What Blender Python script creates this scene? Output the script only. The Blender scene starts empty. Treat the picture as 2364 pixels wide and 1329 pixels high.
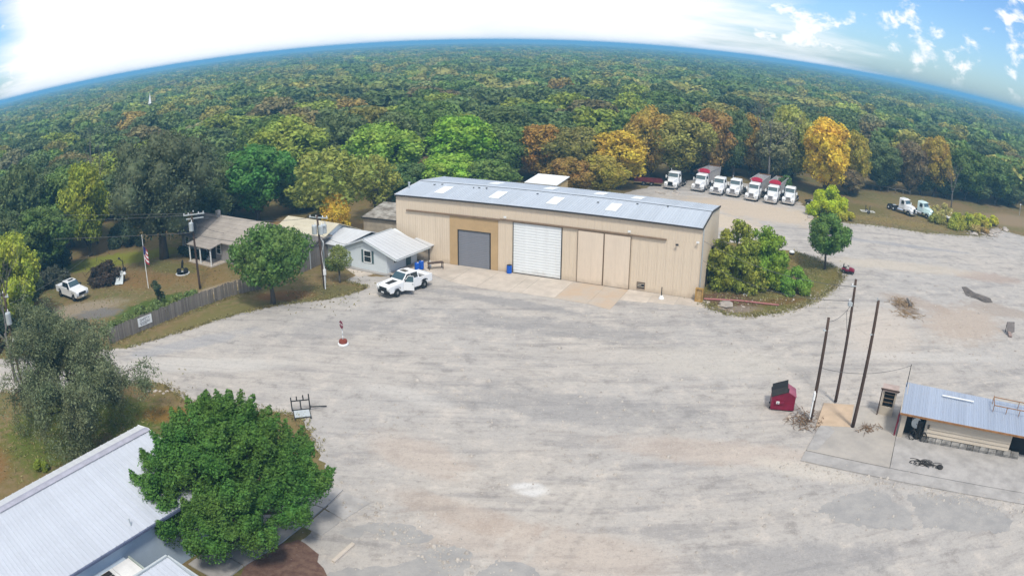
import bpy, bmesh, math, random
import numpy as np
from mathutils import Vector, Matrix, Euler

R = math.radians
random.seed(7)
scene = bpy.context.scene
COL = scene.collection

# ------------------------------------------------------------------ camera (wide drone lens with barrel curvature)
cam_d = bpy.data.cameras.new('camera')
cam_o = bpy.data.objects.new('camera', cam_d)
COL.objects.link(cam_o)
CAM_H = 26.0
rot = Matrix.Rotation(R(90 - 18.612), 3, 'X') @ Matrix.Rotation(R(0.517), 3, 'Z')
cam_o.matrix_world = Matrix.Translation((0, 0, CAM_H)) @ rot.to_4x4()
cam_d.sensor_width = 36.0
cam_d.lens = 20.0
cam_d.clip_start = 0.1
cam_d.clip_end = 60000
cam_d.type = 'PANO'
cc = cam_d
cc.panorama_type = 'FISHEYE_LENS_POLYNOMIAL'
cc.fisheye_fov = R(180)
_s = 2.364 / 36.0
cc.fisheye_polynomial_k0 = 0.0
cc.fisheye_polynomial_k1 = -0.5526 * _s
cc.fisheye_polynomial_k2 = 0.0
cc.fisheye_polynomial_k3 = -0.04786 * _s ** 3
cc.fisheye_polynomial_k4 = 0.0
scene.camera = cam_o

# ------------------------------------------------------------------ sky, sun, exposure
SUN_ELEV, SUN_AZ = 56.0, 168.0            # degrees; azimuth clockwise from +Y: behind the drone, a little to its right
world = bpy.data.worlds.new('World')
scene.world = world
world.use_nodes = True
wn, wl = world.node_tree.nodes, world.node_tree.links
wn.clear()


def N(nt, typ, **kw):
    n = nt.nodes.new(typ)
    for k, v in kw.items():
        if k.startswith('in_'):
            n.inputs[int(k[3:])].default_value = v
        else:
            setattr(n, k, v)
    return n


def mathn(nt, op, a, b=None, c=None, clamp=False):
    n = nt.nodes.new('ShaderNodeMath')
    n.operation = op
    n.use_clamp = clamp
    for i, x in enumerate((a, b, c)):
        if x is None:
            continue
        if isinstance(x, (int, float)):
            n.inputs[i].default_value = x
        else:
            nt.links.new(x, n.inputs[i])
    return n.outputs[0]


def mixc(nt, fac, a, b, blend='MIX'):
    n = nt.nodes.new('ShaderNodeMix')
    n.data_type = 'RGBA'
    n.blend_type = blend
    n.clamp_factor = True
    for i, x in ((0, fac), (6, a), (7, b)):
        if isinstance(x, (int, float)):
            n.inputs[i].default_value = x
        elif isinstance(x, (tuple, list)):
            n.inputs[i].default_value = (*x[:3], 1)
        else:
            nt.links.new(x, n.inputs[i])
    return n.outputs[2]


def smooth(nt, x, lo, hi):
    n = nt.nodes.new('ShaderNodeMapRange')
    n.interpolation_type = 'SMOOTHSTEP'
    nt.links.new(x, n.inputs[0])
    n.inputs[1].default_value = lo
    n.inputs[2].default_value = hi
    return n.outputs[0]


def noise(nt, vec, scale, detail=4, rough=0.55, dist=0.0):
    n = nt.nodes.new('ShaderNodeTexNoise')
    n.inputs['Scale'].default_value = scale
    n.inputs['Detail'].default_value = detail
    n.inputs['Roughness'].default_value = rough
    n.inputs['Distortion'].default_value = dist
    if vec is not None:
        nt.links.new(vec, n.inputs['Vector'])
    return n.outputs['Fac']


wt = world.node_tree
sky = N(wt, 'ShaderNodeTexSky', sky_type='NISHITA', sun_disc=False)
sky.sun_elevation = R(SUN_ELEV)
sky.sun_rotation = R(SUN_AZ)
sky.altitude = 0
sky.air_density = 1.0
sky.dust_density = 0.6
sky.ozone_density = 2.0
geo = N(wt, 'ShaderNodeTexCoord')
sep = N(wt, 'ShaderNodeSeparateXYZ')
wl.new(geo.outputs['Generated'], sep.inputs[0])
X, Y, Z = sep.outputs
zz = mathn(wt, 'ADD', mathn(wt, 'MAXIMUM', Z, 0.0), 0.10)
comb = N(wt, 'ShaderNodeCombineXYZ')
wl.new(mathn(wt, 'DIVIDE', X, zz), comb.inputs[0])
wl.new(mathn(wt, 'DIVIDE', Y, zz), comb.inputs[1])
big = noise(wt, comb.outputs[0], 0.35, 7, 0.55)
# the cloud bank covers the west half of the sky and breaks up towards the east
bank = mathn(wt, 'MULTIPLY_ADD', X, -2.4, 1.04)
bank = mathn(wt, 'SUBTRACT', bank, mathn(wt, 'MULTIPLY', mathn(wt, 'MAXIMUM', mathn(wt, 'SUBTRACT', mathn(wt, 'MULTIPLY', X, -1.0), 0.485), 0.0), 13.0))
bank = mathn(wt, 'ADD', bank, mathn(wt, 'MULTIPLY_ADD', big, 1.9, -0.95))
bank = smooth(wt, bank, -0.05, 0.50)
# cumulus: puffs, smaller towards the horizon
mp = N(wt, 'ShaderNodeMapping')
mp.inputs['Scale'].default_value = (22, 22, 32)
mp.inputs['Location'].default_value = (1.9, 3.1, 0.55)
wl.new(geo.outputs['Generated'], mp.inputs['Vector'])
n1 = noise(wt, mp.outputs[0], 1.0, 5, 0.58, 0.25)
cum = mathn(wt, 'MULTIPLY', smooth(wt, n1, 0.51, 0.66), 0.92)
cum = mathn(wt, 'MULTIPLY', cum, smooth(wt, Z, 0.004, 0.03))
mask = mathn(wt, 'MAXIMUM', bank, cum)
# cloud tone: white with soft grey hollows
mp2 = N(wt, 'ShaderNodeMapping')
mp2.inputs['Scale'].default_value = (7, 7, 30)
wl.new(geo.outputs['Generated'], mp2.inputs['Vector'])
tone = smooth(wt, noise(wt, mp2.outputs[0], 1.0, 6, 0.6), 0.30, 0.62)
ccol = mixc(wt, tone, (0.90, 0.93, 0.97), (1.0, 1.0, 1.0))
bg1 = N(wt, 'ShaderNodeBackground')
wl.new(mixc(wt, 1.0, sky.outputs[0], (0.64, 0.86, 1.14), 'MULTIPLY'), bg1.inputs[0])
bg1.inputs[1].default_value = 0.13
bg2 = N(wt, 'ShaderNodeBackground')
wl.new(ccol, bg2.inputs[0])
bg2.inputs[1].default_value = 1.08
mx = N(wt, 'ShaderNodeMixShader')
wl.new(mask, mx.inputs[0])
wl.new(bg1.outputs[0], mx.inputs[1])
wl.new(bg2.outputs[0], mx.inputs[2])
wo = N(wt, 'ShaderNodeOutputWorld')
wl.new(mx.outputs[0], wo.inputs[0])

sun_d = bpy.data.lights.new('sun', 'SUN')
sun_d.energy = 2.9
sun_d.angle = R(9)
sun_d.color = (1.0, 0.95, 0.86)
sun_o = bpy.data.objects.new('sun', sun_d)
COL.objects.link(sun_o)
_e, _a = R(SUN_ELEV), R(SUN_AZ)
_d = Vector((math.sin(_a) * math.cos(_e), math.cos(_a) * math.cos(_e), math.sin(_e)))   # towards the sun
sun_o.rotation_euler = _d.to_track_quat('Z', 'Y').to_euler()
sun_o.location = (0, -40, 120)

vs = scene.view_settings
vs.view_transform = 'Standard'
vs.look = 'None'
vs.gamma = 1.0
vs.use_curve_mapping = False
vs.exposure = 0.12
scene.cycles.use_denoising = True
scene.cycles.max_bounces = 4
scene.cycles.diffuse_bounces = 2
scene.cycles.glossy_bounces = 2
scene.cycles.transmission_bounces = 3
scene.cycles.volume_bounces = 0
scene.cycles.transparent_max_bounces = 6
scene.cycles.sample_clamp_indirect = 4.0

# ------------------------------------------------------------------ helpers


def tag(o, label=None, cat=None, group=None, kind=None):
    if label:
        o['label'] = label
    if cat:
        o['category'] = cat
    if group:
        o['group'] = group
    if kind:
        o['kind'] = kind
    return o


def empty(name, loc=(0, 0, 0), rz=0.0, label=None, cat=None, group=None):
    o = bpy.data.objects.new(name, None)
    COL.objects.link(o)
    o.location = loc
    o.rotation_euler = (0, 0, R(rz))
    o.empty_display_size = 0.2
    return tag(o, label, cat, group)


def link(name, me, parent=None, loc=None, rz=None):
    o = bpy.data.objects.new(name, me)
    COL.objects.link(o)
    if parent is not None:
        o.parent = parent
    if loc is not None:
        o.location = loc
    if rz is not None:
        o.rotation_euler = (0, 0, rz)
    return o


class MB:
    def __init__(s):
        s.v, s.f = [], []

    def add(s, vs_, fs):
        b = len(s.v)
        s.v += [tuple(p) for p in vs_]
        s.f += [tuple(b + i for i in f) for f in fs]
        return s

    def box(s, x0, x1, y0, y1, z0, z1):
        return s.add([(x, y, z) for z in (z0, z1) for (x, y) in ((x0, y0), (x1, y0), (x1, y1), (x0, y1))],
                     [(3, 2, 1, 0), (4, 5, 6, 7), (0, 1, 5, 4), (1, 2, 6, 5), (2, 3, 7, 6), (3, 0, 4, 7)])

    def obox(s, c, size, m):
        hx, hy, hz = [k / 2 for k in size]
        pts = [Vector(c) + m @ Vector((x, y, z)) for z in (-hz, hz) for (x, y) in ((-hx, -hy), (hx, -hy), (hx, hy), (-hx, hy))]
        return s.add(pts, [(3, 2, 1, 0), (4, 5, 6, 7), (0, 1, 5, 4), (1, 2, 6, 5), (2, 3, 7, 6), (3, 0, 4, 7)])

    def extr(s, pts, vec):
        n = len(pts)
        a = [Vector(p) for p in pts]
        b = [p + Vector(vec) for p in a]
        return s.add(a + b, [tuple(range(n - 1, -1, -1)), tuple(range(n, 2 * n))] +
                     [(i, (i + 1) % n, n + (i + 1) % n, n + i) for i in range(n)])

    def loft(s, secs, cap=True):
        n = len(secs[0])
        vs_ = [p for sec in secs for p in sec]
        fs = []
        for k in range(len(secs) - 1):
            for i in range(n):
                j = (i + 1) % n
                fs.append((k * n + i, k * n + j, (k + 1) * n + j, (k + 1) * n + i))
        if cap:
            fs.append(tuple(range(n - 1, -1, -1)))
            fs.append(tuple(range((len(secs) - 1) * n, len(secs) * n)))
        return s.add(vs_, fs)

    def tube(s, pts, rad, n=6, cap=True):
        pts = [Vector(p) for p in pts]
        if isinstance(rad, (int, float)):
            rad = [rad] * len(pts)
        secs = []
        for i, p in enumerate(pts):
            t = (pts[min(i + 1, len(pts) - 1)] - pts[max(i - 1, 0)]).normalized()
            a = t.cross(Vector((0, 0, 1)) if abs(t.z) < 0.9 else Vector((1, 0, 0))).normalized()
            b = t.cross(a).normalized()
            secs.append([p + (a * math.cos(2 * math.pi * k / n) + b * math.sin(2 * math.pi * k / n)) * rad[i] for k in range(n)])
        return s.loft(secs, cap)

    def lathe(s, prof, c=(0, 0, 0), n=14, axis='Z'):
        secs = []
        for r, h in prof:
            ring = []
            for k in range(n):
                a = 2 * math.pi * k / n
                q = (r * math.cos(a), r * math.sin(a), h)
                if axis == 'Y':
                    q = (q[0], q[2], q[1])
                elif axis == 'X':
                    q = (q[2], q[0], q[1])
                ring.append((q[0] + c[0], q[1] + c[1], q[2] + c[2]))
            secs.append(ring)
        return s.loft(secs)

    def mesh(s, name, mat, smooth=False):
        me = bpy.data.meshes.new(name)
        me.from_pydata([tuple(p) for p in s.v], [], s.f)
        bm = bmesh.new()
        bm.from_mesh(me)
        bmesh.ops.recalc_face_normals(bm, faces=bm.faces)
        bm.to_mesh(me)
        bm.free()
        if mat:
            me.materials.append(mat)
        if smooth:
            me.polygons.foreach_set('use_smooth', [True] * len(me.polygons))
        me.update()
        return me

    def build(s, name, mat, parent=None, loc=None, rz=None, smooth=False, bevel=0.0):
        o = link(name, s.mesh(name, mat, smooth), parent, loc, rz)
        if bevel:
            m = o.modifiers.new('bevel', 'BEVEL')
            m.width = bevel
            m.segments = 2
            m.limit_method = 'ANGLE'
        return o


def np_mesh(name, V, Q, mat):
    """quads only, from numpy arrays"""
    me = bpy.data.meshes.new(name)
    me.vertices.add(len(V))
    me.vertices.foreach_set('co', np.ascontiguousarray(V, dtype=np.float32).ravel())
    me.loops.add(Q.size)
    me.loops.foreach_set('vertex_index', np.ascontiguousarray(Q, dtype=np.int32).ravel())
    me.polygons.add(len(Q))
    me.polygons.foreach_set('loop_start', np.arange(0, Q.size, 4, dtype=np.int32))
    me.polygons.foreach_set('loop_total', np.full(len(Q), 4, dtype=np.int32))
    me.update(calc_edges=True)
    if mat:
        me.materials.append(mat)
    return me


MATS = {}


def mat(name, col, rough=0.8, metal=0.0, var=0.18, scale=1.5, col2=None, bump=0.0, spec=0.3, coord='Object', streak=None, island=0.0):
    """procedural Principled material: two-scale noise between col and col2 (or darker/lighter col), optional relief"""
    if name in MATS:
        return MATS[name]
    m = bpy.data.materials.new(name)
    m.use_nodes = True
    nt = m.node_tree
    b = nt.nodes['Principled BSDF']
    tc = N(nt, 'ShaderNodeTexCoord')
    vec = tc.outputs['Object' if coord == 'Position' else coord]
    if coord == 'Position':
        vec = N(nt, 'ShaderNodeNewGeometry').outputs['Position']
    if streak:
        mp_ = N(nt, 'ShaderNodeMapping')
        mp_.inputs['Scale'].default_value = streak
        nt.links.new(vec, mp_.inputs[0])
        vec = mp_.outputs[0]
    f = noise(nt, vec, scale, 6, 0.65)
    f = smooth(nt, f, 0.28, 0.72)
    c1 = tuple(c * (1 - var) for c in col)
    c2 = col2 if col2 else tuple(min(1, c * (1 + var)) for c in col)
    c = mixc(nt, f, c1 if not col2 else col, c2)
    f2 = noise(nt, vec, scale * 9, 3, 0.6)
    c = mixc(nt, mathn(nt, 'MULTIPLY_ADD', f2, 0.5, -0.1), c, tuple(x * 0.7 for x in col))
    if island:
        g = N(nt, 'ShaderNodeNewGeometry')
        oi = N(nt, 'ShaderNodeObjectInfo')
        hs = N(nt, 'ShaderNodeHueSaturation')
        nt.links.new(mathn(nt, 'MULTIPLY_ADD', oi.outputs['Random'], 2 * island, 1 - island), hs.inputs['Value'])
        nt.links.new(c, hs.inputs['Color'])
        c = hs.outputs[0]
    nt.links.new(c, b.inputs['Base Color'])
    b.inputs['Roughness'].default_value = rough
    b.inputs['Metallic'].default_value = metal
    b.inputs['Specular IOR Level'].default_value = spec
    if bump:
        bp = N(nt, 'ShaderNodeBump')
        bp.inputs['Strength'].default_value = bump
        bp.inputs['Distance'].default_value = 0.05
        nt.links.new(f2, bp.inputs['Height'])
        nt.links.new(bp.outputs[0], b.inputs['Normal'])
    MATS[name] = m
    return m


def stain(m, dark, zlo, zhi, amt):
    """vertical water streaks and splash dirt with ragged top edge, on top of an existing material"""
    nt = m.node_tree
    b_ = nt.nodes['Principled BSDF']
    src_ = b_.inputs['Base Color'].links[0].from_socket
    g_ = N(nt, 'ShaderNodeNewGeometry')
    sp_ = N(nt, 'ShaderNodeSeparateXYZ')
    nt.links.new(g_.outputs['Position'], sp_.inputs[0])
    mp_ = N(nt, 'ShaderNodeMapping')
    mp_.inputs['Scale'].default_value = (1.6, 1.6, 0.10)
    nt.links.new(g_.outputs['Position'], mp_.inputs[0])
    st1 = smooth(nt, noise(nt, mp_.outputs[0], 1.4, 6, 0.7), 0.52, 0.78)
    nz_ = noise(nt, g_.outputs['Position'], 1.1, 5, 0.7)
    low = smooth(nt, mathn(nt, 'ADD', sp_.outputs[2], mathn(nt, 'MULTIPLY', nz_, -1.6)), zhi, zlo)
    f = mathn(nt, 'MAXIMUM', mathn(nt, 'MULTIPLY', st1, 0.55), low)
    nt.links.new(mixc(nt, mathn(nt, 'MULTIPLY', f, amt), src_, dark), b_.inputs['Base Color'])


M_BEIGE = mat('beige_siding', (0.70, 0.580, 0.440), 0.55, var=0.05, scale=0.5, streak=(1, 1, 0.15), spec=0.4)
M_BEIGE_L = mat('beige_door', (0.73, 0.61, 0.48), 0.55, var=0.05, scale=0.4, streak=(1, 1, 0.2))
stain(M_BEIGE, (0.36, 0.28, 0.20), -0.9, 0.0, 0.45)
stain(M_BEIGE_L, (0.36, 0.29, 0.21), -0.9, 0.0, 0.5)
M_TAN = mat('tan_infill', (0.50, 0.345, 0.18), 0.6, var=0.08, scale=0.5)
M_GALV = mat('galvalume_roof', (0.52, 0.57, 0.63), 0.42, metal=0.3, var=0.10, scale=0.35, streak=(1, 0.3, 1), island=0.05)
M_WROOF = mat('white_roof_sheet', (0.58, 0.59, 0.60), 0.45, metal=0.1, var=0.05, scale=0.4, island=0.02)
M_BROOF = mat('bluish_roof_sheet', (0.50, 0.53, 0.585), 0.5, metal=0.1, var=0.06, scale=0.4, island=0.025)
M_WHITE = mat('white_paint', (0.80, 0.81, 0.80), 0.5, var=0.05)
M_WHITED = mat('white_roller', (0.80, 0.82, 0.82), 0.45, var=0.06, scale=1.0, streak=(1, 1, 3))
M_GREYD = mat('grey_roller', (0.23, 0.235, 0.26), 0.5, var=0.05)
stain(M_WHITED, (0.50, 0.46, 0.40), -0.9, -0.1, 0.5)
M_DARK = mat('dark_trim', (0.05, 0.045, 0.04), 0.6)
M_BLACK = mat('black_void', (0.012, 0.012, 0.013), 0.7)
M_BROWNT = mat('brown_track', (0.20, 0.14, 0.09), 0.6)
stain(M_GALV, (0.34, 0.345, 0.35), -60, -59, 0.5)
stain(M_BROOF, (0.36, 0.36, 0.37), -60, -59, 0.45)
M_SKYL = mat('skylight_sheet', (0.82, 0.84, 0.84), 0.35, var=0.04)
M_GLASS = mat('dark_glass', (0.02, 0.03, 0.035), 0.08, var=0.1, spec=0.8)
M_WSCREEN = mat('windscreen', (0.06, 0.10, 0.11), 0.06, var=0.1, spec=1.0)
M_CARW = mat('car_white', (0.80, 0.81, 0.82), 0.22, var=0.02, spec=0.6)
M_CHROME = mat('chrome', (0.75, 0.76, 0.78), 0.22, metal=0.9, var=0.05)
M_TYRE = mat('tyre', (0.02, 0.02, 0.021), 0.85)
M_RIM = mat('rim', (0.30, 0.31, 0.32), 0.35, metal=0.7)
M_CHASSIS = mat('chassis', (0.025, 0.024, 0.023), 0.7)
M_RED = mat('red_paint', (0.20, 0.010, 0.035), 0.45, var=0.2, scale=1.2)
M_TARP = mat('red_tarp', (0.42, 0.015, 0.05), 0.6, var=0.15)
M_ALU = mat('aluminium', (0.62, 0.60, 0.60), 0.4, metal=0.5, var=0.15, scale=1.0)
M_CARGO = mat('trailer_inside', (0.30, 0.26, 0.24), 0.8, var=0.3, scale=0.8)
M_POLE = mat('creosote_pole', (0.085, 0.055, 0.04), 0.9, var=0.35, scale=1.2, streak=(3, 3, 0.25), bump=0.4)
M_GREYMETAL = mat('grey_metal', (0.52, 0.56, 0.57), 0.45, metal=0.3, var=0.06)
M_WIRE = mat('wire', (0.10, 0.10, 0.10), 0.6)
M_PLANK = mat('weathered_plank', (0.21, 0.185, 0.16), 0.9, var=0.30, scale=1.6, streak=(2, 2, 0.3), bump=0.3, island=0.22)
M_CONC = mat('concrete', (0.51, 0.445, 0.375), 0.9, var=0.16, scale=0.5, bump=0.15, coord='Position', island=0.06)
M_CONC_W = mat('worn_concrete', (0.44, 0.40, 0.352), 0.92, col2=(0.33, 0.305, 0.275), scale=0.45, bump=0.2, coord='Position', island=0.05)
M_CONC_T = mat('stained_concrete', (0.46, 0.41, 0.35), 0.9, col2=(0.50, 0.37, 0.255), scale=0.35, bump=0.15, coord='Position')
M_CONC_D = mat('grey_concrete', (0.36, 0.34, 0.32), 0.9, var=0.2, scale=0.7, bump=0.15, coord='Position', island=0.05)
M_MULCH = mat('mulch', (0.12, 0.065, 0.05), 1.0, col2=(0.22, 0.14, 0.10), scale=2.5, bump=1.0, coord='Position')
M_ASPH = mat('old_asphalt', (0.285, 0.275, 0.265), 0.95, col2=(0.38, 0.36, 0.335), scale=0.8, bump=0.3, coord='Position')
M_BARK = mat('bark', (0.10, 0.08, 0.06), 0.95, var=0.3, scale=1.5, streak=(3, 3, 0.6), bump=0.4)
M_BARKG = mat('grey_bark', (0.17, 0.155, 0.14), 0.95, var=0.3, scale=1.5, streak=(3, 3, 0.6))
M_SHINGLE = mat('tan_shingle', (0.36, 0.32, 0.28), 0.9, var=0.14, scale=0.8, bump=0.2, island=0.05)
M_SHINGLEG = mat('grey_shingle', (0.17, 0.155, 0.145), 0.9, var=0.22, scale=0.8, bump=0.2, island=0.06)
M_CREAM = mat('cream_roof', (0.55, 0.50, 0.38), 0.7, var=0.1, scale=0.6)
M_BRICKW = mat('grey_house_wall', (0.30, 0.28, 0.27), 0.85, var=0.15)
M_OFFICE = mat('office_white_wall', (0.68, 0.73, 0.75), 0.7, var=0.04, scale=0.6)
M_SHUT = mat('teal_shutter', (0.08, 0.13, 0.14), 0.6)
M_BLUE = mat('blue_plastic', (0.01, 0.10, 0.50), 0.4, var=0.08)
M_SIDING = mat('cream_board', (0.52, 0.45, 0.36), 0.75, var=0.10, scale=0.8, streak=(0.4, 1, 2), island=0.05)
M_BLUEROOF = mat('blue_grey_roof', (0.40, 0.46, 0.56), 0.42, metal=0.3, col2=(0.50, 0.54, 0.60), scale=0.5, streak=(1.5, 0.25, 1), island=0.06)
stain(M_BLUEROOF, (0.40, 0.33, 0.27), -60, -59, 0.45)
M_RUST = mat('rusty_edge', (0.30, 0.15, 0.06), 0.8, var=0.3, scale=3)
M_STONE = mat('stone_block', (0.38, 0.36, 0.33), 0.95, col2=(0.07, 0.065, 0.06), scale=1.3, bump=0.4, island=0.35)
M_YELLOW = mat('yellow_steel', (0.42, 0.25, 0.07), 0.7, var=0.3, scale=3)
M_ROCK = mat('pale_rock', (0.40, 0.35, 0.30), 0.95, var=0.3, scale=1.5, bump=0.5, island=0.25)
M_BRUSH = mat('dry_brush', (0.20, 0.13, 0.08), 1.0, var=0.4, scale=3, bump=0.5)
M_RUBBER = mat('black_rubber', (0.03, 0.027, 0.024), 0.85, var=0.4, scale=1.5)
M_WALLBLUE = mat('pale_blue_wall', (0.42, 0.50, 0.58), 0.7, var=0.04)
M_FLAGR = mat('flag_red', (0.50, 0.03, 0.05), 0.7)
M_FLAGB = mat('flag_blue', (0.02, 0.03, 0.14), 0.7)
M_INK = mat('sign_ink', (0.02, 0.02, 0.06), 0.7)
M_DECK = mat('white_membrane', (0.66, 0.65, 0.63), 0.8, var=0.14, scale=0.8)

# ------------------------------------------------------------------ ground, lot and pavements


def patches(nt, col, pos, lst, nz):
    for (x, y, rx, ry, ang, c, amt) in lst:
        mp_ = N(nt, 'ShaderNodeMapping')
        mp_.vector_type = 'TEXTURE'
        mp_.inputs['Location'].default_value = (x, y, 0)
        mp_.inputs['Rotation'].default_value = (0, 0, R(ang))
        mp_.inputs['Scale'].default_value = (rx, ry, 1e6)
        nt.links.new(pos, mp_.inputs[0])
        ln = N(nt, 'ShaderNodeVectorMath', operation='LENGTH')
        nt.links.new(mp_.outputs[0], ln.inputs[0])
        d = mathn(nt, 'ADD', ln.outputs['Value'], mathn(nt, 'MULTIPLY_ADD', nz, 1.6, -0.8))
        m_ = mathn(nt, 'MULTIPLY', mathn(nt, 'SUBTRACT', 1.0, smooth(nt, d, 0.55, 1.1)), amt)
        col = mixc(nt, m_, col, c)
    return col


def ground_material():
    m = bpy.data.materials.new('dry_grass_and_leaf_litter')
    m.use_nodes = True
    nt = m.node_tree
    b = nt.nodes['Principled BSDF']
    pos = N(nt, 'ShaderNodeNewGeometry').outputs['Position']
    a = smooth(nt, noise(nt, pos, 0.09, 6, 0.6), 0.36, 0.64)
    f = noise(nt, pos, 1.1, 6, 0.7)
    fine = noise(nt, pos, 6.0, 4, 0.7)
    col = mixc(nt, a, (0.20, 0.140, 0.058), (0.125, 0.130, 0.036))
    col = mixc(nt, smooth(nt, f, 0.35, 0.7), col, (0.23, 0.165, 0.085))
    G, O, T = (0.105, 0.135, 0.025), (0.24, 0.12, 0.045), (0.34, 0.28, 0.21)
    col = patches(nt, col, pos, [
        (-31, 45, 6.5, 3.6, -10, G, 0.95), (-36, 41, 6.5, 8, 20, G, 0.95), (-40.5, 32.5, 4.0, 4.5, 0, O, 0.8), (-26.5, 46, 3, 1.6, 10, (0.22, 0.125, 0.03), 0.9),
        (-40, 70, 6.5, 2.2, 55, (0.07, 0.115, 0.02), 0.95), (-33.0, 76.0, 5, 1.6, 55, T, 0.8), (-46, 79, 7, 4, -15, (0.24, 0.145, 0.055), 0.75), (-38, 81, 7, 4, -25, (0.24, 0.145, 0.055), 0.6), (-43, 84, 6, 2.5, -20, (0.14, 0.145, 0.04), 0.7),
        (-57, 87, 10, 4.5, 25, (0.19, 0.21, 0.03), 1.0), (-51, 90, 8, 3, 25, (0.19, 0.20, 0.03), 0.95), (-50, 68, 8, 3, 30, T, 0.7), (-46, 67, 4, 2, 20, (0.18, 0.17, 0.16), 0.9),
        (-30, 67, 8, 1.6, 48, (0.16, 0.145, 0.05), 0.8), (-24, 74, 4, 2.0, 10, O, 0.8), (-18.5, 76, 3.0, 2.0, 0, (0.14, 0.13, 0.05), 0.8),
        (70, 116, 14, 3.0, -12, (0.23, 0.17, 0.06), 0.9), (62, 125, 12, 6, 0, (0.14, 0.12, 0.035), 0.9), (85, 117, 10, 4, -15, (0.17, 0.14, 0.04), 0.9),
        (112, 128, 16, 7, 15, (0.27, 0.20, 0.12), 0.9), (34, 140, 16, 5, -10, (0.16, 0.125, 0.085), 0.9), (-30, 104, 14, 5, 0, (0.33, 0.21, 0.09), 0.8),
    ], f)
    col = mixc(nt, mathn(nt, 'MULTIPLY', smooth(nt, fine, 0.45, 0.75), 0.45), col, (0.07, 0.055, 0.03))
    nt.links.new(col, b.inputs['Base Color'])
    b.inputs['Roughness'].default_value = 1.0
    b.inputs['Specular IOR Level'].default_value = 0.1
    bp = N(nt, 'ShaderNodeBump')
    bp.inputs['Strength'].default_value = 0.6
    bp.inputs['Distance'].default_value = 0.15
    nt.links.new(fine, bp.inputs['Height'])
    nt.links.new(bp.outputs[0], b.inputs['Normal'])
    return m


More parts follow.
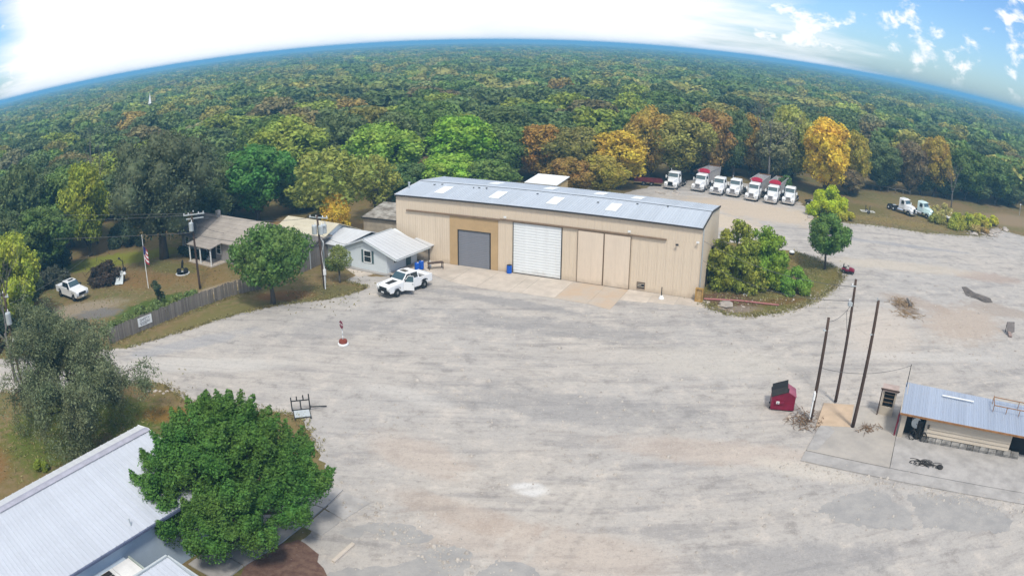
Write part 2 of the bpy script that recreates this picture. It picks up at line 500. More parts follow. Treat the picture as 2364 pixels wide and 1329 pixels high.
def lot_material():
    m = bpy.data.materials.new('crushed_limestone')
    m.use_nodes = True
    nt = m.node_tree
    b = nt.nodes['Principled BSDF']
    pos = N(nt, 'ShaderNodeNewGeometry').outputs['Position']

    def st(ang, sx, sy, scale, detail=6, rough=0.62, dist=0.6):
        mp_ = N(nt, 'ShaderNodeMapping')
        mp_.inputs['Rotation'].default_value = (0, 0, R(ang))
        mp_.inputs['Scale'].default_value = (sx, sy, 1)
        nt.links.new(pos, mp_.inputs[0])
        return noise(nt, mp_.outputs[0], scale, detail, rough, dist)
    bigp = noise(nt, pos, 0.045, 5, 0.6)
    s1 = st(24, 0.16, 1.0, 0.55)
    s2 = st(8, 0.10, 1.0, 1.3)
    s3 = st(40, 0.2, 1.0, 0.9)
    med = noise(nt, pos, 0.5, 8, 0.72)
    fine = noise(nt, pos, 7.0, 5, 0.75)
    col = mixc(nt, smooth(nt, bigp, 0.35, 0.65), (0.400, 0.375, 0.348), (0.44, 0.40, 0.355))
    col = mixc(nt, mathn(nt, 'MULTIPLY', smooth(nt, s1, 0.49, 0.64), 0.6), col, (0.265, 0.25, 0.24))
    col = mixc(nt, mathn(nt, 'MULTIPLY', smooth(nt, s2, 0.52, 0.70), 0.35), col, (0.50, 0.46, 0.41))
    col = mixc(nt, mathn(nt, 'MULTIPLY', smooth(nt, s3, 0.53, 0.68), 0.45), col, (0.265, 0.24, 0.22))
    col = mixc(nt, mathn(nt, 'MULTIPLY', smooth(nt, med, 0.50, 0.68), 0.6), col, (0.56, 0.50, 0.435))
    col = mixc(nt, mathn(nt, 'MULTIPLY', smooth(nt, med, 0.48, 0.32), 0.65), col, (0.22, 0.20, 0.185))
    WH, PK, GY, BR = (0.66, 0.65, 0.63), (0.47, 0.38, 0.31), (0.24, 0.235, 0.235), (0.22, 0.17, 0.13)
    col = patches(nt, col, pos, [
        (1.3, 39.2, 1.3, 0.9, -20, WH, 0.7), (-8.0, 52, 5, 1.2, -25, (0.52, 0.49, 0.45), 0.5), (-27, 55.5, 10, 1.8, 8, (0.54, 0.51, 0.465), 0.6),
        (-30, 60, 8, 1.6, 35, (0.33, 0.33, 0.34), 0.6), (-6, 43, 5, 2.2, -35, PK, 0.45), (2, 33, 9, 2.5, -15, PK, 0.4), (-3, 36.5, 6, 1.5, -25, (0.40, 0.32, 0.26), 0.5),
        (14, 43, 9, 2.0, -15, PK, 0.5), (20, 39.5, 5, 1.2, -30, (0.54, 0.49, 0.42), 0.6), (5, 50, 12, 3.0, -15, GY, 0.45), (-15, 66, 8, 3, 30, GY, 0.35),
        (4, 66, 14, 2.4, -18, GY, 0.5), (18, 58, 9, 3.5, -10, (0.50, 0.46, 0.40), 0.5), (38, 64, 9, 5, 60, (0.52, 0.45, 0.38), 0.6), (52, 66, 9, 6, 30, (0.42, 0.345, 0.28), 0.85), (48, 73, 6, 2.5, -40, (0.36, 0.29, 0.235), 0.7), (62, 70, 7, 3, -30, (0.34, 0.28, 0.23), 0.7),
        (70, 84, 9, 3, -10, (0.36, 0.28, 0.23), 0.7), (55, 88, 16, 3, -10, (0.52, 0.45, 0.36), 0.6), (40, 118, 16, 8, -30, (0.52, 0.42, 0.31), 0.8), (30, 110, 10, 6, -30, (0.56, 0.46, 0.34), 0.8),
        (42, 57, 12, 1.5, -10, (0.52, 0.49, 0.45), 0.5), (24, 47.2, 1.6, 1.0, 60, BR, 0.9), (16, 30, 8, 2, -10, GY, 0.5), (-2, 73.5, 13, 1.2, -24, GY, 0.6), (60, 100, 18, 1.2, -12, (0.30, 0.30, 0.31), 0.6),
        (45.3, 71.0, 1.8, 3.0, 20, BR, 0.85), (61, 75.6, 2.6, 1.6, -30, (0.13, 0.11, 0.095), 0.9),
    ], med)
    # wheel tracks: pairs of worn arcs
    for (cx, cy, rad, amt, dark) in ((-40, 10, 62, 0.5, 1), (-44, 8, 68, 0.45, 0), (-30, -40, 96, 0.4, 1), (-20, -60, 118, 0.45, 0), (60, 10, 62, 0.45, 1), (64, 4, 70, 0.5, 0), (40, 150, 92, 0.4, 1),
                                     (44, 156, 100, 0.4, 0), (-10, 140, 80, 0.4, 1), (10, 170, 124, 0.45, 1), (0, 180, 140, 0.4, 0), (95, 40, 48, 0.5, 1), (100, 44, 56, 0.4, 0), (30, -30, 76, 0.35, 1)):
        vm = N(nt, 'ShaderNodeVectorMath', operation='DISTANCE')
        nt.links.new(pos, vm.inputs[0])
        vm.inputs[1].default_value = (cx, cy, 0)
        d_ = mathn(nt, 'ABSOLUTE', mathn(nt, 'SUBTRACT', vm.outputs['Value'], rad))
        d_ = mathn(nt, 'ADD', d_, mathn(nt, 'MULTIPLY_ADD', s2, 1.2, -0.6))
        d_ = mathn(nt, 'ABSOLUTE', mathn(nt, 'SUBTRACT', d_, 0.95))
        k_ = mathn(nt, 'MULTIPLY', smooth(nt, d_, 0.34, 0.08), mathn(nt, 'MULTIPLY', mathn(nt, 'MULTIPLY', smooth(nt, s3, 0.38, 0.58), smooth(nt, bigp, 0.40, 0.58)), 0.75))
        col = mixc(nt, mathn(nt, 'MULTIPLY', k_, amt), col, (0.24, 0.22, 0.20) if dark else (0.56, 0.52, 0.46))
    grit = noise(nt, pos, 2.6, 8, 0.8)
    col = mixc(nt, mathn(nt, 'MULTIPLY', smooth(nt, grit, 0.50, 0.70), 0.55), col, (0.22, 0.20, 0.18))
    col = mixc(nt, mathn(nt, 'MULTIPLY', smooth(nt, grit, 0.46, 0.28), 0.45), col, (0.58, 0.54, 0.49))
    col = mixc(nt, mathn(nt, 'MULTIPLY', smooth(nt, fine, 0.52, 0.76), 0.6), col, (0.18, 0.165, 0.15))
    col = mixc(nt, mathn(nt, 'MULTIPLY', smooth(nt, fine, 0.44, 0.24), 0.5), col, (0.64, 0.60, 0.55))
    nt.links.new(col, b.inputs['Base Color'])
    b.inputs['Roughness'].default_value = 0.95
    b.inputs['Specular IOR Level'].default_value = 0.15
    bp = N(nt, 'ShaderNodeBump')
    bp.inputs['Strength'].default_value = 0.35
    bp.inputs['Distance'].default_value = 0.12
    nt.links.new(mathn(nt, 'ADD', mathn(nt, 'MULTIPLY', med, 1.5), fine), bp.inputs['Height'])
    nt.links.new(bp.outputs[0], b.inputs['Normal'])
    return m


M_GROUND = ground_material()
M_LOT = lot_material()


def ragged(pts, amp=0.25, step=0.5, seed=1, closed=True):
    rng = np.random.default_rng(seed)
    out = []
    n = len(pts)
    for i in range(n if closed else n - 1):
        a, b = np.array(pts[i], float), np.array(pts[(i + 1) % n], float)
        L = np.linalg.norm(b - a)
        k = max(1, int(L / step))
        k = min(k, 60)
        nn = np.array([-(b - a)[1], (b - a)[0]]) / (L + 1e-9)
        ph = rng.uniform(0, 6.28, 3)
        for j in range(k):
            t = j / k
            w = math.sin(math.pi * t) ** 0.5 if k > 1 else 0
            off = amp * w * (0.6 * math.sin(ph[0] + t * L * 0.7) + 0.4 * math.sin(ph[1] + t * L * 1.9) + rng.normal(0, 0.35))
            p = a + (b - a) * t + nn * off
            out.append((p[0], p[1]))
    return out


def sheet(name, pts, z, m, kind='structure', parent=None, amp=0.0, seed=1, step=0.5):
    if amp:
        pts = ragged(pts, amp, step, seed)
    me = bpy.data.meshes.new(name)
    bm = bmesh.new()
    vs_ = [bm.verts.new((x, y, z)) for x, y in pts]
    es = [bm.edges.new((vs_[i], vs_[(i + 1) % len(vs_)])) for i in range(len(vs_))]
    bmesh.ops.triangle_fill(bm, edges=es, use_beauty=True, use_dissolve=False)
    for f in bm.faces:
        if f.normal.z < 0:
            f.normal_flip()
    bm.to_mesh(me)
    bm.free()
    me.materials.append(m)
    o = link(name, me, parent)
    if kind and parent is None:
        o['kind'] = kind
    return o


G = 11800.0
sheet('ground', [(-G, -G), (G, -G), (G, G), (-G, G)], 0.0, M_GROUND)

LOT = [(-13.3, 28.7), (-11.8, 32.4), (-10.6, 35.8), (-10.8, 38.2), (-12.5, 42.3), (-15.4, 47.6), (-20.4, 48.5), (-25.1, 48.3), (-28.6, 51.0),
       (-31.3, 51.2), (-35.0, 49.5), (-40.7, 47.7), (-47.1, 45.8), (-58, 41), (-90, 36), (-90, 47), (-60, 51.0), (-52.8, 52.8), (-45.3, 55.6), (-37.0, 58.1),
       (-34.4, 60.7), (-31.9, 63.3), (-29.5, 66.4), (-27.2, 68.6), (-24.0, 71.0), (-19.6, 72.8), (-17.1, 74.5), (-15.3, 77.1), (-16.9, 78.1), (-18.3, 79.1),
       (-17.0, 81.3), (-13.9, 80.8), (-11.2, 86.1), (-9.5, 90), (-4, 98), (8, 108), (16, 122), (20.6, 130.3), (27.4, 137.4), (34.7, 143.4), (43.9, 143.7),
       (51.1, 139.3), (51.8, 126.1), (50.9, 119.2), (48.8, 112.1), (56.1, 112.6), (60.6, 112.4), (65.1, 111.5), (71.0, 109.2), (77.7, 109.3), (85.9, 109.6),
       (91.1, 112.2), (98.1, 117.6), (104.2, 113.2), (125, 112), (150, 95), (150, -20), (-10, -20), (-13.3, 20)]
sheet('gravel_road', LOT, 0.004, M_LOT, amp=0.35, seed=3)
ISLAND = [(20.6, 78.0), (19.4, 73.4), (20.4, 70.8), (21.5, 69.6), (23.3, 69.1), (27.5, 70.0), (32.4, 72.9), (37.8, 78.2), (41.0, 82.5), (41.8, 85.8),
          (40.3, 89.5), (37.8, 93.7), (35.9, 94.2), (34.1, 96.6), (29.6, 97.2), (26.2, 93.7)]


def island_material():
    m = bpy.data.materials.new('island_grass')
    m.use_nodes = True
    nt = m.node_tree
    b = nt.nodes['Principled BSDF']
    pos = N(nt, 'ShaderNodeNewGeometry').outputs['Position']
    f = noise(nt, pos, 0.9, 6, 0.7)
    fine = noise(nt, pos, 6.0, 4, 0.7)
    col = mixc(nt, smooth(nt, noise(nt, pos, 0.2, 5, 0.6), 0.35, 0.65), (0.17, 0.135, 0.04), (0.115, 0.115, 0.03))
    col = mixc(nt, smooth(nt, f, 0.45, 0.7), col, (0.21, 0.16, 0.07))
    col = patches(nt, col, pos, [(23, 74, 4, 2.5, -20, (0.13, 0.075, 0.045), 0.95), (22.5, 71, 3.5, 1.2, 5, (0.24, 0.19, 0.15), 0.9), (29, 73.5, 4, 1.2, 15, (0.15, 0.085, 0.03), 0.8),
                                 (36, 90, 2.5, 4, -20, (0.20, 0.14, 0.045), 0.8)], f)
    col = mixc(nt, mathn(nt, 'MULTIPLY', smooth(nt, fine, 0.48, 0.75), 0.5), col, (0.06, 0.055, 0.02))
    nt.links.new(col, b.inputs['Base Color'])
    b.inputs['Roughness'].default_value = 1.0
    b.inputs['Specular IOR Level'].default_value = 0.1
    return m


sheet('lawn', ISLAND, 0.010, island_material(), amp=0.45, seed=5)
sheet('mulch_ground', [(-14.7, 27.0), (-14.4, 29.2), (-13.2, 31.6), (-11.9, 32.6), (-10.4, 31.4), (-9.6, 29.6), (-9.4, 27)], 0.022, M_MULCH, amp=0.25, seed=8)
a1 = [(-8.1, 35.0), (-5.3, 34.8), (-4.3, 34.1), (-4.5, 33.4), (-6.6, 33.3), (-8.2, 33.9), (-8.9, 33.2), (-9.6, 33.9)]
sheet('asphalt_pavement', a1, 0.009, M_ASPH, amp=0.3, seed=11, step=0.2)
sheet('asphalt_pavement', [(-9.6, 29.7), (-7.5, 30.7), (-5.7, 31.3), (-4.2, 33.0), (-3.0, 33.2), (-2.0, 32.5), (-2.4, 30.4), (-2.2, 26), (-9.2, 26)], 0.009, M_ASPH, amp=0.3, seed=12, step=0.2)
sheet('asphalt_pavement', [(-1.6, 30.9), (-0.6, 32.0), (0.8, 31.6), (1.8, 30.2), (2.6, 26), (-1.6, 26)], 0.009, M_ASPH, amp=0.2, seed=15, step=0.2)
sheet('asphalt_pavement', [(19.9, 35.5), (23.0, 36.2), (24.9, 35.4), (25.6, 33.8), (25.0, 31.0), (23.4, 31.3), (20.1, 33.2), (18.4, 34.8)], 0.009, M_ASPH, amp=0.4, seed=13, step=0.2)
sheet('asphalt_pavement', [(26.5, 35.0), (28.6, 34.7), (31.3, 33.3), (33.3, 31.1), (34.0, 29.1), (32.8, 28.1), (29.1, 29.5), (25.9, 30.8), (26.4, 33.3)], 0.009, M_ASPH, amp=0.4, seed=14, step=0.2)


def slab_row(name, quads, m, z0, z1, parent):
    """each concrete slab a piece of its own; quads = list of 4 xy corners"""
    for i, q in enumerate(quads):
        mm = m[i % len(m)] if isinstance(m, (list, tuple)) else m
        b = MB()
        b.extr([(x, y, z0) for x, y in q], (0, 0, z1 - z0))
        b.build(name, mm, parent)


# ------------------------------------------------------------------ warehouse
WA = -23.7
wh = empty('warehouse', (-13.72, 88.45, 0), WA, 'long beige metal warehouse with grey roof, roller doors and sliding doors', 'building')
WL, WD, EZ, RZ = 36.0, 12.0, 7.65, 8.22
# frame of solid walls behind the cladding
b = MB()
b.box(0.05, WL - 0.05, 0.10, WD - 0.05, 0.0, EZ - 0.12)
b.build('wall', M_BEIGE, wh)


def rib_panel(w, h, m, name='siding_panel', ribs=3, depth=0.014, rw=0.05):
    """one vertical cladding sheet, ribbed; front face towards -y, origin bottom left"""
    b_ = MB()
    prof = [(0, 0)]
    for k in range(ribs):
        c = (k + 0.5) * w / ribs
        prof += [(c - rw, 0), (c - rw * 0.5, -depth), (c + rw * 0.5, -depth), (c + rw, 0)]
    prof.append((w - 0.012, 0))
    vs_, fs = [], []
    for (x, y) in prof:
        vs_ += [(x, y, 0), (x, y, h)]
    for k in range(len(prof) - 1):
        fs.append((2 * k, 2 * k + 2, 2 * k + 3, 2 * k + 1))
    # back so the sheet has thickness
    base = len(vs_)
    vs_ += [(0, 0.03, 0), (w - 0.012, 0.03, 0), (w - 0.012, 0.03, h), (0, 0.03, h)]
    fs += [(base, base + 3, base + 2, base + 1), (0, 1, base + 3, base), (2 * len(prof) - 2, base + 1, base + 2, 2 * len(prof) - 1)]
    b_.add(vs_, fs)
    return b_.mesh(name, m)


PW = 0.9
pan_top = rib_panel(PW, EZ - 5.95, M_BEIGE)
for i in range(40):
    link('siding_panel', pan_top, wh, (i * PW, 0.05, 5.95))
pan_low = rib_panel(PW, 5.95 - 0.02, M_BEIGE)


def low_run(x0, x1):
    n = max(1, round((x1 - x0) / PW))
    w = (x1 - x0) / n
    me = pan_low if abs(w - PW) < 0.005 else rib_panel(w, 5.93, M_BEIGE)
    for k in range(n):
        link('siding_panel', me, wh, (x0 + k * w, 0.05, 0.02))


low_run(0.0, 7.2)
low_run(13.25, 15.0)
low_run(20.75, 22.5)
low_run(28.4, 36.0)
# right end wall and left end wall (gable sheets)
pan_end = rib_panel(1.0, EZ - 0.05, M_BEIGE)
for k in range(12):
    link('siding_panel', pan_end, wh, (WL - 0.02, k * 1.0, 0.03), R(90))
    o = link('siding_panel', pan_end, wh, (0.02, WD - k * 1.0, 0.03), R(-90))
for x in (WL - 0.03, 0.0):
    b = MB()
    b.extr([(x, 0.02, EZ - 0.05), (x, WD - 0.02, EZ - 0.05), (x, WD / 2, RZ - 0.06)], (0.03, 0, 0))
    b.build('gable', M_BEIGE, wh)
# roof panels with standing ribs, two slopes
sl = math.atan2(RZ - EZ, WD / 2)
slen = (WD / 2 + 0.15) / math.cos(sl)


def roof_panel(w, l, m, name='roof_panel', t=0.04, rib=0.028, nr=3):
    b_ = MB()
    prof = [(0, 0)]
    for k in range(nr):
        c = (k + 0.5) * w / nr
        prof += [(c - 0.04, 0), (c - 0.02, rib), (c + 0.02, rib), (c + 0.04, 0)]
    prof.append((w - 0.01, 0))
    vs_, fs = [], []
    for (x, z) in prof:
        vs_ += [(x, 0, z), (x, l, z)]
    for k in range(len(prof) - 1):
        fs.append((2 * k, 2 * k + 2, 2 * k + 3, 2 * k + 1))
    bb = len(vs_)
    vs_ += [(0, 0, -t), (w - 0.01, 0, -t), (w - 0.01, l, -t), (0, l, -t)]
    n = 2 * len(prof)
    fs += [(bb, bb + 1, bb + 2, bb + 3), (0, bb, bb + 3, 1), (n - 2, n - 1, bb + 2, bb + 1), (0, 2 * len(prof) - 2, bb + 1, bb), (1, bb + 3, bb + 2, n - 1)]
    b_.add(vs_, fs)
    return b_.mesh(name, m)


rp = roof_panel(PW, slen, M_GALV)
for i in range(40):
    o = link('roof_panel', rp, wh, (i * PW, -0.15, EZ - 0.15 * math.tan(sl)))
    o.rotation_euler = (sl, 0, 0)
    o = link('roof_panel', rp, wh, ((i + 1) * PW, WD + 0.15, EZ - 0.15 * math.tan(sl)))
    o.rotation_euler = (sl, 0, math.pi)
b = MB()
b.extr([(-0.05, WD / 2 - 0.25, RZ + 0.045), (-0.05, WD / 2, RZ + 0.09), (-0.05, WD / 2 + 0.25, RZ + 0.045)], (WL + 0.1, 0, 0))
b.build('ridge_cap', M_GALV, wh)
b = MB()
b.box(-0.06, WL + 0.06, -0.24, -0.155, EZ - 0.17, EZ + 0.0)
b.build('eave_gutter', M_DARK, wh)
for x0 in (-0.08, WL + 0.01):
    b = MB()
    b.extr([(x0, -0.2, EZ - 0.2), (x0, -0.2, EZ + 0.03), (x0, WD / 2, RZ + 0.05), (x0, WD + 0.2, EZ + 0.03), (x0, WD + 0.2, EZ - 0.2), (x0, WD / 2, RZ - 0.18)], (0.07, 0, 0))
    b.build('rake_trim', M_DARK if x0 > 0 else M_WHITE, wh)
# skylights
for x in (4.3, 11.3, 18.2, 24.9):
    b = MB()
    b.box(0, 1.25, 0, 2.6, 0, 0.07)
    o = b.build('skylight', M_SKYL, wh, (x, 1.6, EZ + 1.6 * math.tan(sl) + 0.02))
    o.rotation_euler = (sl, 0, 0)
for x in (8.2, 15.3, 21.5, 26.0):
    b = MB()
    b.box(0, 1.25, 0, 2.2, 0, 0.07)
    o = b.build('skylight', M_SKYL, wh, (x + 1.25, WD - 1.6, EZ + 1.6 * math.tan(sl) + 0.02))
    o.rotation_euler = (sl, 0, math.pi)
# small roof stains / loose tins
for (x, y) in ((2.7, 4.6), (3.6, 4.9), (7.9, 4.7), (8.6, 4.8), (9.5, 4.9), (16.0, 4.6), (23.4, 3.9), (31.0, 5.4), (27.6, 5.0)):
    b = MB()
    b.box(-0.12, 0.12, -0.07, 0.07, 0, 0.06)
    o = b.build('roof_vent', M_CHASSIS, wh, (x, y, EZ + y * math.tan(sl) + 0.05), random.uniform(0, 3))
b = MB()
b.tube([(0, 0, 0), (0, 0, 1.0)], 0.11, 10)
b.tube([(0, 0, 0.95), (0, 0, 1.1)], 0.16, 10)
b.build('flue', M_GREYMETAL, wh, (0.3, 2.6, EZ - 0.1))
# tan infill with grey roller door
b = MB()
for (x0, x1, z0, z1) in ((7.22, 8.2, 0.02, 5.78), (12.38, 13.23, 0.02, 5.78), (8.2, 12.38, 4.22, 5.78)):
    b.box(x0, x1, 0.0, 0.09, z0, z1)
b.build('door_surround', M_TAN, wh)
gd = empty('roller_door', (8.26, 0, 0))
gd.parent = wh
b = MB()
for (x0, x1, z0, z1) in ((0, 0.08, 0, 4.22), (3.98, 4.06, 0, 4.22), (0, 4.06, 4.14, 4.24)):
    b.box(x0, x1, -0.03, 0.1, z0, z1)
b.build('frame', M_DARK, gd)
slat = MB()
slat.extr([(0.08, 0.085, 0), (0.08, 0.05, 0.02), (0.08, 0.05, 0.19), (0.08, 0.085, 0.207)], (3.9, 0, 0))
sm = slat.mesh('slat', M_GREYD)
for k in range(20):
    link('slat', sm, gd, (0, 0, 0.02 + k * 0.207))
# white roller door
wd = empty('roller_door', (15.03, 0, 0))
wd.parent = wh
b = MB()
for (x0, x1, z0, z1) in ((0, 0.07, 0, 5.85), (5.63, 5.70, 0, 5.85)):
    b = MB()
    b.box(x0, x1, -0.04, 0.1, z0, z1)
    b.build('jamb', M_DARK, wd)
slat = MB()
slat.extr([(0.07, 0.08, 0), (0.07, 0.02, 0.05), (0.07, 0.02, 0.25), (0.07, 0.08, 0.30)], (5.56, 0, 0))
sm = slat.mesh('slat', M_WHITED)
for k in range(19):
    link('slat', sm, wd, (0, 0, 0.06 + k * 0.302))
b = MB()
b.box(0.07, 5.63, 0.0, 0.09, 0.0, 0.05)
b.build('bottom_seal', M_DARK, wd)
# sliding doors
for x0 in (22.52, 25.47):
    sd = empty('sliding_door', (x0, -0.12, 0))
    sd.parent = wh
    b = MB()
    b.box(0.02, 2.90, 0.03, 0.08, 0.08, 5.8)
    b.build('door_leaf', M_BEIGE_L, sd)
    b = MB()
    for (xa, xb, za, zb) in ((0.0, 0.05, 0.06, 5.82), (2.87, 2.92, 0.06, 5.82), (0.05, 2.87, 5.74, 5.82)):
        b.box(xa, xb, 0.0, 0.03, za, zb)
    b.build('frame', M_BROWNT, sd)
# sliding tracks
for (x0, x1, z) in ((1.5, 13.5, 5.80), (13.5, 32.2, 5.86)):
    b = MB()
    b.extr([(x0, -0.02, z), (x0, -0.16, z - 0.02), (x0, -0.16, z + 0.10), (x0, -0.02, z + 0.16)], (x1 - x0, 0, 0))
    b.build('door_track', M_BROWNT, wh)
b = MB()
b.box(15.0, 20.75, -0.05, 0.1, 5.74, 5.84)
b.build('door_header', M_BROWNT, wh)
# wall vent with bars
vt = empty('wall_vent', (29.25, -0.03, 0.28))
vt.parent = wh
b = MB()
b.box(0.06, 0.84, 0.02, 0.06, 0.06, 0.66)
b.build('backing', M_BLACK, vt)
b = MB()
for (xa, xb, za, zb) in ((0, 0.07, 0, 0.72), (0.83, 0.9, 0, 0.72), (0.07, 0.83, 0, 0.07), (0.07, 0.83, 0.65, 0.72)):
    b.box(xa, xb, -0.02, 0.05, za, zb)
b.build('frame', M_BROWNT, vt)
for k, z in enumerate((0.2, 0.36, 0.52)):
    b = MB()
    b.box(0.07, 0.83 if k != 1 else 0.5, -0.01, 0.03, z, z + 0.06)
    b.build('slat', M_SIDING, vt)
# flood lights
for (x, z, mm) in ((33.4, 5.6, M_DARK), (35.6, 6.15, M_WHITE), (28.2, 6.35, M_WHITE), (14.2, 6.3, M_WHITE)):
    b = MB()
    b.box(-0.05, 0.05, -0.28, 0.02, -0.03, 0.03)
    b.loft([[(-0.16, -0.30, -0.1), (0.16, -0.30, -0.1), (0.16, -0.30, 0.1), (-0.16, -0.30, 0.1)],
            [(-0.1, -0.2, -0.06), (0.1, -0.2, -0.06), (0.1, -0.2, 0.06), (-0.1, -0.2, 0.06)]])
    b.build('wall_light', mm, wh, (x, 0, z))
b = MB()
b.box(WL + 0.02, WL + 0.12, 0.25, 0.36, 0.0, EZ - 0.2)
b.build('downspout', M_GREYMETAL, wh)
b = MB()
b.box(WL - 0.02, WL + 0.03, 4.2, 5.2, 0.05, 2.15)
b.build('side_door', M_DARK, wh)
b = MB()
b.box(WL + 0.0, WL + 0.22, 7.2, 8.1, 3.2, 3.9)
b.build('wall_fan', M_CHASSIS, wh)

# apron: concrete slabs in front of the doors
ap = empty('apron_pavement', (-13.72, 88.45, 0), WA)
ap['kind'] = 'structure'
edges = [(4.0, -1.6), (7.0, -4.2), (10.2, -5.6), (13.6, -6.3), (17.25, -6.2), (18.55, -5.9), (22.2, -5.9), (25.8, -6.1), (28.4, -6.8)]
for i in range(len(edges) - 1):
    (x0, y0), (x1, y1) = edges[i], edges[i + 1]
    q = [(x0 + 0.02, y0), (x1 - 0.02, y1), (x1 - 0.02, -0.06), (x0 + 0.02, -0.06)]
    b = MB()
    b.extr([(x, y, -0.05) for x, y in q], (0, 0, 0.075))
    b.build('slab', M_CONC_T if 6 <= i <= 7 else M_CONC, ap)
for (x0, x1, y) in ((28.42, 31.2, -3.6), (31.24, 34.0, -3.0), (34.04, 37.4, -2.4)):
    b = MB()
    b.extr([(x0, y, -0.05), (x1, y + 0.25, -0.05), (x1, -0.06, -0.05), (x0, -0.06, -0.05)], (0, 0, 0.072))
    b.build('slab', M_CONC, ap)
b = MB()
b.extr([(-3.0, -6.6, -0.05), (0.2, -8.6, -0.05), (1.8, -6.2, -0.05), (3.9, -1.7, -0.05), (3.9, -0.3, -0.05), (1.6, -1.2, -0.05)], (0, 0, 0.071))
b.build('slab', M_CONC, ap)

# building behind and lean-to at the left end
ba = empty('back_annex', (1.9, 110.6, 0), WA, 'low flat shed behind the warehouse with pale roof and yellow gable end', 'building')
b = MB()
b.box(0, 4.6, 0, 5.0, 0, 4.7)
b.build('wall', mat('yellow_tan_wall', (0.52, 0.38, 0.18), 0.6), ba)
b = MB()
b.extr([(-0.2, -0.2, 4.75), (4.8, -0.2, 4.75), (4.8, 5.2, 5.15), (-0.2, 5.2, 5.15)], (0, 0, 0.1))
b.build('roof', M_SKYL, ba)
la = empty('lean_to', (-19.3, 96.3, 0), WA, 'low beige lean-to with debris-strewn roof at the warehouse left end', 'building')
b = MB()
b.box(0, 6.0, 0, 5.0, 0, 3.0)
b.build('wall', mat('weathered_beige', (0.42, 0.36, 0.28), 0.8, var=0.25, scale=0.8), la)
b = MB()
b.extr([(-0.15, -0.2, 3.0), (6.0, -0.2, 3.0), (6.0, 5.2, 3.9), (-0.15, 5.2, 3.9)], (0, 0, 0.12))
b.build('roof', mat('littered_roof', (0.46, 0.44, 0.40), 0.9, col2=(0.10, 0.075, 0.05), scale=0.9, var=0.3), la)
b = MB()
b.box(-0.2, 6.0, -0.28, -0.21, 2.95, 3.13)
b.build('gutter', M_DARK, la)

# ------------------------------------------------------------------ office with porch
of = empty('office_house', (-13.85, 81.45, 0), -30, 'small white gabled office house with pale metal roof beside the warehouse', 'house')
GW = 6.3
b = MB()
b.extr([(-GW, 0, 0), (0, 0, 0), (0, 0, 2.45), (-GW / 2, 0, 3.65), (-GW, 0, 2.45)], (0, 5.6, 0))
b.build('wall', M_OFFICE, of)
b = MB()
b.extr([(-GW - 3.6, 0.4, 0), (-GW - 3.6, 6.2, 0), (-GW - 3.6, 6.2, 2.4), (-GW - 3.6, 3.3, 3.4), (-GW - 3.6, 0.4, 2.4)], (3.58, 0, 0))
b.build('wing_wall', M_OFFICE, of)


def rooftop(parent, name, quad, t, m, seams=0):
    """a roof plane from four corners (eave a->b, ridge c->d), split into panels when seams is set"""
    a, b_, c, d = [Vector(q) for q in quad]
    if not seams:
        mb = MB()
        mb.extr([a, b_, c, d], (0, 0, t))
        return mb.build(name, m, parent)
    for k in range(seams):
        t0, t1 = k / seams, (k + 1) / seams - 0.004
        e0, e1 = a.lerp(b_, t0), a.lerp(b_, t1)
        r0, r1 = d.lerp(c, t0), d.lerp(c, t1)
        mb = MB()
        mb.extr([e0, e1, r1, r0], (0, 0, t))
        ww = (e1 - e0).normalized() * 0.035
        mb.extr([e0 + Vector((0, 0, t)), e0 + ww + Vector((0, 0, t)), r0 + ww + Vector((0, 0, t)), r0 + Vector((0, 0, t))], (0, 0, 0.014))
        mb.build('roof_panel', m, parent)


RX = -GW / 2
rooftop(of, 'roof', [(1.7, -0.35, 1.98), (1.7, 5.9, 1.98), (RX, 5.0, 3.68), (RX, -0.35, 3.68)], 0.07, M_WROOF, 9)
rooftop(of, 'roof', [(-GW - 0.45, 4.4, 2.33), (-GW - 0.45, -0.35, 2.33), (RX, -0.35, 3.69), (RX, 5.0, 3.69)], 0.07, M_WROOF, 7)
rooftop(of, 'roof', [(-GW - 4.0, -0.1, 2.26), (-GW - 0.5, -0.1, 2.26), (-GW + 1.4, 3.3, 3.48), (-GW - 4.0, 3.3, 3.48)], 0.07, M_WROOF, 6)
rooftop(of, 'roof', [(-GW + 1.4, 6.6, 2.26), (-GW - 4.0, 6.6, 2.26), (-GW - 4.0, 3.3, 3.49), (-GW + 1.4, 3.3, 3.49)], 0.07, M_WROOF, 5)
b = MB()
for (p, q) in (((1.72, -0.40, 1.9), (RX, -0.40, 3.62)), ((RX, -0.40, 3.62), (-GW - 0.5, -0.40, 2.25)), ((1.78, -0.36, 1.92), (1.78, 5.95, 1.92)), ((RX, -0.3, 3.78), (RX, 5.0, 3.78))):
    b.tube([p, q], 0.07, 4)
b.build('fascia', M_GREYMETAL, of)
# porch extension towards the warehouse with posts
rooftop(of, 'roof', [(1.7, 5.95, 1.98), (1.7, 7.6, 1.98), (-0.6, 7.6, 2.6), (-0.6, 5.95, 2.6)], 0.07, M_WROOF, 2)
for y in (5.9, 7.5):
    b = MB()
    b.box(1.5, 1.6, y - 0.05, y + 0.05, 0, 2.0)
    b.build('porch_post', M_DARK, of)
b = MB()
b.box(0.35, 1.5, 7.35, 7.42, 0.02, 1.9)
b.build('screen_door', M_BLACK, of)
b = MB()
b.extr([(0.05, 0.2, 0), (1.9, 0.2, 0), (1.9, 7.8, 0), (0.05, 7.8, 0)], (0, 0, 0.08))
b.build('porch_floor', M_CONC, of)


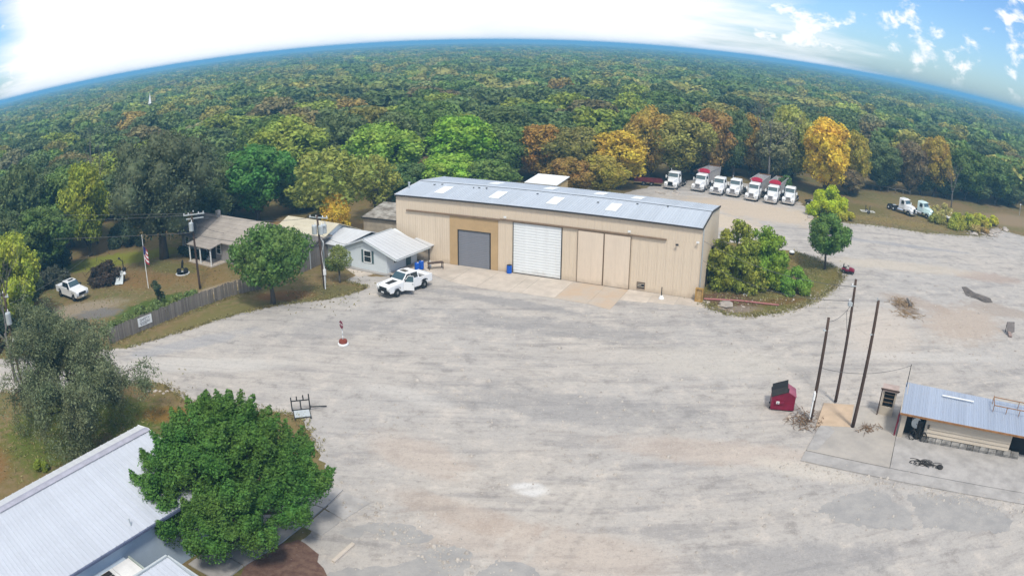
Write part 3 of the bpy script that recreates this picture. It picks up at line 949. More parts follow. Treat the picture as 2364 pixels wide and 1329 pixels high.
def window(parent, x, y, z, w, h, rz=0.0, shutters=False, name='window', bars=True):
    """window on a wall whose outside is -y; x, z is its lower left corner"""
    wn_ = empty(name, (x, y, z), rz)
    wn_.parent = parent
    b_ = MB()
    b_.box(0.04, w - 0.04, -0.012, 0.02, 0.04, h - 0.04)
    b_.build('pane', M_GLASS, wn_)
    b_ = MB()
    for (xa, xb, za, zb) in ((-0.05, 0.05, -0.05, h + 0.05), (w - 0.05, w + 0.05, -0.05, h + 0.05), (0.05, w - 0.05, -0.05, 0.05), (0.05, w - 0.05, h - 0.05, h + 0.05)):
        b_.box(xa, xb, -0.05, 0.02, za, zb)
    if bars:
        b_.box(0.05, w - 0.05, -0.03, 0.0, h / 2 - 0.025, h / 2 + 0.025)
    b_.build('frame', M_WHITE, wn_)
    if shutters:
        for xa in (-0.36, w + 0.08):
            b_ = MB()
            b_.box(xa, xa + 0.28, -0.04, 0.0, -0.05, h + 0.05)
            b_.build('shutter', M_SHUT, wn_)
    return wn_


window(of, -3.35, -0.01, 1.0, 1.1, 1.35, 0, True)
window(of, 0.01, 1.2, 0.95, 0.8, 0.8, 90)
window(of, 0.01, 2.1, 0.95, 0.8, 0.8, 90)
b = MB()
b.box(-0.01, 0.05, 3.5, 4.4, 0.1, 2.05)
b.build('door', M_SHUT, of)
b = MB()
b.extr([(-GW + 0.35, -0.45, 0.25), (-GW + 0.95, -0.45, 0.25), (-GW + 0.95, -0.45, 0.95), (-GW + 0.35, -0.45, 0.95)], (0, 0.45, 0))
b.build('window_air_conditioner', M_GREYMETAL, of)
b = MB()
b.box(-GW - 3.3, 0.35, -0.55, 0.9, 0.0, 0.12)
b.build('footing', M_CONC_D, of)

# ------------------------------------------------------------------ houses of the left yard
ho = empty('ranch_house', (-44.9, 91.4, 0), -30, 'grey ranch house with tan roof and front porch behind dark hedge', 'house')
HL, HD = 15.0, 8.0
b = MB()
b.box(0, HL, 0, HD, 0, 2.75)
b.build('wall', M_BRICKW, ho)
for x in (0.02, HL - 0.05):
    b = MB()
    b.extr([(x, 0.0, 2.75), (x, HD, 2.75), (x, HD / 2, 4.6)], (0.03, 0, 0))
    b.build('gable', M_BRICKW, ho)


def shingle_roof(parent, x0, x1, y0, z0, y1, z1, m, rows=7, lip=0.02):
    """roof plane from the eave (y0, z0) to the ridge (y1, z1) made of overlapping courses"""
    for k in range(rows):
        t0, t1 = k / rows, (k + 1) / rows + 0.04
        ya, yb = y0 + (y1 - y0) * t0, y0 + (y1 - y0) * min(1, t1)
        za, zb = z0 + (z1 - z0) * t0, z0 + (z1 - z0) * min(1, t1)
        b_ = MB()
        b_.extr([(x0, ya, za + 0.10 + lip), (x0, yb, zb + 0.085), (x0, yb, zb), (x0, ya, za)], (x1 - x0, 0, 0))
        b_.build('shingle_course', m, parent)


shingle_roof(ho, -0.5, 5.0, -0.5, 2.55, HD / 2, 4.62, M_SHINGLEG)
shingle_roof(ho, 5.01, HL + 0.5, -0.5, 2.55, HD / 2, 4.62, M_SHINGLE)
shingle_roof(ho, -0.5, HL + 0.5, HD + 0.5, 2.55, HD / 2, 4.63, M_SHINGLE)
shingle_roof(ho, 5.02, 10.5, -2.6, 2.30, -0.55, 2.62, M_SHINGLE, 3)
for x in (5.3, 7.8, 10.2):
    b = MB()
    b.box(x, x + 0.13, -2.45, -2.32, 0, 2.32)
    b.build('porch_post', M_WHITE, ho)
b = MB()
b.box(5.1, 10.5, -2.6, -0.02, 0, 0.15)
b.build('porch_floor', M_CONC, ho)
for x in (1.0, 3.2, 6.2, 8.6, 11.5):
    window(ho, x, -0.01, 0.95, 0.95, 1.35)
b = MB()
b.box(7.4, 8.3, -0.05, 0.0, 0.15, 2.2)
b.build('door', M_DARK, ho)
b = MB()
b.box(4.1, 4.6, 3.6, 4.2, 3.6, 5.3)
b.build('chimney', M_STONE, ho)
ch = empty('cream_house', (-30.2, 89.6, 0), -30, 'cream-roofed house half hidden behind the round lot tree', 'house')
b = MB()
b.extr([(0, 0, 0), (8.5, 0, 0), (8.5, 0, 2.7), (0, 0, 2.7)], (0, 7, 0))
b.build('wall', mat('pale_sage_wall', (0.45, 0.47, 0.42), 0.8), ch)
b = MB()
b.extr([(8.46, 0, 2.7), (8.46, 7, 2.7), (8.46, 3.5, 4.1)], (0.04, 0, 0))
b.build('gable', M_OFFICE, ch)
shingle_roof(ch, -0.4, 8.9, -0.5, 2.5, 3.5, 4.15, M_CREAM, 6, 0.01)
shingle_roof(ch, -0.4, 8.9, 7.5, 2.5, 3.5, 4.16, M_CREAM, 6, 0.01)
window(ch, 5.5, -0.01, 1.0, 1.0, 1.1)
window(ch, 2.0, -0.01, 1.0, 1.0, 1.1)

# tall grey privacy screen next to the office
fs_ = empty('privacy_fence', (-24.2, 81.6, 0), 66, 'tall grey board screen between the round tree and the office', 'fence')
pm = MB()
pm.box(0, 0.185, -0.012, 0.012, 0.03, 3.0)
pme = pm.mesh('plank', M_PLANK)
for k in range(30):
    o = link('plank', pme, fs_, (k * 0.195, 0.012 * (k % 2), random.uniform(-0.02, 0.02)))
b = MB()
b.box(0, 5.85, 0.03, 0.08, 0.5, 0.6)
b.box(0, 5.85, 0.03, 0.08, 2.4, 2.5)
b.build('rail', M_PLANK, fs_)
cp = empty('carport', (-27.2, 85.2, 0), -28, 'flat grey-roofed carport behind the board screen', 'carport')
b = MB()
b.extr([(0, 0, 2.9), (4.4, 0, 2.9), (4.4, 4.2, 3.05), (0, 4.2, 3.05)], (0, 0, 0.14))
b.build('roof', M_SHINGLEG, cp)
for (x, y) in ((0.1, 0.1), (4.2, 0.1), (0.1, 4.0), (4.2, 4.0)):
    b = MB()
    b.box(x, x + 0.1, y, y + 0.1, 0, 2.9)
    b.build('post', M_GREYMETAL, cp)

# ------------------------------------------------------------------ white-roofed building at the lower left
lb = empty('white_roofed_building', (-22.0, 35.2, 0), 62.6 - 180, 'long low building with ribbed white metal roof under the big green tree', 'building')
# local x runs from the far end towards the camera side; local +y faces the yard
LR, LE, HWD, LLEN = 4.95, 3.75, 6.75, 26.0
b = MB()
b.extr([(0.3, -1.1, 0), (0.3, HWD - 0.35, 0), (0.3, HWD - 0.35, LE - 0.05), (0.3, 0, LR - 0.1), (0.3, -1.1, LR - 0.35)], (LLEN, 0, 0))
b.build('wall', M_WALLBLUE, lb)
sl2 = math.atan2(LR - LE, HWD)
me2 = roof_panel(0.62, HWD / math.cos(sl2), M_BROOF, t=0.05, rib=0.03, nr=1)
FWD = 1.3
me2b = roof_panel(0.62, FWD / math.cos(sl2), M_WROOF, t=0.05, rib=0.03, nr=1)
for k in range(42):
    o = link('roof_panel', me2, lb, (0.62 * (k + 1), HWD, LE))
    o.rotation_euler = (sl2, 0, math.pi)
    o = link('roof_panel', me2b, lb, (0.62 * k, -FWD, LR - FWD * math.tan(sl2)))
    o.rotation_euler = (sl2, 0, 0)
b = MB()
b.extr([(0, -0.30, LR + 0.01), (0, 0, LR + 0.075), (0, 0.30, LR + 0.01), (0, 0, LR + 0.045)], (LLEN, 0, 0))
b.build('ridge_cap', mat('mauve_grey_cap', (0.36, 0.36, 0.42), 0.5), lb)
b = MB()
b.box(0, LLEN, HWD + 0.005, HWD + 0.12, LE - 0.14, LE + 0.0)
b.build('eave_gutter', mat('slate_gutter', (0.10, 0.12, 0.19), 0.5), lb)
b = MB()
for (yy_, zz_) in ((-1.3, LR - 0.23), (HWD, LE)):
    b.extr([(-0.05, 0, LR + 0.05), (-0.05, yy_, zz_ + 0.05), (-0.05, yy_, zz_ - 0.15), (-0.05, 0, LR - 0.15)], (0.045, 0, 0))
b.build('rake_trim', M_WHITE, lb)
b = MB()
b.tube([(0, 0, 0), (0, 0, 0.45)], 0.05, 8)
b.build('vent_pipe', M_GREYMETAL, lb, (6.6, HWD - 0.7, LE + 0.15))
# flat membrane roof and a second wing in front of it
fr = empty('flat_roof_wing', (-22.0, 35.2, 0), 62.6 - 180, 'flat white membrane roof with dark panels below the ribbed roof', 'building')
b = MB()
b.box(8.05, 20, 5.9, 8.3, 0, 2.68)
b.build('wall', M_WALLBLUE, fr)
for k in range(9):
    b = MB()
    b.box(7.95 + k * 1.35, 7.95 + (k + 1) * 1.35 - 0.03, 6.85, 8.4, 2.70, 2.80)
    b.build('roof_panel', M_DECK, fr)
b = MB()
b.box(7.83, 7.945, 6.85, 8.45, 2.62, 2.90)
b.build('parapet', mat('green_grey_edge', (0.30, 0.34, 0.31), 0.7), fr)
for k in range(3):
    b = MB()
    b.box(9.6, 11.0, 7.0 + k * 0.42, 7.3 + k * 0.42, 2.81, 2.89)
    b.build('roof_panel', M_RUBBER, fr)
sw = empty('side_wing', (-22.0, 35.2, 0), 62.6 - 180, 'small pale blue pitched roof at the bottom edge beside the mulch bed', 'building')
b = MB()
b.box(6.6, 20, 9.0, 12.2, 0, 2.7)
b.build('wall', M_WALLBLUE, sw)
me3 = roof_panel(0.55, 3.8, M_BROOF, t=0.05, rib=0.03, nr=1)
for k in range(22):
    o = link('roof_panel', me3, sw, (6.35 + 0.55 * (k + 1), 12.6, 2.66))
    o.rotation_euler = (R(6), 0, math.pi)
b = MB()
b.box(6.24, 6.34, 8.80, 12.7, 2.60, 3.14)
b.build('rake_trim', M_GREYMETAL, sw)
b = MB()
b.box(6.34, 18, 8.66, 8.79, 2.95, 3.16)
b.build('ridge_cap', M_GREYMETAL, sw)

# pavement and kerb beside it
pv = empty('side_pavement', (0, 0, 0))
pv['kind'] = 'structure'
slab_row('slab', [[(-10.2, 38.2), (-12.3, 39.0), (-13.5, 37.0), (-11.0, 36.0)], [(-11.05, 35.95), (-13.55, 36.95), (-14.6, 35.0), (-11.9, 33.9)],
                  [(-11.95, 33.85), (-14.65, 34.95), (-15.7, 32.9), (-12.9, 31.8)], [(-13.0, 31.75), (-15.75, 32.85), (-16.9, 30.6), (-14.4, 29.4)],
                  [(-14.45, 29.35), (-16.95, 30.5), (-17.8, 28.6), (-15.3, 27.5)]], M_CONC_D, -0.05, 0.09, pv)
slab_row('slab', [[(-8.3, 37.0), (-10.1, 38.0), (-10.9, 36.0), (-9.6, 35.0)], [(-9.65, 34.95), (-10.95, 35.9), (-11.8, 33.9), (-10.6, 33.2)]], M_CONC_D, -0.05, 0.03, pv)
b = MB()
b.extr([(-9.55, 30.9, 0), (-9.35, 30.75, 0), (-8.5, 32.6, 0), (-8.7, 32.75, 0)], (0, 0, 0.13))
b.build('wheel_stop', M_CONC, None)
tag(bpy.context.scene.objects[-1] if False else [o for o in COL.objects if o.name.startswith('wheel_stop')][0], 'concrete wheel stop on the patched asphalt by the mulch bed', 'wheel stop')

# ------------------------------------------------------------------ fuel shed with pad on the right
sp = empty('shed_pavement', (29.1, 42.7, 0), -31.5)
sp['kind'] = 'structure'


def lq(parent, name, pts, z0, z1, m):
    b_ = MB()
    b_.extr([(x, y, z0) for x, y in pts], (0, 0, z1 - z0))
    return b_.build(name, m, parent)


lq(sp, 'slab', [(-7.0, -4.9), (-0.15, -5.0), (-0.1, 1.6), (-6.6, 0.4)], -0.05, 0.12, M_CONC_W)
lq(sp, 'slab', [(-0.08, -5.0), (13.5, -5.2), (13.5, 6.0), (-0.06, 6.0)], -0.05, 0.12, M_CONC_D)
lq(sp, 'slab', [(-7.1, -6.4), (13.5, -6.75), (13.5, -5.24), (-7.05, -4.95)], -0.05, 0.085, M_CONC_D)
lq(sp, 'slab', [(-6.55, 0.45), (-0.12, 1.65), (-0.2, 4.6), (-7.2, 3.4)], -0.05, 0.10, M_CONC_W)
lq(sp, 'slab', [(-7.06, -0.9), (-4.22, 0.0), (-4.5, 4.0), (-7.15, 3.2)], 0.0, 0.135, mat('tan_slab', (0.50, 0.375, 0.26), 0.9, var=0.12, scale=0.8, coord='Position'))
lq(sp, 'slab', [(-7.0, -4.8), (-6.2, -4.6), (-5.4, -1.2), (-6.7, 0.3)], 0.1, 0.128, M_CONC_D)

sh = empty('fuel_shed', (29.1, 42.7, 0.12), -31.5, 'narrow shed with blue-grey metal roof, cream boards and stone base', 'shed')
SE, SB = 2.15, 2.65     # eave front, back
SLN, SDP = 14.0, 4.2
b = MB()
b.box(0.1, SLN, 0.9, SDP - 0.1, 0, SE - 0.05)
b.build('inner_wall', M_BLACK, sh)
b = MB()
b.extr([(0.03, 0.03, 0), (0.03, SDP, 0), (0.03, SDP, SB), (0.03, 0.03, SE)], (0.06, 0, 0))
b.build('end_wall', M_SIDING, sh)
b = MB()
b.box(0.1, SLN, SDP - 0.08, SDP, 0, SB - 0.06)
b.build('back_wall', M_SIDING, sh)
bd = MB()
bd.extr([(2.3, -0.045, 0), (2.3, 0.06, 0), (2.3, 0.06, 0.318), (2.3, 0.03, 0.318)], (8.5, 0, 0))
bdm = bd.mesh('board', M_SIDING)
for k in range(5):
    link('board', bdm, sh, (0, 0, 0.52 + k * 0.32))
b = MB()
b.box(2.25, 10.85, 0.08, 0.9, 0.1, SE - 0.1)
b.build('wall_core', M_SIDING, sh)
rng = random.Random(4)
x = 2.2
while x < 11.6:
    w = rng.uniform(0.55, 0.95)
    b = MB()
    h = rng.uniform(0.44, 0.51)
    b.loft([[(x + 0.04, -0.08, 0), (x + w - 0.04, -0.10, 0), (x + w - 0.03, 0.3, 0), (x + 0.03, 0.3, 0)],
            [(x + 0.0, -0.14, h * 0.5), (x + w - 0.02, -0.12, h * 0.5), (x + w - 0.02, 0.3, h * 0.5), (x + 0.02, 0.3, h * 0.5)],
            [(x + 0.05, -0.05, h), (x + w - 0.06, -0.07, h), (x + w - 0.04, 0.3, h), (x + 0.04, 0.3, h)]])
    b.build('stone', M_STONE, sh)
    x += w
b = MB()
b.box(-0.02, 0.42, 0.0, 0.06, 0.0, SE - 0.05)
b.box(0.42, 2.25, 0.0, 0.06, SE - 0.30, SE - 0.05)
b.build('trim', M_SIDING, sh)
b = MB()
b.box(10.85, SLN, 0.0, 0.06, SE - 0.25, SE - 0.05)
b.build('trim', M_SIDING, sh)
ss = math.atan2(SB - SE, SDP + 0.6)
rp2 = roof_panel(0.75, (SDP + 0.6) / math.cos(ss), M_BLUEROOF, t=0.03, rib=0.03, nr=3)
for k in range(19):
    o = link('roof_panel', rp2, sh, (-0.2 + k * 0.75, -0.35, SE + 0.0))
    o.rotation_euler = (ss, 0, 0)
b = MB()
b.box(-0.25, SLN, -0.43, -0.36, SE - 0.13, SE + 0.02)
b.build('eave_trim', M_RUST, sh)
b = MB()
b.extr([(-0.28, -0.4, SE - 0.1), (-0.28, SDP + 0.3, SB - 0.06), (-0.28, SDP + 0.3, SB + 0.1), (-0.28, -0.4, SE + 0.06)], (0.06, 0, 0))
b.build('rake_trim', M_SIDING, sh)
b = MB()
b.obox((5.0, 3.2, SE + 0.52), (3.2, 0.16, 0.05), Matrix.Rotation(ss, 3, 'X'))
b.build('light_tube', M_WHITE, sh)
b = MB()
for (p, q) in (((8.6, 2.4, 2.5), (8.6, 2.4, 3.1)), ((8.6, 3.7, 2.6), (8.6, 3.7, 3.3)), ((8.6, 2.4, 3.05), (12.5, 2.4, 3.05)), ((8.6, 3.7, 3.2), (13.5, 3.7, 3.2)), ((8.6, 2.4, 3.05), (8.6, 3.7, 3.2)),
               ((10.0, 2.4, 2.5), (10.0, 2.4, 3.05)), ((11.4, 2.4, 2.5), (11.4, 2.4, 3.05)), ((11.4, 3.7, 2.6), (11.4, 3.7, 3.2))):
    b.tube([p, q], 0.04, 5)
b.build('roof_rail', M_RUST, sh)
# things in the openings
hr = empty('hose_reel', (30.1, 42.2, 0.12), -31.5, 'grey hose reel with black hose loops in the left shed opening', 'hose reel')
b = MB()
b.lathe([(0.45, -0.04), (0.45, 0.04)], (0.3, 0.25, 1.25), 16, 'Y')
b.lathe([(0.2, 0.04), (0.2, 0.36)], (0.3, 0.25, 1.25), 12, 'Y')
b.lathe([(0.45, 0.36), (0.45, 0.42)], (0.3, 0.25, 1.25), 16, 'Y')
b.build('reel', M_GREYMETAL, hr)
b = MB()
for (cx, cz, rr) in ((0.2, 0.30, 0.42), (1.25, 0.25, 0.40)):
    b.tube([(cx + rr * 0.7 * math.cos(t), -0.18, 0.1 + cz + rr * math.sin(t)) for t in np.linspace(0, 2 * math.pi, 18)], 0.05, 6)
b.tube([(0.3, 0.0, 1.3), (0.7, -0.1, 1.1), (1.1, -0.15, 0.6), (1.25, -0.16, 0.3)], 0.03, 5)
b.tube([(0.2, 0.0, 0.9), (0.25, -0.1, 0.7), (0.2, -0.18, 0.55)], 0.05, 5)
b.build('hose', M_RUBBER, hr)
tk = empty('drum', (30.9, 42.15, 0.12), 0, 'dark grey drum standing in the left opening of the shed', 'drum')
b = MB()
b.lathe([(0.3, 0.5), (0.32, 0.52), (0.32, 1.5), (0.3, 1.52)], (0, 0, 0), 14)
b.build('barrel', M_CHASSIS, tk)
b = MB()
b.box(-0.35, 0.35, -0.3, 0.3, 0.0, 0.5)
b.build('stand', M_RUBBER, tk)
b = MB()
b.box(-0.1, 0.1, -0.06, 0.0, 0, 0.3)
o = b.build('switch_box', M_DARK, None, (31.20, 41.25, 1.35), R(-31.5))
tag(o, 'small dark switch box on the cream boards of the shed', 'switch box')
b = MB()
for k in range(34):
    t = rng.uniform(0, 6.28)
    cx, cy, rr = rng.gauss(0, 0.55), rng.gauss(0, 0.22), rng.uniform(0.2, 0.5)
    pts_ = [(cx + rr * math.cos(t + a) * 1.3, cy + rr * 0.6 * math.sin(t + a), 0.03 + 0.02 * (k % 4)) for a in np.linspace(0, 2.6, 6)]
    b.tube(pts_, 0.025, 4)
o = b.build('hose_tangle', M_RUBBER, None, (29.7, 38.2, 0.12), R(-31.5))
tag(o, 'tangle of black hose lying on the pad before the shed', 'hose')
b = MB()
b.lathe([(0.05, 0.02), (0.28, 0.03), (0.30, 0.12), (0.2, 0.2), (0.05, 0.22)], (0, 0, 0), 12)
o = b.build('hose_coil', M_RUBBER, None, (30.75, 37.35, 0.12))
tag(o, 'small coil of black hose at the end of the tangle', 'hose')
# booth
bo = empty('pump_booth', (29.0, 46.6, 0.1), -31.5, 'old beige pump booth with open window left of the shed', 'booth')
b = MB()
b.box(0, 1.3, 0, 0.08, 0, 0.75)
b.box(0, 0.16, 0, 0.08, 0.75, 2.1)
b.box(1.14, 1.3, 0, 0.08, 0.75, 2.1)
b.box(0, 0.08, 0.08, 1.1, 0, 2.1)
b.box(1.22, 1.3, 0.08, 1.1, 0, 2.1)
b.box(0, 1.3, 1.02, 1.1, 0, 2.1)
b.build('wall', M_SIDING, bo)
b = MB()
b.box(-0.12, 1.42, -0.15, 1.2, 2.1, 2.2)
b.build('roof', mat('booth_roof', (0.42, 0.33, 0.29), 0.8), bo)
b = MB()
b.box(0.16, 1.14, 0.3, 0.34, 0.75, 2.0)
b.build('screen', M_BLACK, bo)
for z in (1.05, 1.4, 1.75):
    b = MB()
    b.box(0.16, 1.14, 0.1, 0.16, z, z + 0.06)
    b.build('shelf', M_BROWNT, bo)
b = MB()
b.box(-0.16, -0.05, -0.2, -0.1, 0, 2.3)
b.box(-0.25, 1.5, -0.2, -0.1, 2.22, 2.32)
b.build('post', M_POLE, bo)
b = MB()
b.tube([(0, 0, 0), (0.05, 0.02, 4.5)], [0.05, 0.03], 6)
o = b.build('mast', M_CHASSIS, None, (30.9, 45.9, 0.1))
tag(o, 'thin dark mast carrying a wire at the shed corner', 'mast')
b = MB()
b.box(-0.05, 0.05, -0.05, 0.05, 0, 1.9)
b.box(-0.02, 0.08, -0.07, 0.07, 1.0, 1.35)
o = b.build('standpipe', M_RED, None, (28.9, 42.95, 0.12))
tag(o, 'short red standpipe at the near corner of the shed', 'standpipe')

# ------------------------------------------------------------------ poles and wires


def wire(name, a, b_, sag, label, r=0.02, group=None):
    a, b_ = Vector(a), Vector(b_)
    pts_ = []
    for k in range(15):
        t = k / 14
        p = a.lerp(b_, t)
        p.z -= sag * 4 * t * (1 - t)
        pts_.append(p)
    mb = MB()
    mb.tube(pts_, r, 4)
    o = mb.build(name, M_WIRE, None)
    return tag(o, label, 'wire', group)


def pole(loc, h, lean, label, r=0.15, extra=None):
    p = empty('utility_pole', loc, 0, label, 'utility pole')
    mb = MB()
    n = 7
    mb.tube([(lean[0] * k / n, lean[1] * k / n, h * k / n) for k in range(n + 1)], [r * (1 - 0.3 * k / n) for k in range(n + 1)], 9)
    mb.build('post', M_POLE, p, smooth=True)
    if extra:
        extra(p, h)
    return p


def insul(p, pts_):
    for q in pts_:
        mb = MB()
        mb.lathe([(0.03, 0), (0.06, 0.05), (0.04, 0.1), (0.06, 0.15), (0.02, 0.2)], q, 8)
        mb.build('insulator', M_WHITE, p)


def ex_a(p, h):
    mb = MB()
    mb.box(-0.22, -0.12, -0.22, -0.12, 0.1, 2.6)
    mb.box(-0.26, -0.1, -0.3, -0.14, 1.9, 2.5)
    mb.build('meter_riser', M_WHITE, p)
    mb = MB()
    mb.box(-0.3, 0.1, -0.08, 0.08, h - 1.0, h - 0.9)
    mb.build('bracket', M_GREYMETAL, p)


def ex_b(p, h):
    insul(p, [(-0.3, 0, h - 0.5), (-0.35, 0, h - 1.7)])
    mb = MB()
    mb.box(-0.4, 0.05, -0.04, 0.04, h - 0.55, h - 0.47)
    mb.build('bracket', M_GREYMETAL, p)
    mb = MB()
    mb.box(-0.45, -0.1, -0.12, 0.12, h - 2.1, h - 1.8)
    mb.build('switch_box', M_GREYMETAL, p)
    mb = MB()
    mb.tube([(-0.25, 0, h - 2.0), (-0.5, 0, h - 2.6), (-0.3, 0, h - 3.6), (-0.12, 0, h - 4.4)], 0.02, 4)
    mb.build('jumper', M_WIRE, p)


def ex_c(p, h):
    mb = MB()
    mb.tube([(0, 0, h - 0.02), (0, 0, h + 0.2)], 0.05, 6)
    mb.build('pole_pin', M_GREYMETAL, p)
    mb = MB()
    mb.box(-0.2, 0.2, -0.1, -0.06, h - 2.6, h - 2.5)
    mb.build('bracket', M_GREYMETAL, p)


pole((22.45, 46.6, 0.0), 8.3, (0.0, 0.0), 'shortest dark pole, beside the red dumpster', 0.16, ex_a)
pole((25.85, 49.3, 0.1), 10.2, (0.0, 0.1), 'tall black pole with brackets behind the tan slab', 0.15, ex_b)
pole((25.7, 44.9, 0.1), 10.1, (0.1, 0.0), 'brown pole standing alone in the middle of the shed pad', 0.17, ex_c)


def transformer(p, x, y, z, s=1.0):
    t_ = empty('transformer', (x, y, z))
    t_.parent = p
    mb = MB()
    mb.lathe([(0.20 * s, 0), (0.26 * s, 0.05), (0.27 * s, 0.85 * s), (0.24 * s, 0.92 * s), (0.06, 0.98 * s)], (0, 0, 0), 14)
    mb.build('tank', M_GREYMETAL, t_, smooth=False)
    mb = MB()
    mb.lathe([(0.04, 0), (0.07, 0.06), (0.04, 0.12), (0.07, 0.18), (0.02, 0.28)], (0.1, 0, 0.95 * s), 8)
    mb.build('bushing', M_WHITE, t_)


def ex_l1(p, h):
    mb = MB()
    mb.obox((0.05, 0, h - 0.25), (2.6, 0.12, 0.12), Matrix.Rotation(R(20), 3, 'Z'))
    mb.build('crossarm', M_GREYMETAL, p)
    mb = MB()
    mb.obox((0.05, 0.25, h - 0.75), (2.2, 0.12, 0.12), Matrix.Rotation(R(20), 3, 'Z'))
    mb.build('crossarm', M_GREYMETAL, p)
    insul(p, [(-1.1, -0.4, h - 0.2), (0.0, 0, h), (1.15, 0.42, h - 0.2), (0.6, 0.2, h - 0.2), (-0.6, -0.2, h - 0.2)])
    transformer(p, -0.25, -0.38, h - 2.1, 1.1)
    mb = MB()
    mb.tube([(0.25, 0, h - 1.2), (0.5, 0, h - 1.8), (0.2, -0.1, h - 2.6)], 0.025, 4)
    mb.build('jumper', M_WIRE, p)


pl1 = pole((-35.4, 75.9, 0), 8.95, (-0.25, 0.0), 'leaning pole with transformer behind the plank fence', 0.15, ex_l1)


def ex_l2(p, h):
    for (x, y) in ((-0.45, -0.2), (0.3, -0.3), (0.55, 0.2)):
        transformer(p, x - 0.3, y, h - 2.0, 1.05)
    mb = MB()
    mb.obox((-0.3, 0, h - 0.25), (2.3, 0.12, 0.12), Matrix.Rotation(R(-15), 3, 'Z'))
    mb.build('crossarm', M_GREYMETAL, p)
    mb = MB()
    mb.obox((-0.3, 0, h - 1.1), (1.7, 0.1, 0.1), Matrix.Rotation(R(-15), 3, 'Z'))
    mb.build('crossarm', M_GREYMETAL, p)
    insul(p, [(-1.3, 0.25, h - 0.2), (-0.6, 0.1, h - 0.2), (0.2, -0.1, h - 0.2), (0.7, -0.25, h - 0.2)])
    mb = MB()
    mb.tube([(0.1, -0.2, 0.1), (0.1, -0.2, 2.6)], 0.07, 6)
    mb.box(0.0, 0.3, -0.35, -0.15, 1.7, 2.3)
    mb.build('meter_riser', M_WHITE, p)
    mb = MB()
    mb.tube([(-0.1, -0.2, h - 2.4), (0.25, -0.25, h - 3.0), (-0.1, -0.2, h - 4.0), (0.05, -0.2, 2.6)], 0.025, 4)
    mb.build('jumper', M_WHITE, p)


pl2 = pole((-19.9, 76.2, 0), 8.1, (-0.45, 0.05), 'pole with three transformers left of the office', 0.15, ex_l2)
b = MB()
b.tube([(0, 0, 0), (-0.05, 0.0, 4.6)], 0.07, 8)
b.lathe([(0.02, 0), (0.11, 0.03), (0.11, 0.2), (0.03, 0.26)], (-0.05, 0, 4.5), 10)
o = b.build('conduit_mast', M_GREYMETAL, None, (-20.35, 78.4, 0))
tag(o, 'pale grey conduit mast standing beside the three-transformer pole', 'mast')


def ex_l0(p, h):
    transformer(p, 0.3, -0.15, h - 2.7, 1.15)
    mb = MB()
    mb.box(-0.05, 0.7, -0.05, 0.05, h - 0.35, h - 0.25)
    mb.build('crossarm', M_GREYMETAL, p)
    insul(p, [(0.0, 0, h), (0.6, 0, h - 0.25)])
    mb = MB()
    mb.lathe([(0.14, 0), (0.18, 0.08), (0.12, 0.3)], (0.35, -0.15, h - 4.2), 8)
    mb.build('street_light', M_WHITE, p)


pl0 = pole((-42.4, 44.9, 0), 10.0, (0.1, 0), 'pole with pale transformer at the left edge among dead branches', 0.16, ex_l0)
T1, T2, T0 = (-35.65, 75.9, 8.8), (-20.4, 76.2, 7.95), (-42.3, 44.9, 9.9)
wire('power_line', T1, (-110, 92, 9.6), 0.8, 'upper power line running left from the leaning pole', 0.025)
wire('power_line', (-36.6, 75.5, 8.7), (-110, 86, 9.3), 0.9, 'middle power line running left from the leaning pole', 0.025)
wire('service_line', (-35.6, 75.8, 6.6), (-110, 82, 7.4), 1.0, 'lowest power line running left from the leaning pole', 0.03)
wire('power_line', (-34.5, 76.3, 8.7), T2, 0.7, 'upper power line between the leaning pole and the three-transformer pole', 0.022)
wire('service_line', (-35.6, 75.9, 6.4), (-20.2, 76.2, 4.9), 0.5, 'sagging service line crossing the round lot tree', 0.028)
wire('service_line', (-35.6, 75.8, 8.0), (-36.5, 88.5, 3.2), 0.3, 'service drop from the leaning pole to the porch roof', 0.02)
wire('service_line', (-20.4, 76.1, 6.4), (-18.5, 82.5, 3.2), 0.3, 'service drop from the three-transformer pole to the office', 0.02)
wire('power_line', T0, (-75, 58, 9.8), 0.6, 'power line running left from the pole with dead branches', 0.025)
wire('guy_line', (-42.3, 44.9, 8.9), (-51, 75, 4.8), 0.5, 'thin line above the parked silver pickup', 0.02)
wire('service_line', (25.75, 49.35, 9.7), (19.4, 73.9, 6.3), 0.9, 'service wire from the tall black pole to the warehouse corner', 0.02)
wire('service_line', (25.75, 49.35, 8.6), (19.5, 74.0, 4.2), 1.1, 'lower service wire from the tall black pole to the warehouse', 0.02)
wire('service_line', (22.45, 46.6, 8.0), (25.7, 49.3, 8.3), 0.35, 'short wire between the shortest pole and the tall pole', 0.02)
wire('service_line', (22.5, 46.6, 4.4), (30.95, 45.9, 4.5), 0.55, 'sagging wire from the shortest pole to the shed mast', 0.02)

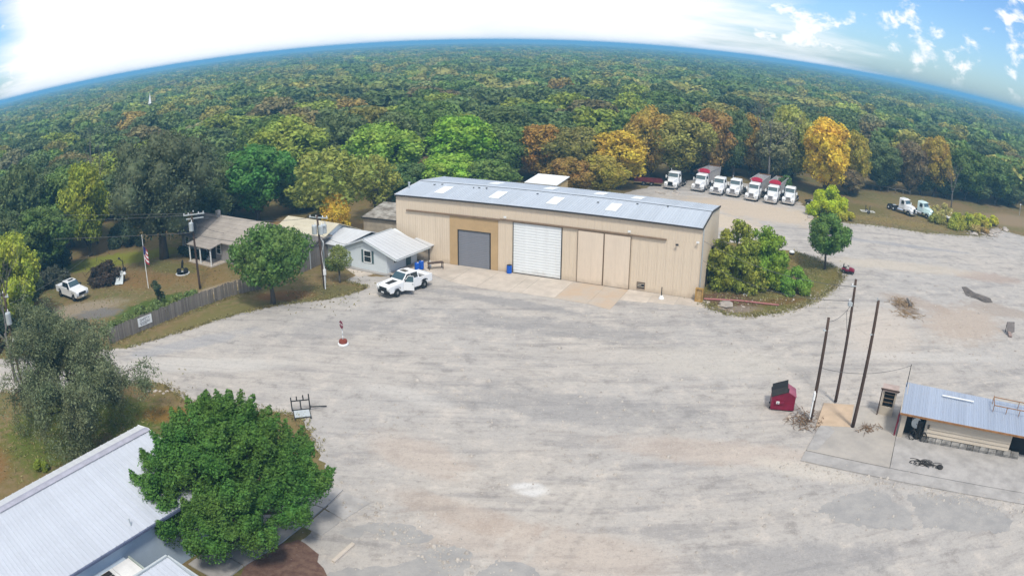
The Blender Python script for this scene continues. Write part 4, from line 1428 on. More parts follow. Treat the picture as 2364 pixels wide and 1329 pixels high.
# ------------------------------------------------------------------ fence with sign
FP = [(-39.3, 58.7), (-38.0, 61.1), (-35.8, 64.7), (-33.7, 68.6), (-31.5, 71.8), (-30.3, 73.6), (-27.4, 76.0)]
fe = empty('plank_fence', (0, 0, 0), 0, 'weathered grey plank fence along the gravel road', 'fence')
pvar = []
for k in range(4):
    mb = MB()
    h = 1.58 + 0.03 * k
    mb.extr([(0, -0.011, 0.03), (0.142, -0.011, 0.03), (0.142, -0.011, h - 0.04), (0.115, -0.011, h), (0.027, -0.011, h), (0, -0.011, h - 0.04)], (0, 0.022, 0))
    pvar.append(mb.mesh('plank', M_PLANK))
seg = []
for (a_, b_) in zip(FP[:-1], FP[1:]):
    a_, b_ = Vector((*a_, 0)), Vector((*b_, 0))
    d_ = (b_ - a_)
    L_ = d_.length
    ang = math.atan2(d_.y, d_.x)
    n_ = int(L_ / 0.15)
    for k in range(n_):
        if rng.random() < 0.015:
            continue
        p = a_ + d_ * (k * 0.15 / L_)
        o = link('plank', rng.choice(pvar), fe, (p.x, p.y, rng.uniform(-0.03, 0.03)), ang)
        o.rotation_euler = (rng.gauss(0, 0.012), rng.gauss(0, 0.012), ang)
    for z in (0.35, 1.25):
        mb = MB()
        mb.box(0, L_, 0.013, 0.055, z, z + 0.09)
        mb.build('rail', M_PLANK, fe, (a_.x, a_.y, 0), ang)
    for k in range(int(L_ / 2.4) + 1):
        p = a_ + d_ * min(1, k * 2.4 / L_)
        mb = MB()
        mb.box(-0.05, 0.05, 0.056, 0.156, 0, 1.5)
        mb.build('post', M_PLANK, fe, (p.x, p.y, 0), ang)
# sign on the fence
sa = math.atan2(64.7 - 61.1, -35.8 + 38.0)
sg = empty('fence_sign', (-37.30, 62.22, 0), math.degrees(sa), 'white sign with dark lettering on the plank fence', 'sign')
b = MB()
b.box(0, 1.9, -0.045, -0.025, 0.55, 1.45)
b.build('board', M_WHITE, sg)


def text(parent, body, loc, size, m, rot_e, name='lettering', align='CENTER'):
    cu = bpy.data.curves.new(name, 'FONT')
    cu.body = body
    cu.size = size
    cu.align_x = align
    cu.align_y = 'CENTER'
    cu.extrude = 0.004
    cu.materials.append(m)
    o_ = bpy.data.objects.new(name, cu)
    COL.objects.link(o_)
    o_.parent = parent
    o_.location = loc
    o_.rotation_euler = rot_e
    dg_ = bpy.context.evaluated_depsgraph_get()
    me_ = bpy.data.meshes.new_from_object(o_.evaluated_get(dg_))
    me_.name = name
    bpy.data.objects.remove(o_)
    o_ = link(name, me_, parent, loc)
    o_.rotation_euler = rot_e
    return o_


text(sg, 'SAFETY', (0.95, -0.052, 1.18), 0.42, M_INK, (R(90), 0, 0))
for k, (x0, x1) in enumerate(((0.25, 1.65), (0.2, 1.6), (0.3, 1.2))):
    x = x0
    b = MB()
    while x < x1:
        w = rng.uniform(0.08, 0.22)
        b.box(x, min(x + w, x1), -0.052, -0.046, 0.90 - k * 0.12, 0.96 - k * 0.12)
        x += w + 0.05
    b.build('small_print', M_INK, sg)

# ------------------------------------------------------------------ vehicles


def wheel(parent, x, y, r, w, name='wheel', rim=None, rz=0.0):
    wv = empty(name, (x, y, r), rz)
    wv.parent = parent
    mb = MB()
    mb.lathe([(r * 0.6, -w / 2), (r * 0.94, -w / 2), (r, -w * 0.35), (r, w * 0.35), (r * 0.94, w / 2), (r * 0.6, w / 2)], (0, 0, 0), 18, 'Y')
    mb.build('tyre', M_TYRE, wv)
    mb = MB()
    mb.lathe([(r * 0.2, -w * 0.52), (r * 0.58, -w * 0.47), (r * 0.60, w * 0.47), (r * 0.2, w * 0.52)], (0, 0, 0), 12, 'Y')
    mb.build('rim', rim or M_RIM, wv)
    return wv


def rsec(x, y, z0, z1, yt=None, c=0.08):
    """rounded cross-section at x: half width y at the bottom, yt at the top"""
    yt = y if yt is None else yt
    return [(x, -y + c * 0.6, z0), (x, y - c * 0.6, z0), (x, y, z0 + c), (x, (y + yt) / 2 + 0.01, (z0 + z1) / 2), (x, yt, z1 - c), (x, yt - c, z1),
            (x, -yt + c, z1), (x, -yt, z1 - c), (x, -(y + yt) / 2 - 0.01, (z0 + z1) / 2), (x, -y, z0 + c)]


def glass_quad(parent, pts_, name, m=None, t=0.01, nrm=None):
    a = [Vector(p) for p in pts_]
    n_ = (a[1] - a[0]).cross(a[2] - a[0]).normalized() if nrm is None else Vector(nrm)
    mb = MB()
    mb.extr([p - n_ * 0.01 for p in a], n_ * (t + 0.01))
    return mb.build(name, m or M_GLASS, parent)


def pickup(loc, head, label, open_door=False, hood_mark=True):
    """crew-cab pickup; local +x forward"""
    t_ = empty('pickup_truck', loc, head, label, 'pickup')
    t_.scale = (1.03, 1.05, 1.13)
    FW, RWX, r = 1.83, -1.85, 0.40
    # lower body with wheel arches: side profile extruded between the wheel gaps
    def side_prof(z_top):
        pts_ = [(2.80, 0.50), (2.86, 0.95)]
        return pts_
    mb = MB()
    mb.loft([rsec(-2.92, 0.93, 0.62, 1.10, 0.95, 0.05), rsec(-2.35, 0.96, 0.58, 1.12, 0.97, 0.06)])
    mb.build('rear_quarter', M_CARW, t_, smooth=False)
    body = MB()
    # body sides above the wheels and full height between them
    prof = [(-2.90, 0.60), (-2.36, 0.55), (-2.30, 0.85), (-2.05, 0.98), (-1.65, 0.98), (-1.40, 0.85), (-1.34, 0.45), (1.32, 0.42), (1.38, 0.85), (1.63, 0.98), (2.03, 0.98), (2.28, 0.85),
            (2.34, 0.50), (2.78, 0.52), (2.90, 0.72), (2.90, 1.02), (2.78, 1.14), (1.15, 1.24), (-0.9, 1.24), (-2.92, 1.26)]
    for s_ in (-1, 1):
        y0, y1 = (0.90, 0.99) if s_ > 0 else (-0.99, -0.90)
        body.extr([(x, y0, z) for x, z in prof], (0, y1 - y0, 0))
    # floor and engine bay core
    body.box(-2.85, 2.3, -0.90, 0.90, 0.52, 0.74)
    body.build('body', M_CARW, t_)
    mb = MB()
    mb.loft([rsec(1.02, 0.94, 0.75, 1.27, 0.90), rsec(2.0, 0.93, 0.75, 1.22, 0.86), rsec(2.72, 0.90, 0.70, 1.12, 0.80), rsec(2.86, 0.85, 0.68, 1.02, 0.72)])
    mb.build('hood', M_CARW, t_)
    if hood_mark:
        mb = MB()
        mb.extr([(1.25, -0.38, 1.262), (2.35, -0.30, 1.19), (2.35, 0.30, 1.19), (1.25, 0.38, 1.262)], (0, 0, 0.014))
        mb.build('hood_decal', M_CHASSIS, t_)
    cab = MB()
    cab.loft([rsec(-1.20, 0.96, 1.0, 1.26, 0.94), rsec(-1.10, 0.95, 1.0, 1.86, 0.74), rsec(-0.2, 0.95, 1.0, 1.94, 0.74), rsec(0.35, 0.95, 1.0, 1.90, 0.74), rsec(1.12, 0.95, 1.0, 1.30, 0.92)])
    cab.build('cab', M_CARW, t_)
    glass_quad(t_, [(0.44, -0.70, 1.84), (1.02, -0.82, 1.37), (1.02, 0.82, 1.37), (0.44, 0.70, 1.84)], 'windscreen', M_WSCREEN, 0.03, (0.63, 0, 0.78))
    glass_quad(t_, [(-1.15, -0.70, 1.36), (-1.12, -0.66, 1.78), (-1.12, 0.66, 1.78), (-1.15, 0.70, 1.36)], 'rear_window', M_GLASS, 0.06, (-1, 0, 0.1))
    mb = MB()
    mb.box(-0.25, 0.25, -0.42, 0.42, 1.93, 1.95)
    mb.build('sunroof', M_GLASS, t_)
    for s_ in (-1, 1):
        def yy(z):
            return s_ * (0.957 - (z - 1.26) / 0.64 * 0.185)
        for (xa, xb, xat, xbt, nm) in ((0.02, 0.86, 0.02, 0.42, 'side_window'), (-0.98, -0.06, -0.94, -0.06, 'side_window')):
            q = [(xa, yy(1.34), 1.34), (xb, yy(1.34), 1.34), (xbt, yy(1.80), 1.80), (xat, yy(1.80), 1.80)]
            glass_quad(t_, q, nm, M_GLASS, 0.012, (0, s_, 0.28))
        mb = MB()
        mb.box(0.75, 0.95, s_ * 1.08 - 0.1, s_ * 1.08 + 0.1, 1.28, 1.46)
        mb.build('mirror', M_CHASSIS, t_)
        mb = MB()
        mb.box(2.80, 2.915, s_ * 0.74 - 0.17, s_ * 0.74 + 0.17, 0.82, 1.0)
        mb.build('headlight', M_SKYL, t_)
        for x in (FW, RWX):
            wheel(t_, x, s_ * 0.84, r, 0.28)
    # bed interior
    mb = MB()
    mb.box(-2.80, -1.28, -0.82, 0.82, 0.9, 0.95)
    mb.build('bed_floor', M_CHASSIS, t_)
    mb = MB()
    mb.box(-2.94, -2.86, -0.88, 0.88, 0.60, 1.24)
    mb.build('tailgate', M_CARW, t_)
    mb = MB()
    mb.box(-1.30, -1.22, -0.88, 0.88, 0.8, 1.28)
    mb.build('bulkhead', M_CHASSIS, t_)
    mb = MB()
    mb.box(2.80, 2.90, -0.56, 0.56, 0.72, 1.0)
    mb.build('grille', M_CHASSIS, t_)
    mb = MB()
    mb.loft([rsec(2.55, 0.93, 0.40, 0.70, 0.95, 0.05), rsec(2.98, 0.72, 0.42, 0.70, 0.74, 0.06)])
    mb.build('front_bumper', M_CHASSIS if hood_mark else M_CHROME, t_)
    mb = MB()
    mb.box(-3.10, -2.93, -0.86, 0.86, 0.48, 0.66)
    mb.build('rear_bumper', M_CHROME, t_)
    for s_ in (-1, 1):
        mb = MB()
        mb.box(-2.955, -2.90, s_ * 0.90 - 0.06, s_ * 0.90 + 0.06, 0.8, 1.15)
        mb.build('tail_light', M_RED, t_)
    mb = MB()
    mb.box(2.94, 2.995, -0.2, 0.2, 0.5, 0.62)
    mb.build('licence_plate', M_WHITE, t_)
    if open_door:
        # driver's (left) door swung out, hinge at the front edge
        dr = empty('door', (1.0, 0.99, 0), 180 + 52)
        dr.parent = t_
        dr.rotation_euler = (0, 0, R(180 - 58))
        mb = MB()
        mb.box(0.0, 1.05, -0.05, 0.05, 0.5, 1.28)
        mb.box(0.0, 0.07, -0.05, 0.03, 1.28, 1.40)
        mb.tube([(0.03, -0.01, 1.28), (0.45, 0.10, 1.82), (1.0, 0.10, 1.80), (1.03, -0.01, 1.28)], 0.035, 5)
        mb.build('panel', M_CARW, dr)
        glass_quad(dr, [(0.1, 0.0, 1.28), (1.0, 0.0, 1.28), (0.97, 0.09, 1.78), (0.45, 0.09, 1.80)], 'pane', M_WSCREEN, 0.012, (0, -1, 0.1))
        mb = MB()
        mb.box(0.85, 1.0, -0.075, -0.05, 1.08, 1.13)
        mb.build('handle', M_CHASSIS, dr)
        mb = MB()
        mb.box(-0.02, 0.98, 0.995, 1.003, 0.55, 1.24)
        mb.build('door_opening', M_CHASSIS, t_)
    return t_


pickup((-11.1, 76.0, 0.01), -130.4, 'white pickup with open front door parked before the office', True)
pickup((-53.7, 72.3, 0.0), -24, 'silver-white pickup parked in the yard beside the brush pile', False, False)


def semi(loc, head, label, group, hood_c=None, stack=True, dark_grille=False):
    """day-cab tractor; local +x forward, origin under the front bumper centre line"""
    t_ = empty('semi_truck', loc, head, label, 'truck', group)
    cw = hood_c or M_CARW
    mb = MB()
    mb.loft([rsec(-0.12, 0.62, 0.85, 1.55, 0.50, 0.08), rsec(-0.45, 0.72, 0.8, 1.78, 0.60, 0.1), rsec(-1.2, 0.82, 0.8, 1.92, 0.72, 0.12), rsec(-1.95, 0.92, 0.8, 2.02, 0.84, 0.12)])
    mb.build('hood', cw, t_, smooth=False)
    for s_ in (-1, 1):
        mb = MB()
        y0 = 0.62 if s_ > 0 else -1.18
        mb.extr([(-0.15, y0, 0.62), (-0.20, y0, 1.05), (-0.55, y0, 1.28), (-1.25, y0, 1.30), (-1.7, y0, 1.1), (-1.95, y0, 0.75), (-1.62, y0, 0.75), (-1.45, y0, 0.98), (-0.75, y0, 1.0), (-0.55, y0, 0.62)], (0, 0.56, 0))
        mb.build('fender', cw, t_)
        mb = MB()
        mb.box(-0.24, -0.13, s_ * 0.92 - 0.16, s_ * 0.92 + 0.16, 0.80, 1.02)
        mb.build('headlight', M_CHROME, t_)
        wheel(t_, -1.05, s_ * 1.02, 0.50, 0.28, rim=M_CHROME)
        for x in (-5.1, -6.4):
            wheel(t_, x, s_ * 0.95, 0.50, 0.52, rim=M_WHITE)
        mb = MB()
        mb.box(-2.15, -1.98, s_ * 1.36 - 0.10, s_ * 1.36 + 0.10, 1.75, 2.25)
        mb.tube([(-2.1, s_ * 1.05, 2.0), (-2.08, s_ * 1.3, 2.0)], 0.03, 5)
        mb.build('mirror', M_WHITE, t_)
        mb = MB()
        mb.lathe([(0.32, -0.75), (0.32, 0.75)], (-3.2, s_ * 0.95, 0.68), 12, 'X')
        mb.build('fuel_tank', M_CHROME, t_)
    mb = MB()
    mb.loft([rsec(-1.90, 1.08, 0.95, 1.98, 0.96, 0.08), rsec(-2.25, 1.10, 0.95, 2.75, 0.92, 0.12), rsec(-2.6, 1.12, 0.95, 2.95, 0.96, 0.14), rsec(-3.75, 1.12, 0.95, 2.98, 0.96, 0.14)])
    mb.build('cab', cw, t_)
    glass_quad(t_, [(-1.93, -0.90, 2.06), (-1.93, 0.90, 2.06), (-2.225, 0.84, 2.66), (-2.225, -0.84, 2.66)], 'windscreen', M_WSCREEN, 0.03, (0.9, 0, 0.43))
    mb = MB()
    mb.extr([(-2.06, -0.95, 2.72), (-2.06, 0.95, 2.72), (-2.3, 0.95, 2.80), (-2.3, -0.95, 2.80)], (0, 0, 0.06))
    mb.build('visor', cw, t_)
    for s_ in (-1, 1):
        glass_quad(t_, [(-2.35, s_ * 1.10, 1.95), (-3.15, s_ * 1.10, 1.95), (-3.15, s_ * 1.0, 2.6), (-2.45, s_ * 1.0, 2.6)], 'side_window', M_GLASS, 0.03, (0, s_, 0.15))
    mb = MB()
    mb.extr([(-0.10, -0.46, 0.78), (-0.10, 0.46, 0.78), (-0.17, 0.40, 1.52), (-0.17, -0.40, 1.52)], (0.04, 0, 0))
    mb.build('grille', M_CHASSIS if dark_grille else M_ALU, t_)
    mb = MB()
    for z in (0.9, 1.06, 1.22, 1.38):
        mb.box(-0.10, -0.045, -0.40, 0.40, z, z + 0.05)
    mb.build('grille_bar', M_CHASSIS, t_)
    mb = MB()
    mb.loft([rsec(-0.35, 1.18, 0.34, 0.72, 1.18, 0.06), rsec(0.05, 1.02, 0.36, 0.70, 1.02, 0.08)])
    mb.build('front_bumper', M_CHROME, t_)
    mb = MB()
    mb.box(-7.2, -0.5, -0.45, -0.33, 0.72, 0.98)
    mb.box(-7.2, -0.5, 0.33, 0.45, 0.72, 0.98)
    for x in (-7.1, -5.75, -4.2, -2.4):
        mb.box(x, x + 0.14, -0.33, 0.33, 0.74, 0.94)
    mb.build('chassis', M_CHASSIS, t_)
    mb = MB()
    mb.lathe([(0.45, 0.0), (0.48, 0.05), (0.3, 0.1)], (-5.6, 0, 1.0), 14)
    mb.build('fifth_wheel', M_GREYMETAL, t_)
    if stack:
        mb = MB()
        mb.tube([(-3.9, -0.95, 0.9), (-3.9, -0.95, 3.35)], 0.09, 8)
        mb.build('exhaust_stack', M_CHROME, t_)
    return t_


def trailer(loc, head, label):
    """open-top dump trailer behind a tractor; same origin as the tractor"""
    t_ = empty('dump_trailer', loc, head, label, 'trailer', 'dump trailers behind the semi trucks')
    x0, x1 = -3.95, -11.6
    mb = MB()
    zt, zb = 3.30, 1.25
    for s_ in (-1, 1):
        mb.extr([(x0, s_ * 1.22, zt), (x0 - 0.35, s_ * 0.95, zb), (x0 - 0.35, s_ * 0.90, zb), (x0, s_ * 1.16, zt)], (x1 - x0, 0, 0))
    mb.build('side_wall', M_ALU, t_)
    mb = MB()
    mb.extr([(x0, -1.16, zt), (x0, 1.16, zt), (x0 - 0.6, 0.9, zb), (x0 - 0.6, -0.9, zb)], (-0.06, 0, 0))
    mb.build('front_wall', M_ALU, t_)
    mb = MB()
    mb.extr([(x1, -1.16, zt - 0.05), (x1, 1.16, zt - 0.05), (x1, 0.9, zb), (x1, -0.9, zb)], (-0.06, 0, 0))
    mb.build('tailgate', M_ALU, t_)
    mb = MB()
    mb.box(x1, x0 - 0.5, -0.92, 0.92, zb - 0.05, zb + 0.03)
    mb.build('floor', M_CARGO, t_)
    for s_ in (-1, 1):
        mb = MB()
        mb.box(x1 - 0.05, x0 + 0.05, s_ * 1.22 - 0.07, s_ * 1.22 + 0.07, zt, zt + 0.09)
        mb.build('top_rail', M_ALU, t_)
    mb = MB()
    mb.box(x1 - 0.08, x1 + 0.05, -1.15, 1.15, zt, zt + 0.09)
    mb.build('top_rail', M_RUST, t_)
    # rolled tarp and wind deflector at the front
    mb = MB()
    secs = []
    for k in range(9):
        y = -1.15 + 2.3 * k / 8
        hgt = 0.42 * math.sin(math.pi * k / 8) ** 0.6 + 0.02
        secs.append([(x0 + 0.10, y, zt - 0.25), (x0 + 0.02, y, zt + 0.02 + hgt), (x0 - 0.5, y, zt + 0.05 + hgt * 0.9), (x0 - 0.75, y, zt - 0.02)])
    mb.loft(secs)
    mb.build('tarp_roll', M_TARP, t_)
    for k in range(7):
        x = x0 - 1.0 - k * 1.05
        for s_ in (-1, 1):
            mb = MB()
            mb.extr([(x, s_ * 1.19, zt - 0.1), (x, s_ * 1.27, zt - 0.1), (x, s_ * 1.02, zb), (x, s_ * 0.95, zb)], (-0.07, 0, 0))
            mb.build('side_rib', M_ALU, t_)
    for s_ in (-1, 1):
        for x in (-9.6, -10.9):
            wheel(t_, x, s_ * 0.95, 0.5, 0.5, rim=M_WHITE)
    mb = MB()
    mb.box(x1, x0 - 1.2, -0.5, -0.35, 1.0, 1.18)
    mb.box(x1, x0 - 1.2, 0.35, 0.5, 1.0, 1.18)
    mb.build('frame', M_CHASSIS, t_)
    return t_


SG = 'semi trucks parked in a row behind the warehouse'
HS = -121.0
semis = [((27.7, 132.2), -118, 'white semi with blue-grey grille at the left end of the row, bobtail', False),
         ((32.6, 131.3), HS, 'second white semi from the left, pulling the trailer nearest the woods', True),
         ((35.5, 128.9), HS, 'third white semi from the left, bobtail between trailers', False),
         ((38.4, 128.0), HS, 'fourth white semi from the left with tall stack, bobtail', False),
         ((41.2, 125.2), HS, 'fifth white semi from the left, pulling the middle red-tarp trailer', True),
         ((44.5, 123.8), HS, 'sixth white semi from the left, pulling the right red-tarp trailer', True),
         ((48.0, 123.6), -119, 'white semi at the right end of the row beside the rock edge', False)]
tl = {1: 'dump trailer with red tarp roll behind the second semi', 4: 'dump trailer with red tarp roll behind the fifth semi', 5: 'dump trailer with red tarp roll behind the sixth semi'}
for i, ((x, y), hd, lab, tr) in enumerate(semis):
    semi((x, y, 0.006), hd, lab, SG, stack=i in (0, 1, 3, 4), dark_grille=(i == 0))
    if tr:
        trailer((x, y, 0.006), hd, tl[i])
SG2 = 'semi trucks parked on the grass'
M_TEAL = mat('pale_teal_paint', (0.62, 0.78, 0.76), 0.25, var=0.03, spec=0.6)
semi((76.4, 121.6, 0), -64, 'white semi with dark grille on the grass by the weeds', SG2, stack=False, dark_grille=True)
semi((80.6, 120.4, 0), -64, 'white semi with teal flank on the grass, nearer the weeds', SG2, M_TEAL, stack=False)
semi((58.4, 121.6, 0), -30, 'white truck nose half hidden by the yellow bush', 'trucks behind the yellow bush', stack=False)

# ------------------------------------------------------------------ small things on the lot
# dumpster
dm = empty('dumpster', (19.62, 48.75, 0.005), -17, 'dark red steel dumpster with open black lid beside a pole', 'dumpster')
b = MB()
prof = [(0, 0.12), (1.95, 0.12), (1.95, 1.25), (1.25, 1.62), (0, 1.15)]
b.extr([(x, 0, z) for x, z in prof], (0, 1.6, 0))
b.build('bin', M_RED, dm)
b = MB()
for y in (0.35, 1.2):
    b.box(-0.08, 2.03, y, y + 0.12, 0.0, 0.115)
b.build('skid', M_CHASSIS, dm)
b = MB()
b.extr([(-0.06, -0.05, 1.16), (1.24, -0.05, 1.645), (1.24, 1.65, 1.645), (-0.06, 1.65, 1.16)], (0, 0, 0.05))
b.build('lid', M_RUBBER, dm)
b = MB()
b.extr([(1.26, 0.0, 1.635), (2.0, 0.0, 1.245), (2.0, 1.6, 1.245), (1.26, 1.6, 1.635)], (0.01, 0, 0.03))
b.build('sloped_top', mat('lit_slope_red', (0.34, 0.09, 0.13), 0.5, var=0.15), dm)  # lighter red than the bin: light caught by the slope, put into its colour
b = MB()
b.extr([(0.0, 0.95, 1.2), (1.25, 0.95, 1.68), (1.25, 1.62, 1.95), (0.0, 1.62, 1.5)], (0, 0.04, 0))
b.build('lid', M_BLACK, dm)
b = MB()
b.box(0.32, 1.02, -0.12, 0.0, 0.66, 0.84)
b.box(0.30, 0.36, -0.14, 0.0, 0.6, 0.9)
b.build('fork_pocket', M_RED, dm)
b = MB()
b.box(0.40, 0.66, -0.14, -0.125, 0.66, 0.88)
b.build('label_plate', M_WHITE, dm)
b = MB()
b.box(0.45, 0.61, -0.146, -0.141, 0.75, 0.79)
b.box(0.45, 0.56, -0.146, -0.141, 0.69, 0.72)
b.build('label_print', M_INK, dm)
b = MB()
b.box(1.22, 1.30, 0.0, 0.08, 1.6, 1.95)
b.build('lid_bracket', M_CHASSIS, dm)


def rock(seed, r, squash=0.6):
    g = np.random.default_rng(seed)
    secs = []
    n = 7
    for k, (rr, zz_) in enumerate(((0.35, 0), (0.9, 0.12), (1.0, 0.45), (0.75, 0.8), (0.25, 1.0))):
        secs.append([(r * rr * math.cos(6.283 * j / n) * g.uniform(0.8, 1.2), r * rr * math.sin(6.283 * j / n) * g.uniform(0.8, 1.2), r * squash * zz_ * g.uniform(0.9, 1.15)) for j in range(n)])
    mb = MB()
    mb.loft(secs)
    return mb.mesh('rock', M_ROCK)


ROCKS = [rock(s, 0.5) for s in range(5)]


def put_rock(x, y, s, label, group, m=None):
    o = link('rock', random.choice(ROCKS), None, (x, y, -0.02), random.uniform(0, 6))
    o.scale = (s, s * random.uniform(0.7, 1.2), s * random.uniform(0.6, 1.1))
    return tag(o, label, 'rock', group)


for k in range(14):
    put_rock(21.5 + random.gauss(0, 0.5), 47.2 + random.gauss(0, 0.5), random.uniform(0.2, 0.6), 'stone in the heap between the dumpster and the pole', 'stones by the dumpster')
for k in range(34):
    t = k / 33
    put_rock(84 + 18 * t + random.gauss(0, 0.9), 110 + 7 * t + random.gauss(0, 0.9), random.uniform(0.5, 1.9), 'pale rock along the gravel edge below the weeds', 'rocks edging the weeds')
for k in range(26):
    t = k / 25
    put_rock(50.8 + 1.5 * math.sin(t * 5) + random.gauss(0, 0.4), 127 - 14 * t, random.uniform(0.4, 1.2), 'pale rock along the truck yard edge by the yellow bush', 'rocks edging the truck yard')
for k in range(12):
    put_rock(26 + random.gauss(0, 1.6), 129.5 + random.gauss(0, 1.0), random.uniform(0.4, 1.0), 'pale rock before the left end of the truck row', 'rocks at the truck row end')
for k in range(16):
    put_rock(21.5 + random.gauss(0, 1.6), 71.0 + random.gauss(0, 0.7), random.uniform(0.15, 0.5), 'small stone scattered off the warehouse right corner', 'stones by the warehouse corner')
put_rock(22.0, 72.2, 1.9, 'large low pale boulder off the warehouse right corner', None)
for k in range(60):
    put_rock(random.uniform(38, 72), random.uniform(57, 80), random.uniform(0.10, 0.38), 'small dark clod scattered on the pale lot', 'clods on the lot')
for k in range(10):
    put_rock(-10 + random.uniform(0, 2.5), 36.2 + random.gauss(0, 0.4), random.uniform(0.1, 0.28), 'small clod at the pavement crack by the big tree', 'clods at the pavement')
for k in range(10):
    put_rock(-28.5 + random.gauss(0, 1.0), 49.8 + random.gauss(0, 0.5), random.uniform(0.15, 0.5), 'stone along the grass corner of the road', 'stones at the grass corner')

# stop sign on a tyre base
st_ = empty('stop_sign', (-14.7, 61.25, 0.005), 0, 'red octagonal stop sign on a striped post in a rust-red base', 'sign')
b = MB()
b.lathe([(0.48, 0.0), (0.50, 0.08), (0.48, 0.16), (0.30, 0.18), (0.30, 0.2)], (0, 0, 0), 16)
b.build('base', M_SKYL, st_)
b = MB()
b.lathe([(0.36, 0.18), (0.40, 0.3), (0.34, 0.48), (0.1, 0.52)], (0, 0, 0), 14)
b.build('weight', mat('rust_red', (0.22, 0.05, 0.03), 0.8), st_)
for k in range(5):
    b = MB()
    b.tube([(0, 0, 0.45 + k * 0.22), (0, 0, 0.45 + (k + 1) * 0.22)], 0.045, 8)
    b.build('post_band', M_SKYL if k % 2 else M_GREYMETAL, st_)
hd_ = empty('sign_head', (0, 0, 1.9), -52)
hd_.parent = st_
b = MB()
b.extr([(0.38 * math.cos(R(22.5 + 45 * k)), -0.07, 0.38 * math.sin(R(22.5 + 45 * k))) for k in range(8)], (0, 0.02, 0))
b.build('plate', M_RED, hd_)
text(hd_, 'STOP', (0, -0.074, 0), 0.27, M_WHITE, (R(90), 0, 0))
b = MB()
b.tube([(0, -0.02, -0.5), (0, -0.02, 0.35)], 0.04, 8)
b.build('post', M_GREYMETAL, hd_)

# blue barrel at the white door
br = empty('blue_barrel', (-0.32, 82.25, 0.03), 0, 'bright blue plastic barrel left of the white roller door', 'barrel')
b = MB()
b.lathe([(0.26, 0), (0.29, 0.04), (0.29, 0.28), (0.305, 0.31), (0.29, 0.34), (0.29, 0.6), (0.305, 0.63), (0.29, 0.66), (0.29, 0.86), (0.26, 0.92)], (0, 0, 0), 18)
b.build('drum', M_BLUE, br)
b = MB()
b.lathe([(0.27, 0.9), (0.27, 0.935), (0.2, 0.94)], (0, 0, 0), 18)
b.build('rim', M_CHASSIS, br)
# post in a cone base
pb = empty('bollard', (15.3, 74.1, 0.03), 0, 'black post set in a white cone base before the warehouse', 'bollard')
b = MB()
b.lathe([(0.30, 0), (0.30, 0.06), (0.16, 0.32), (0.08, 0.36)], (0, 0, 0), 14)
b.build('base', M_WHITE, pb)
b = MB()
b.tube([(0, 0, 0.3), (0, 0, 1.25)], 0.055, 8)
b.build('post', M_CHASSIS, pb)
# yellow rusty crate frame leaning at the corner
yc = empty('steel_frame', (18.75, 73.35, 0.02), -23.7, 'rusty yellow steel frame leaning on the warehouse right corner', 'frame')
b = MB()
for (x0, x1, z0, z1) in ((0, 0.12, 0, 1.45), (0.73, 0.85, 0, 1.45), (0.12, 0.73, 0, 0.12), (0.12, 0.73, 1.33, 1.45)):
    b.box(x0, x1, 0, 0.3, z0, z1)
b.build('frame', M_YELLOW, yc)
b = MB()
b.box(0.12, 0.73, 0.12, 0.18, 0.12, 1.33)
b.build('panel', mat('ochre_panel', (0.45, 0.30, 0.13), 0.8, var=0.3, scale=4), yc)
# red pipe and white ladder by the bush
b = MB()
b.tube([(0, 0, 0.12), (4.0, -0.6, 0.14), (8.2, -1.9, 0.12)], 0.09, 8)
o = b.build('pipe', mat('faded_pink_pipe', (0.40, 0.16, 0.15), 0.7), None, (19.9, 73.9, 0.0))
tag(o, 'long faded red pipe on the ground below the bush', 'pipe')
ld = empty('ladder', (25.0, 75.2, 0.05), 55, 'white ladder lying under the bush beside the red pipe', 'ladder')
for y in (-0.2, 0.2):
    b = MB()
    b.tube([(0, y, 0.0), (3.4, y, 0.7)], 0.04, 5)
    b.build('rail', M_WHITE, ld)
for k in range(8):
    b = MB()
    b.tube([(0.3 + k * 0.4, -0.2, 0.06 + k * 0.083), (0.3 + k * 0.4, 0.2, 0.06 + k * 0.083)], 0.025, 5)
    b.build('rung', M_WHITE, ld)


def chair(loc, rz, label):
    c_ = empty('garden_chair', loc, rz, label, 'chair', 'white garden chairs by the bush')
    mb = MB()
    mb.box(-0.26, 0.26, -0.26, 0.26, 0.40, 0.46)
    mb.build('seat', M_WHITE, c_)
    mb = MB()
    mb.extr([(-0.26, 0.24, 0.46), (0.26, 0.24, 0.46), (0.24, 0.40, 0.95), (-0.24, 0.40, 0.95)], (0, 0.05, 0))
    mb.build('backrest', M_WHITE, c_)
    for x in (-0.24, 0.24):
        for y in (-0.22, 0.22):
            mb = MB()
            mb.box(x - 0.025, x + 0.025, y - 0.025, y + 0.025, 0, 0.40)
            mb.build('leg', M_WHITE, c_)
        mb = MB()
        mb.box(x - 0.03, x + 0.03, -0.25, 0.25, 0.62, 0.66)
        mb.box(x - 0.02, x + 0.02, -0.24, -0.2, 0.46, 0.62)
        mb.build('armrest', M_WHITE, c_)


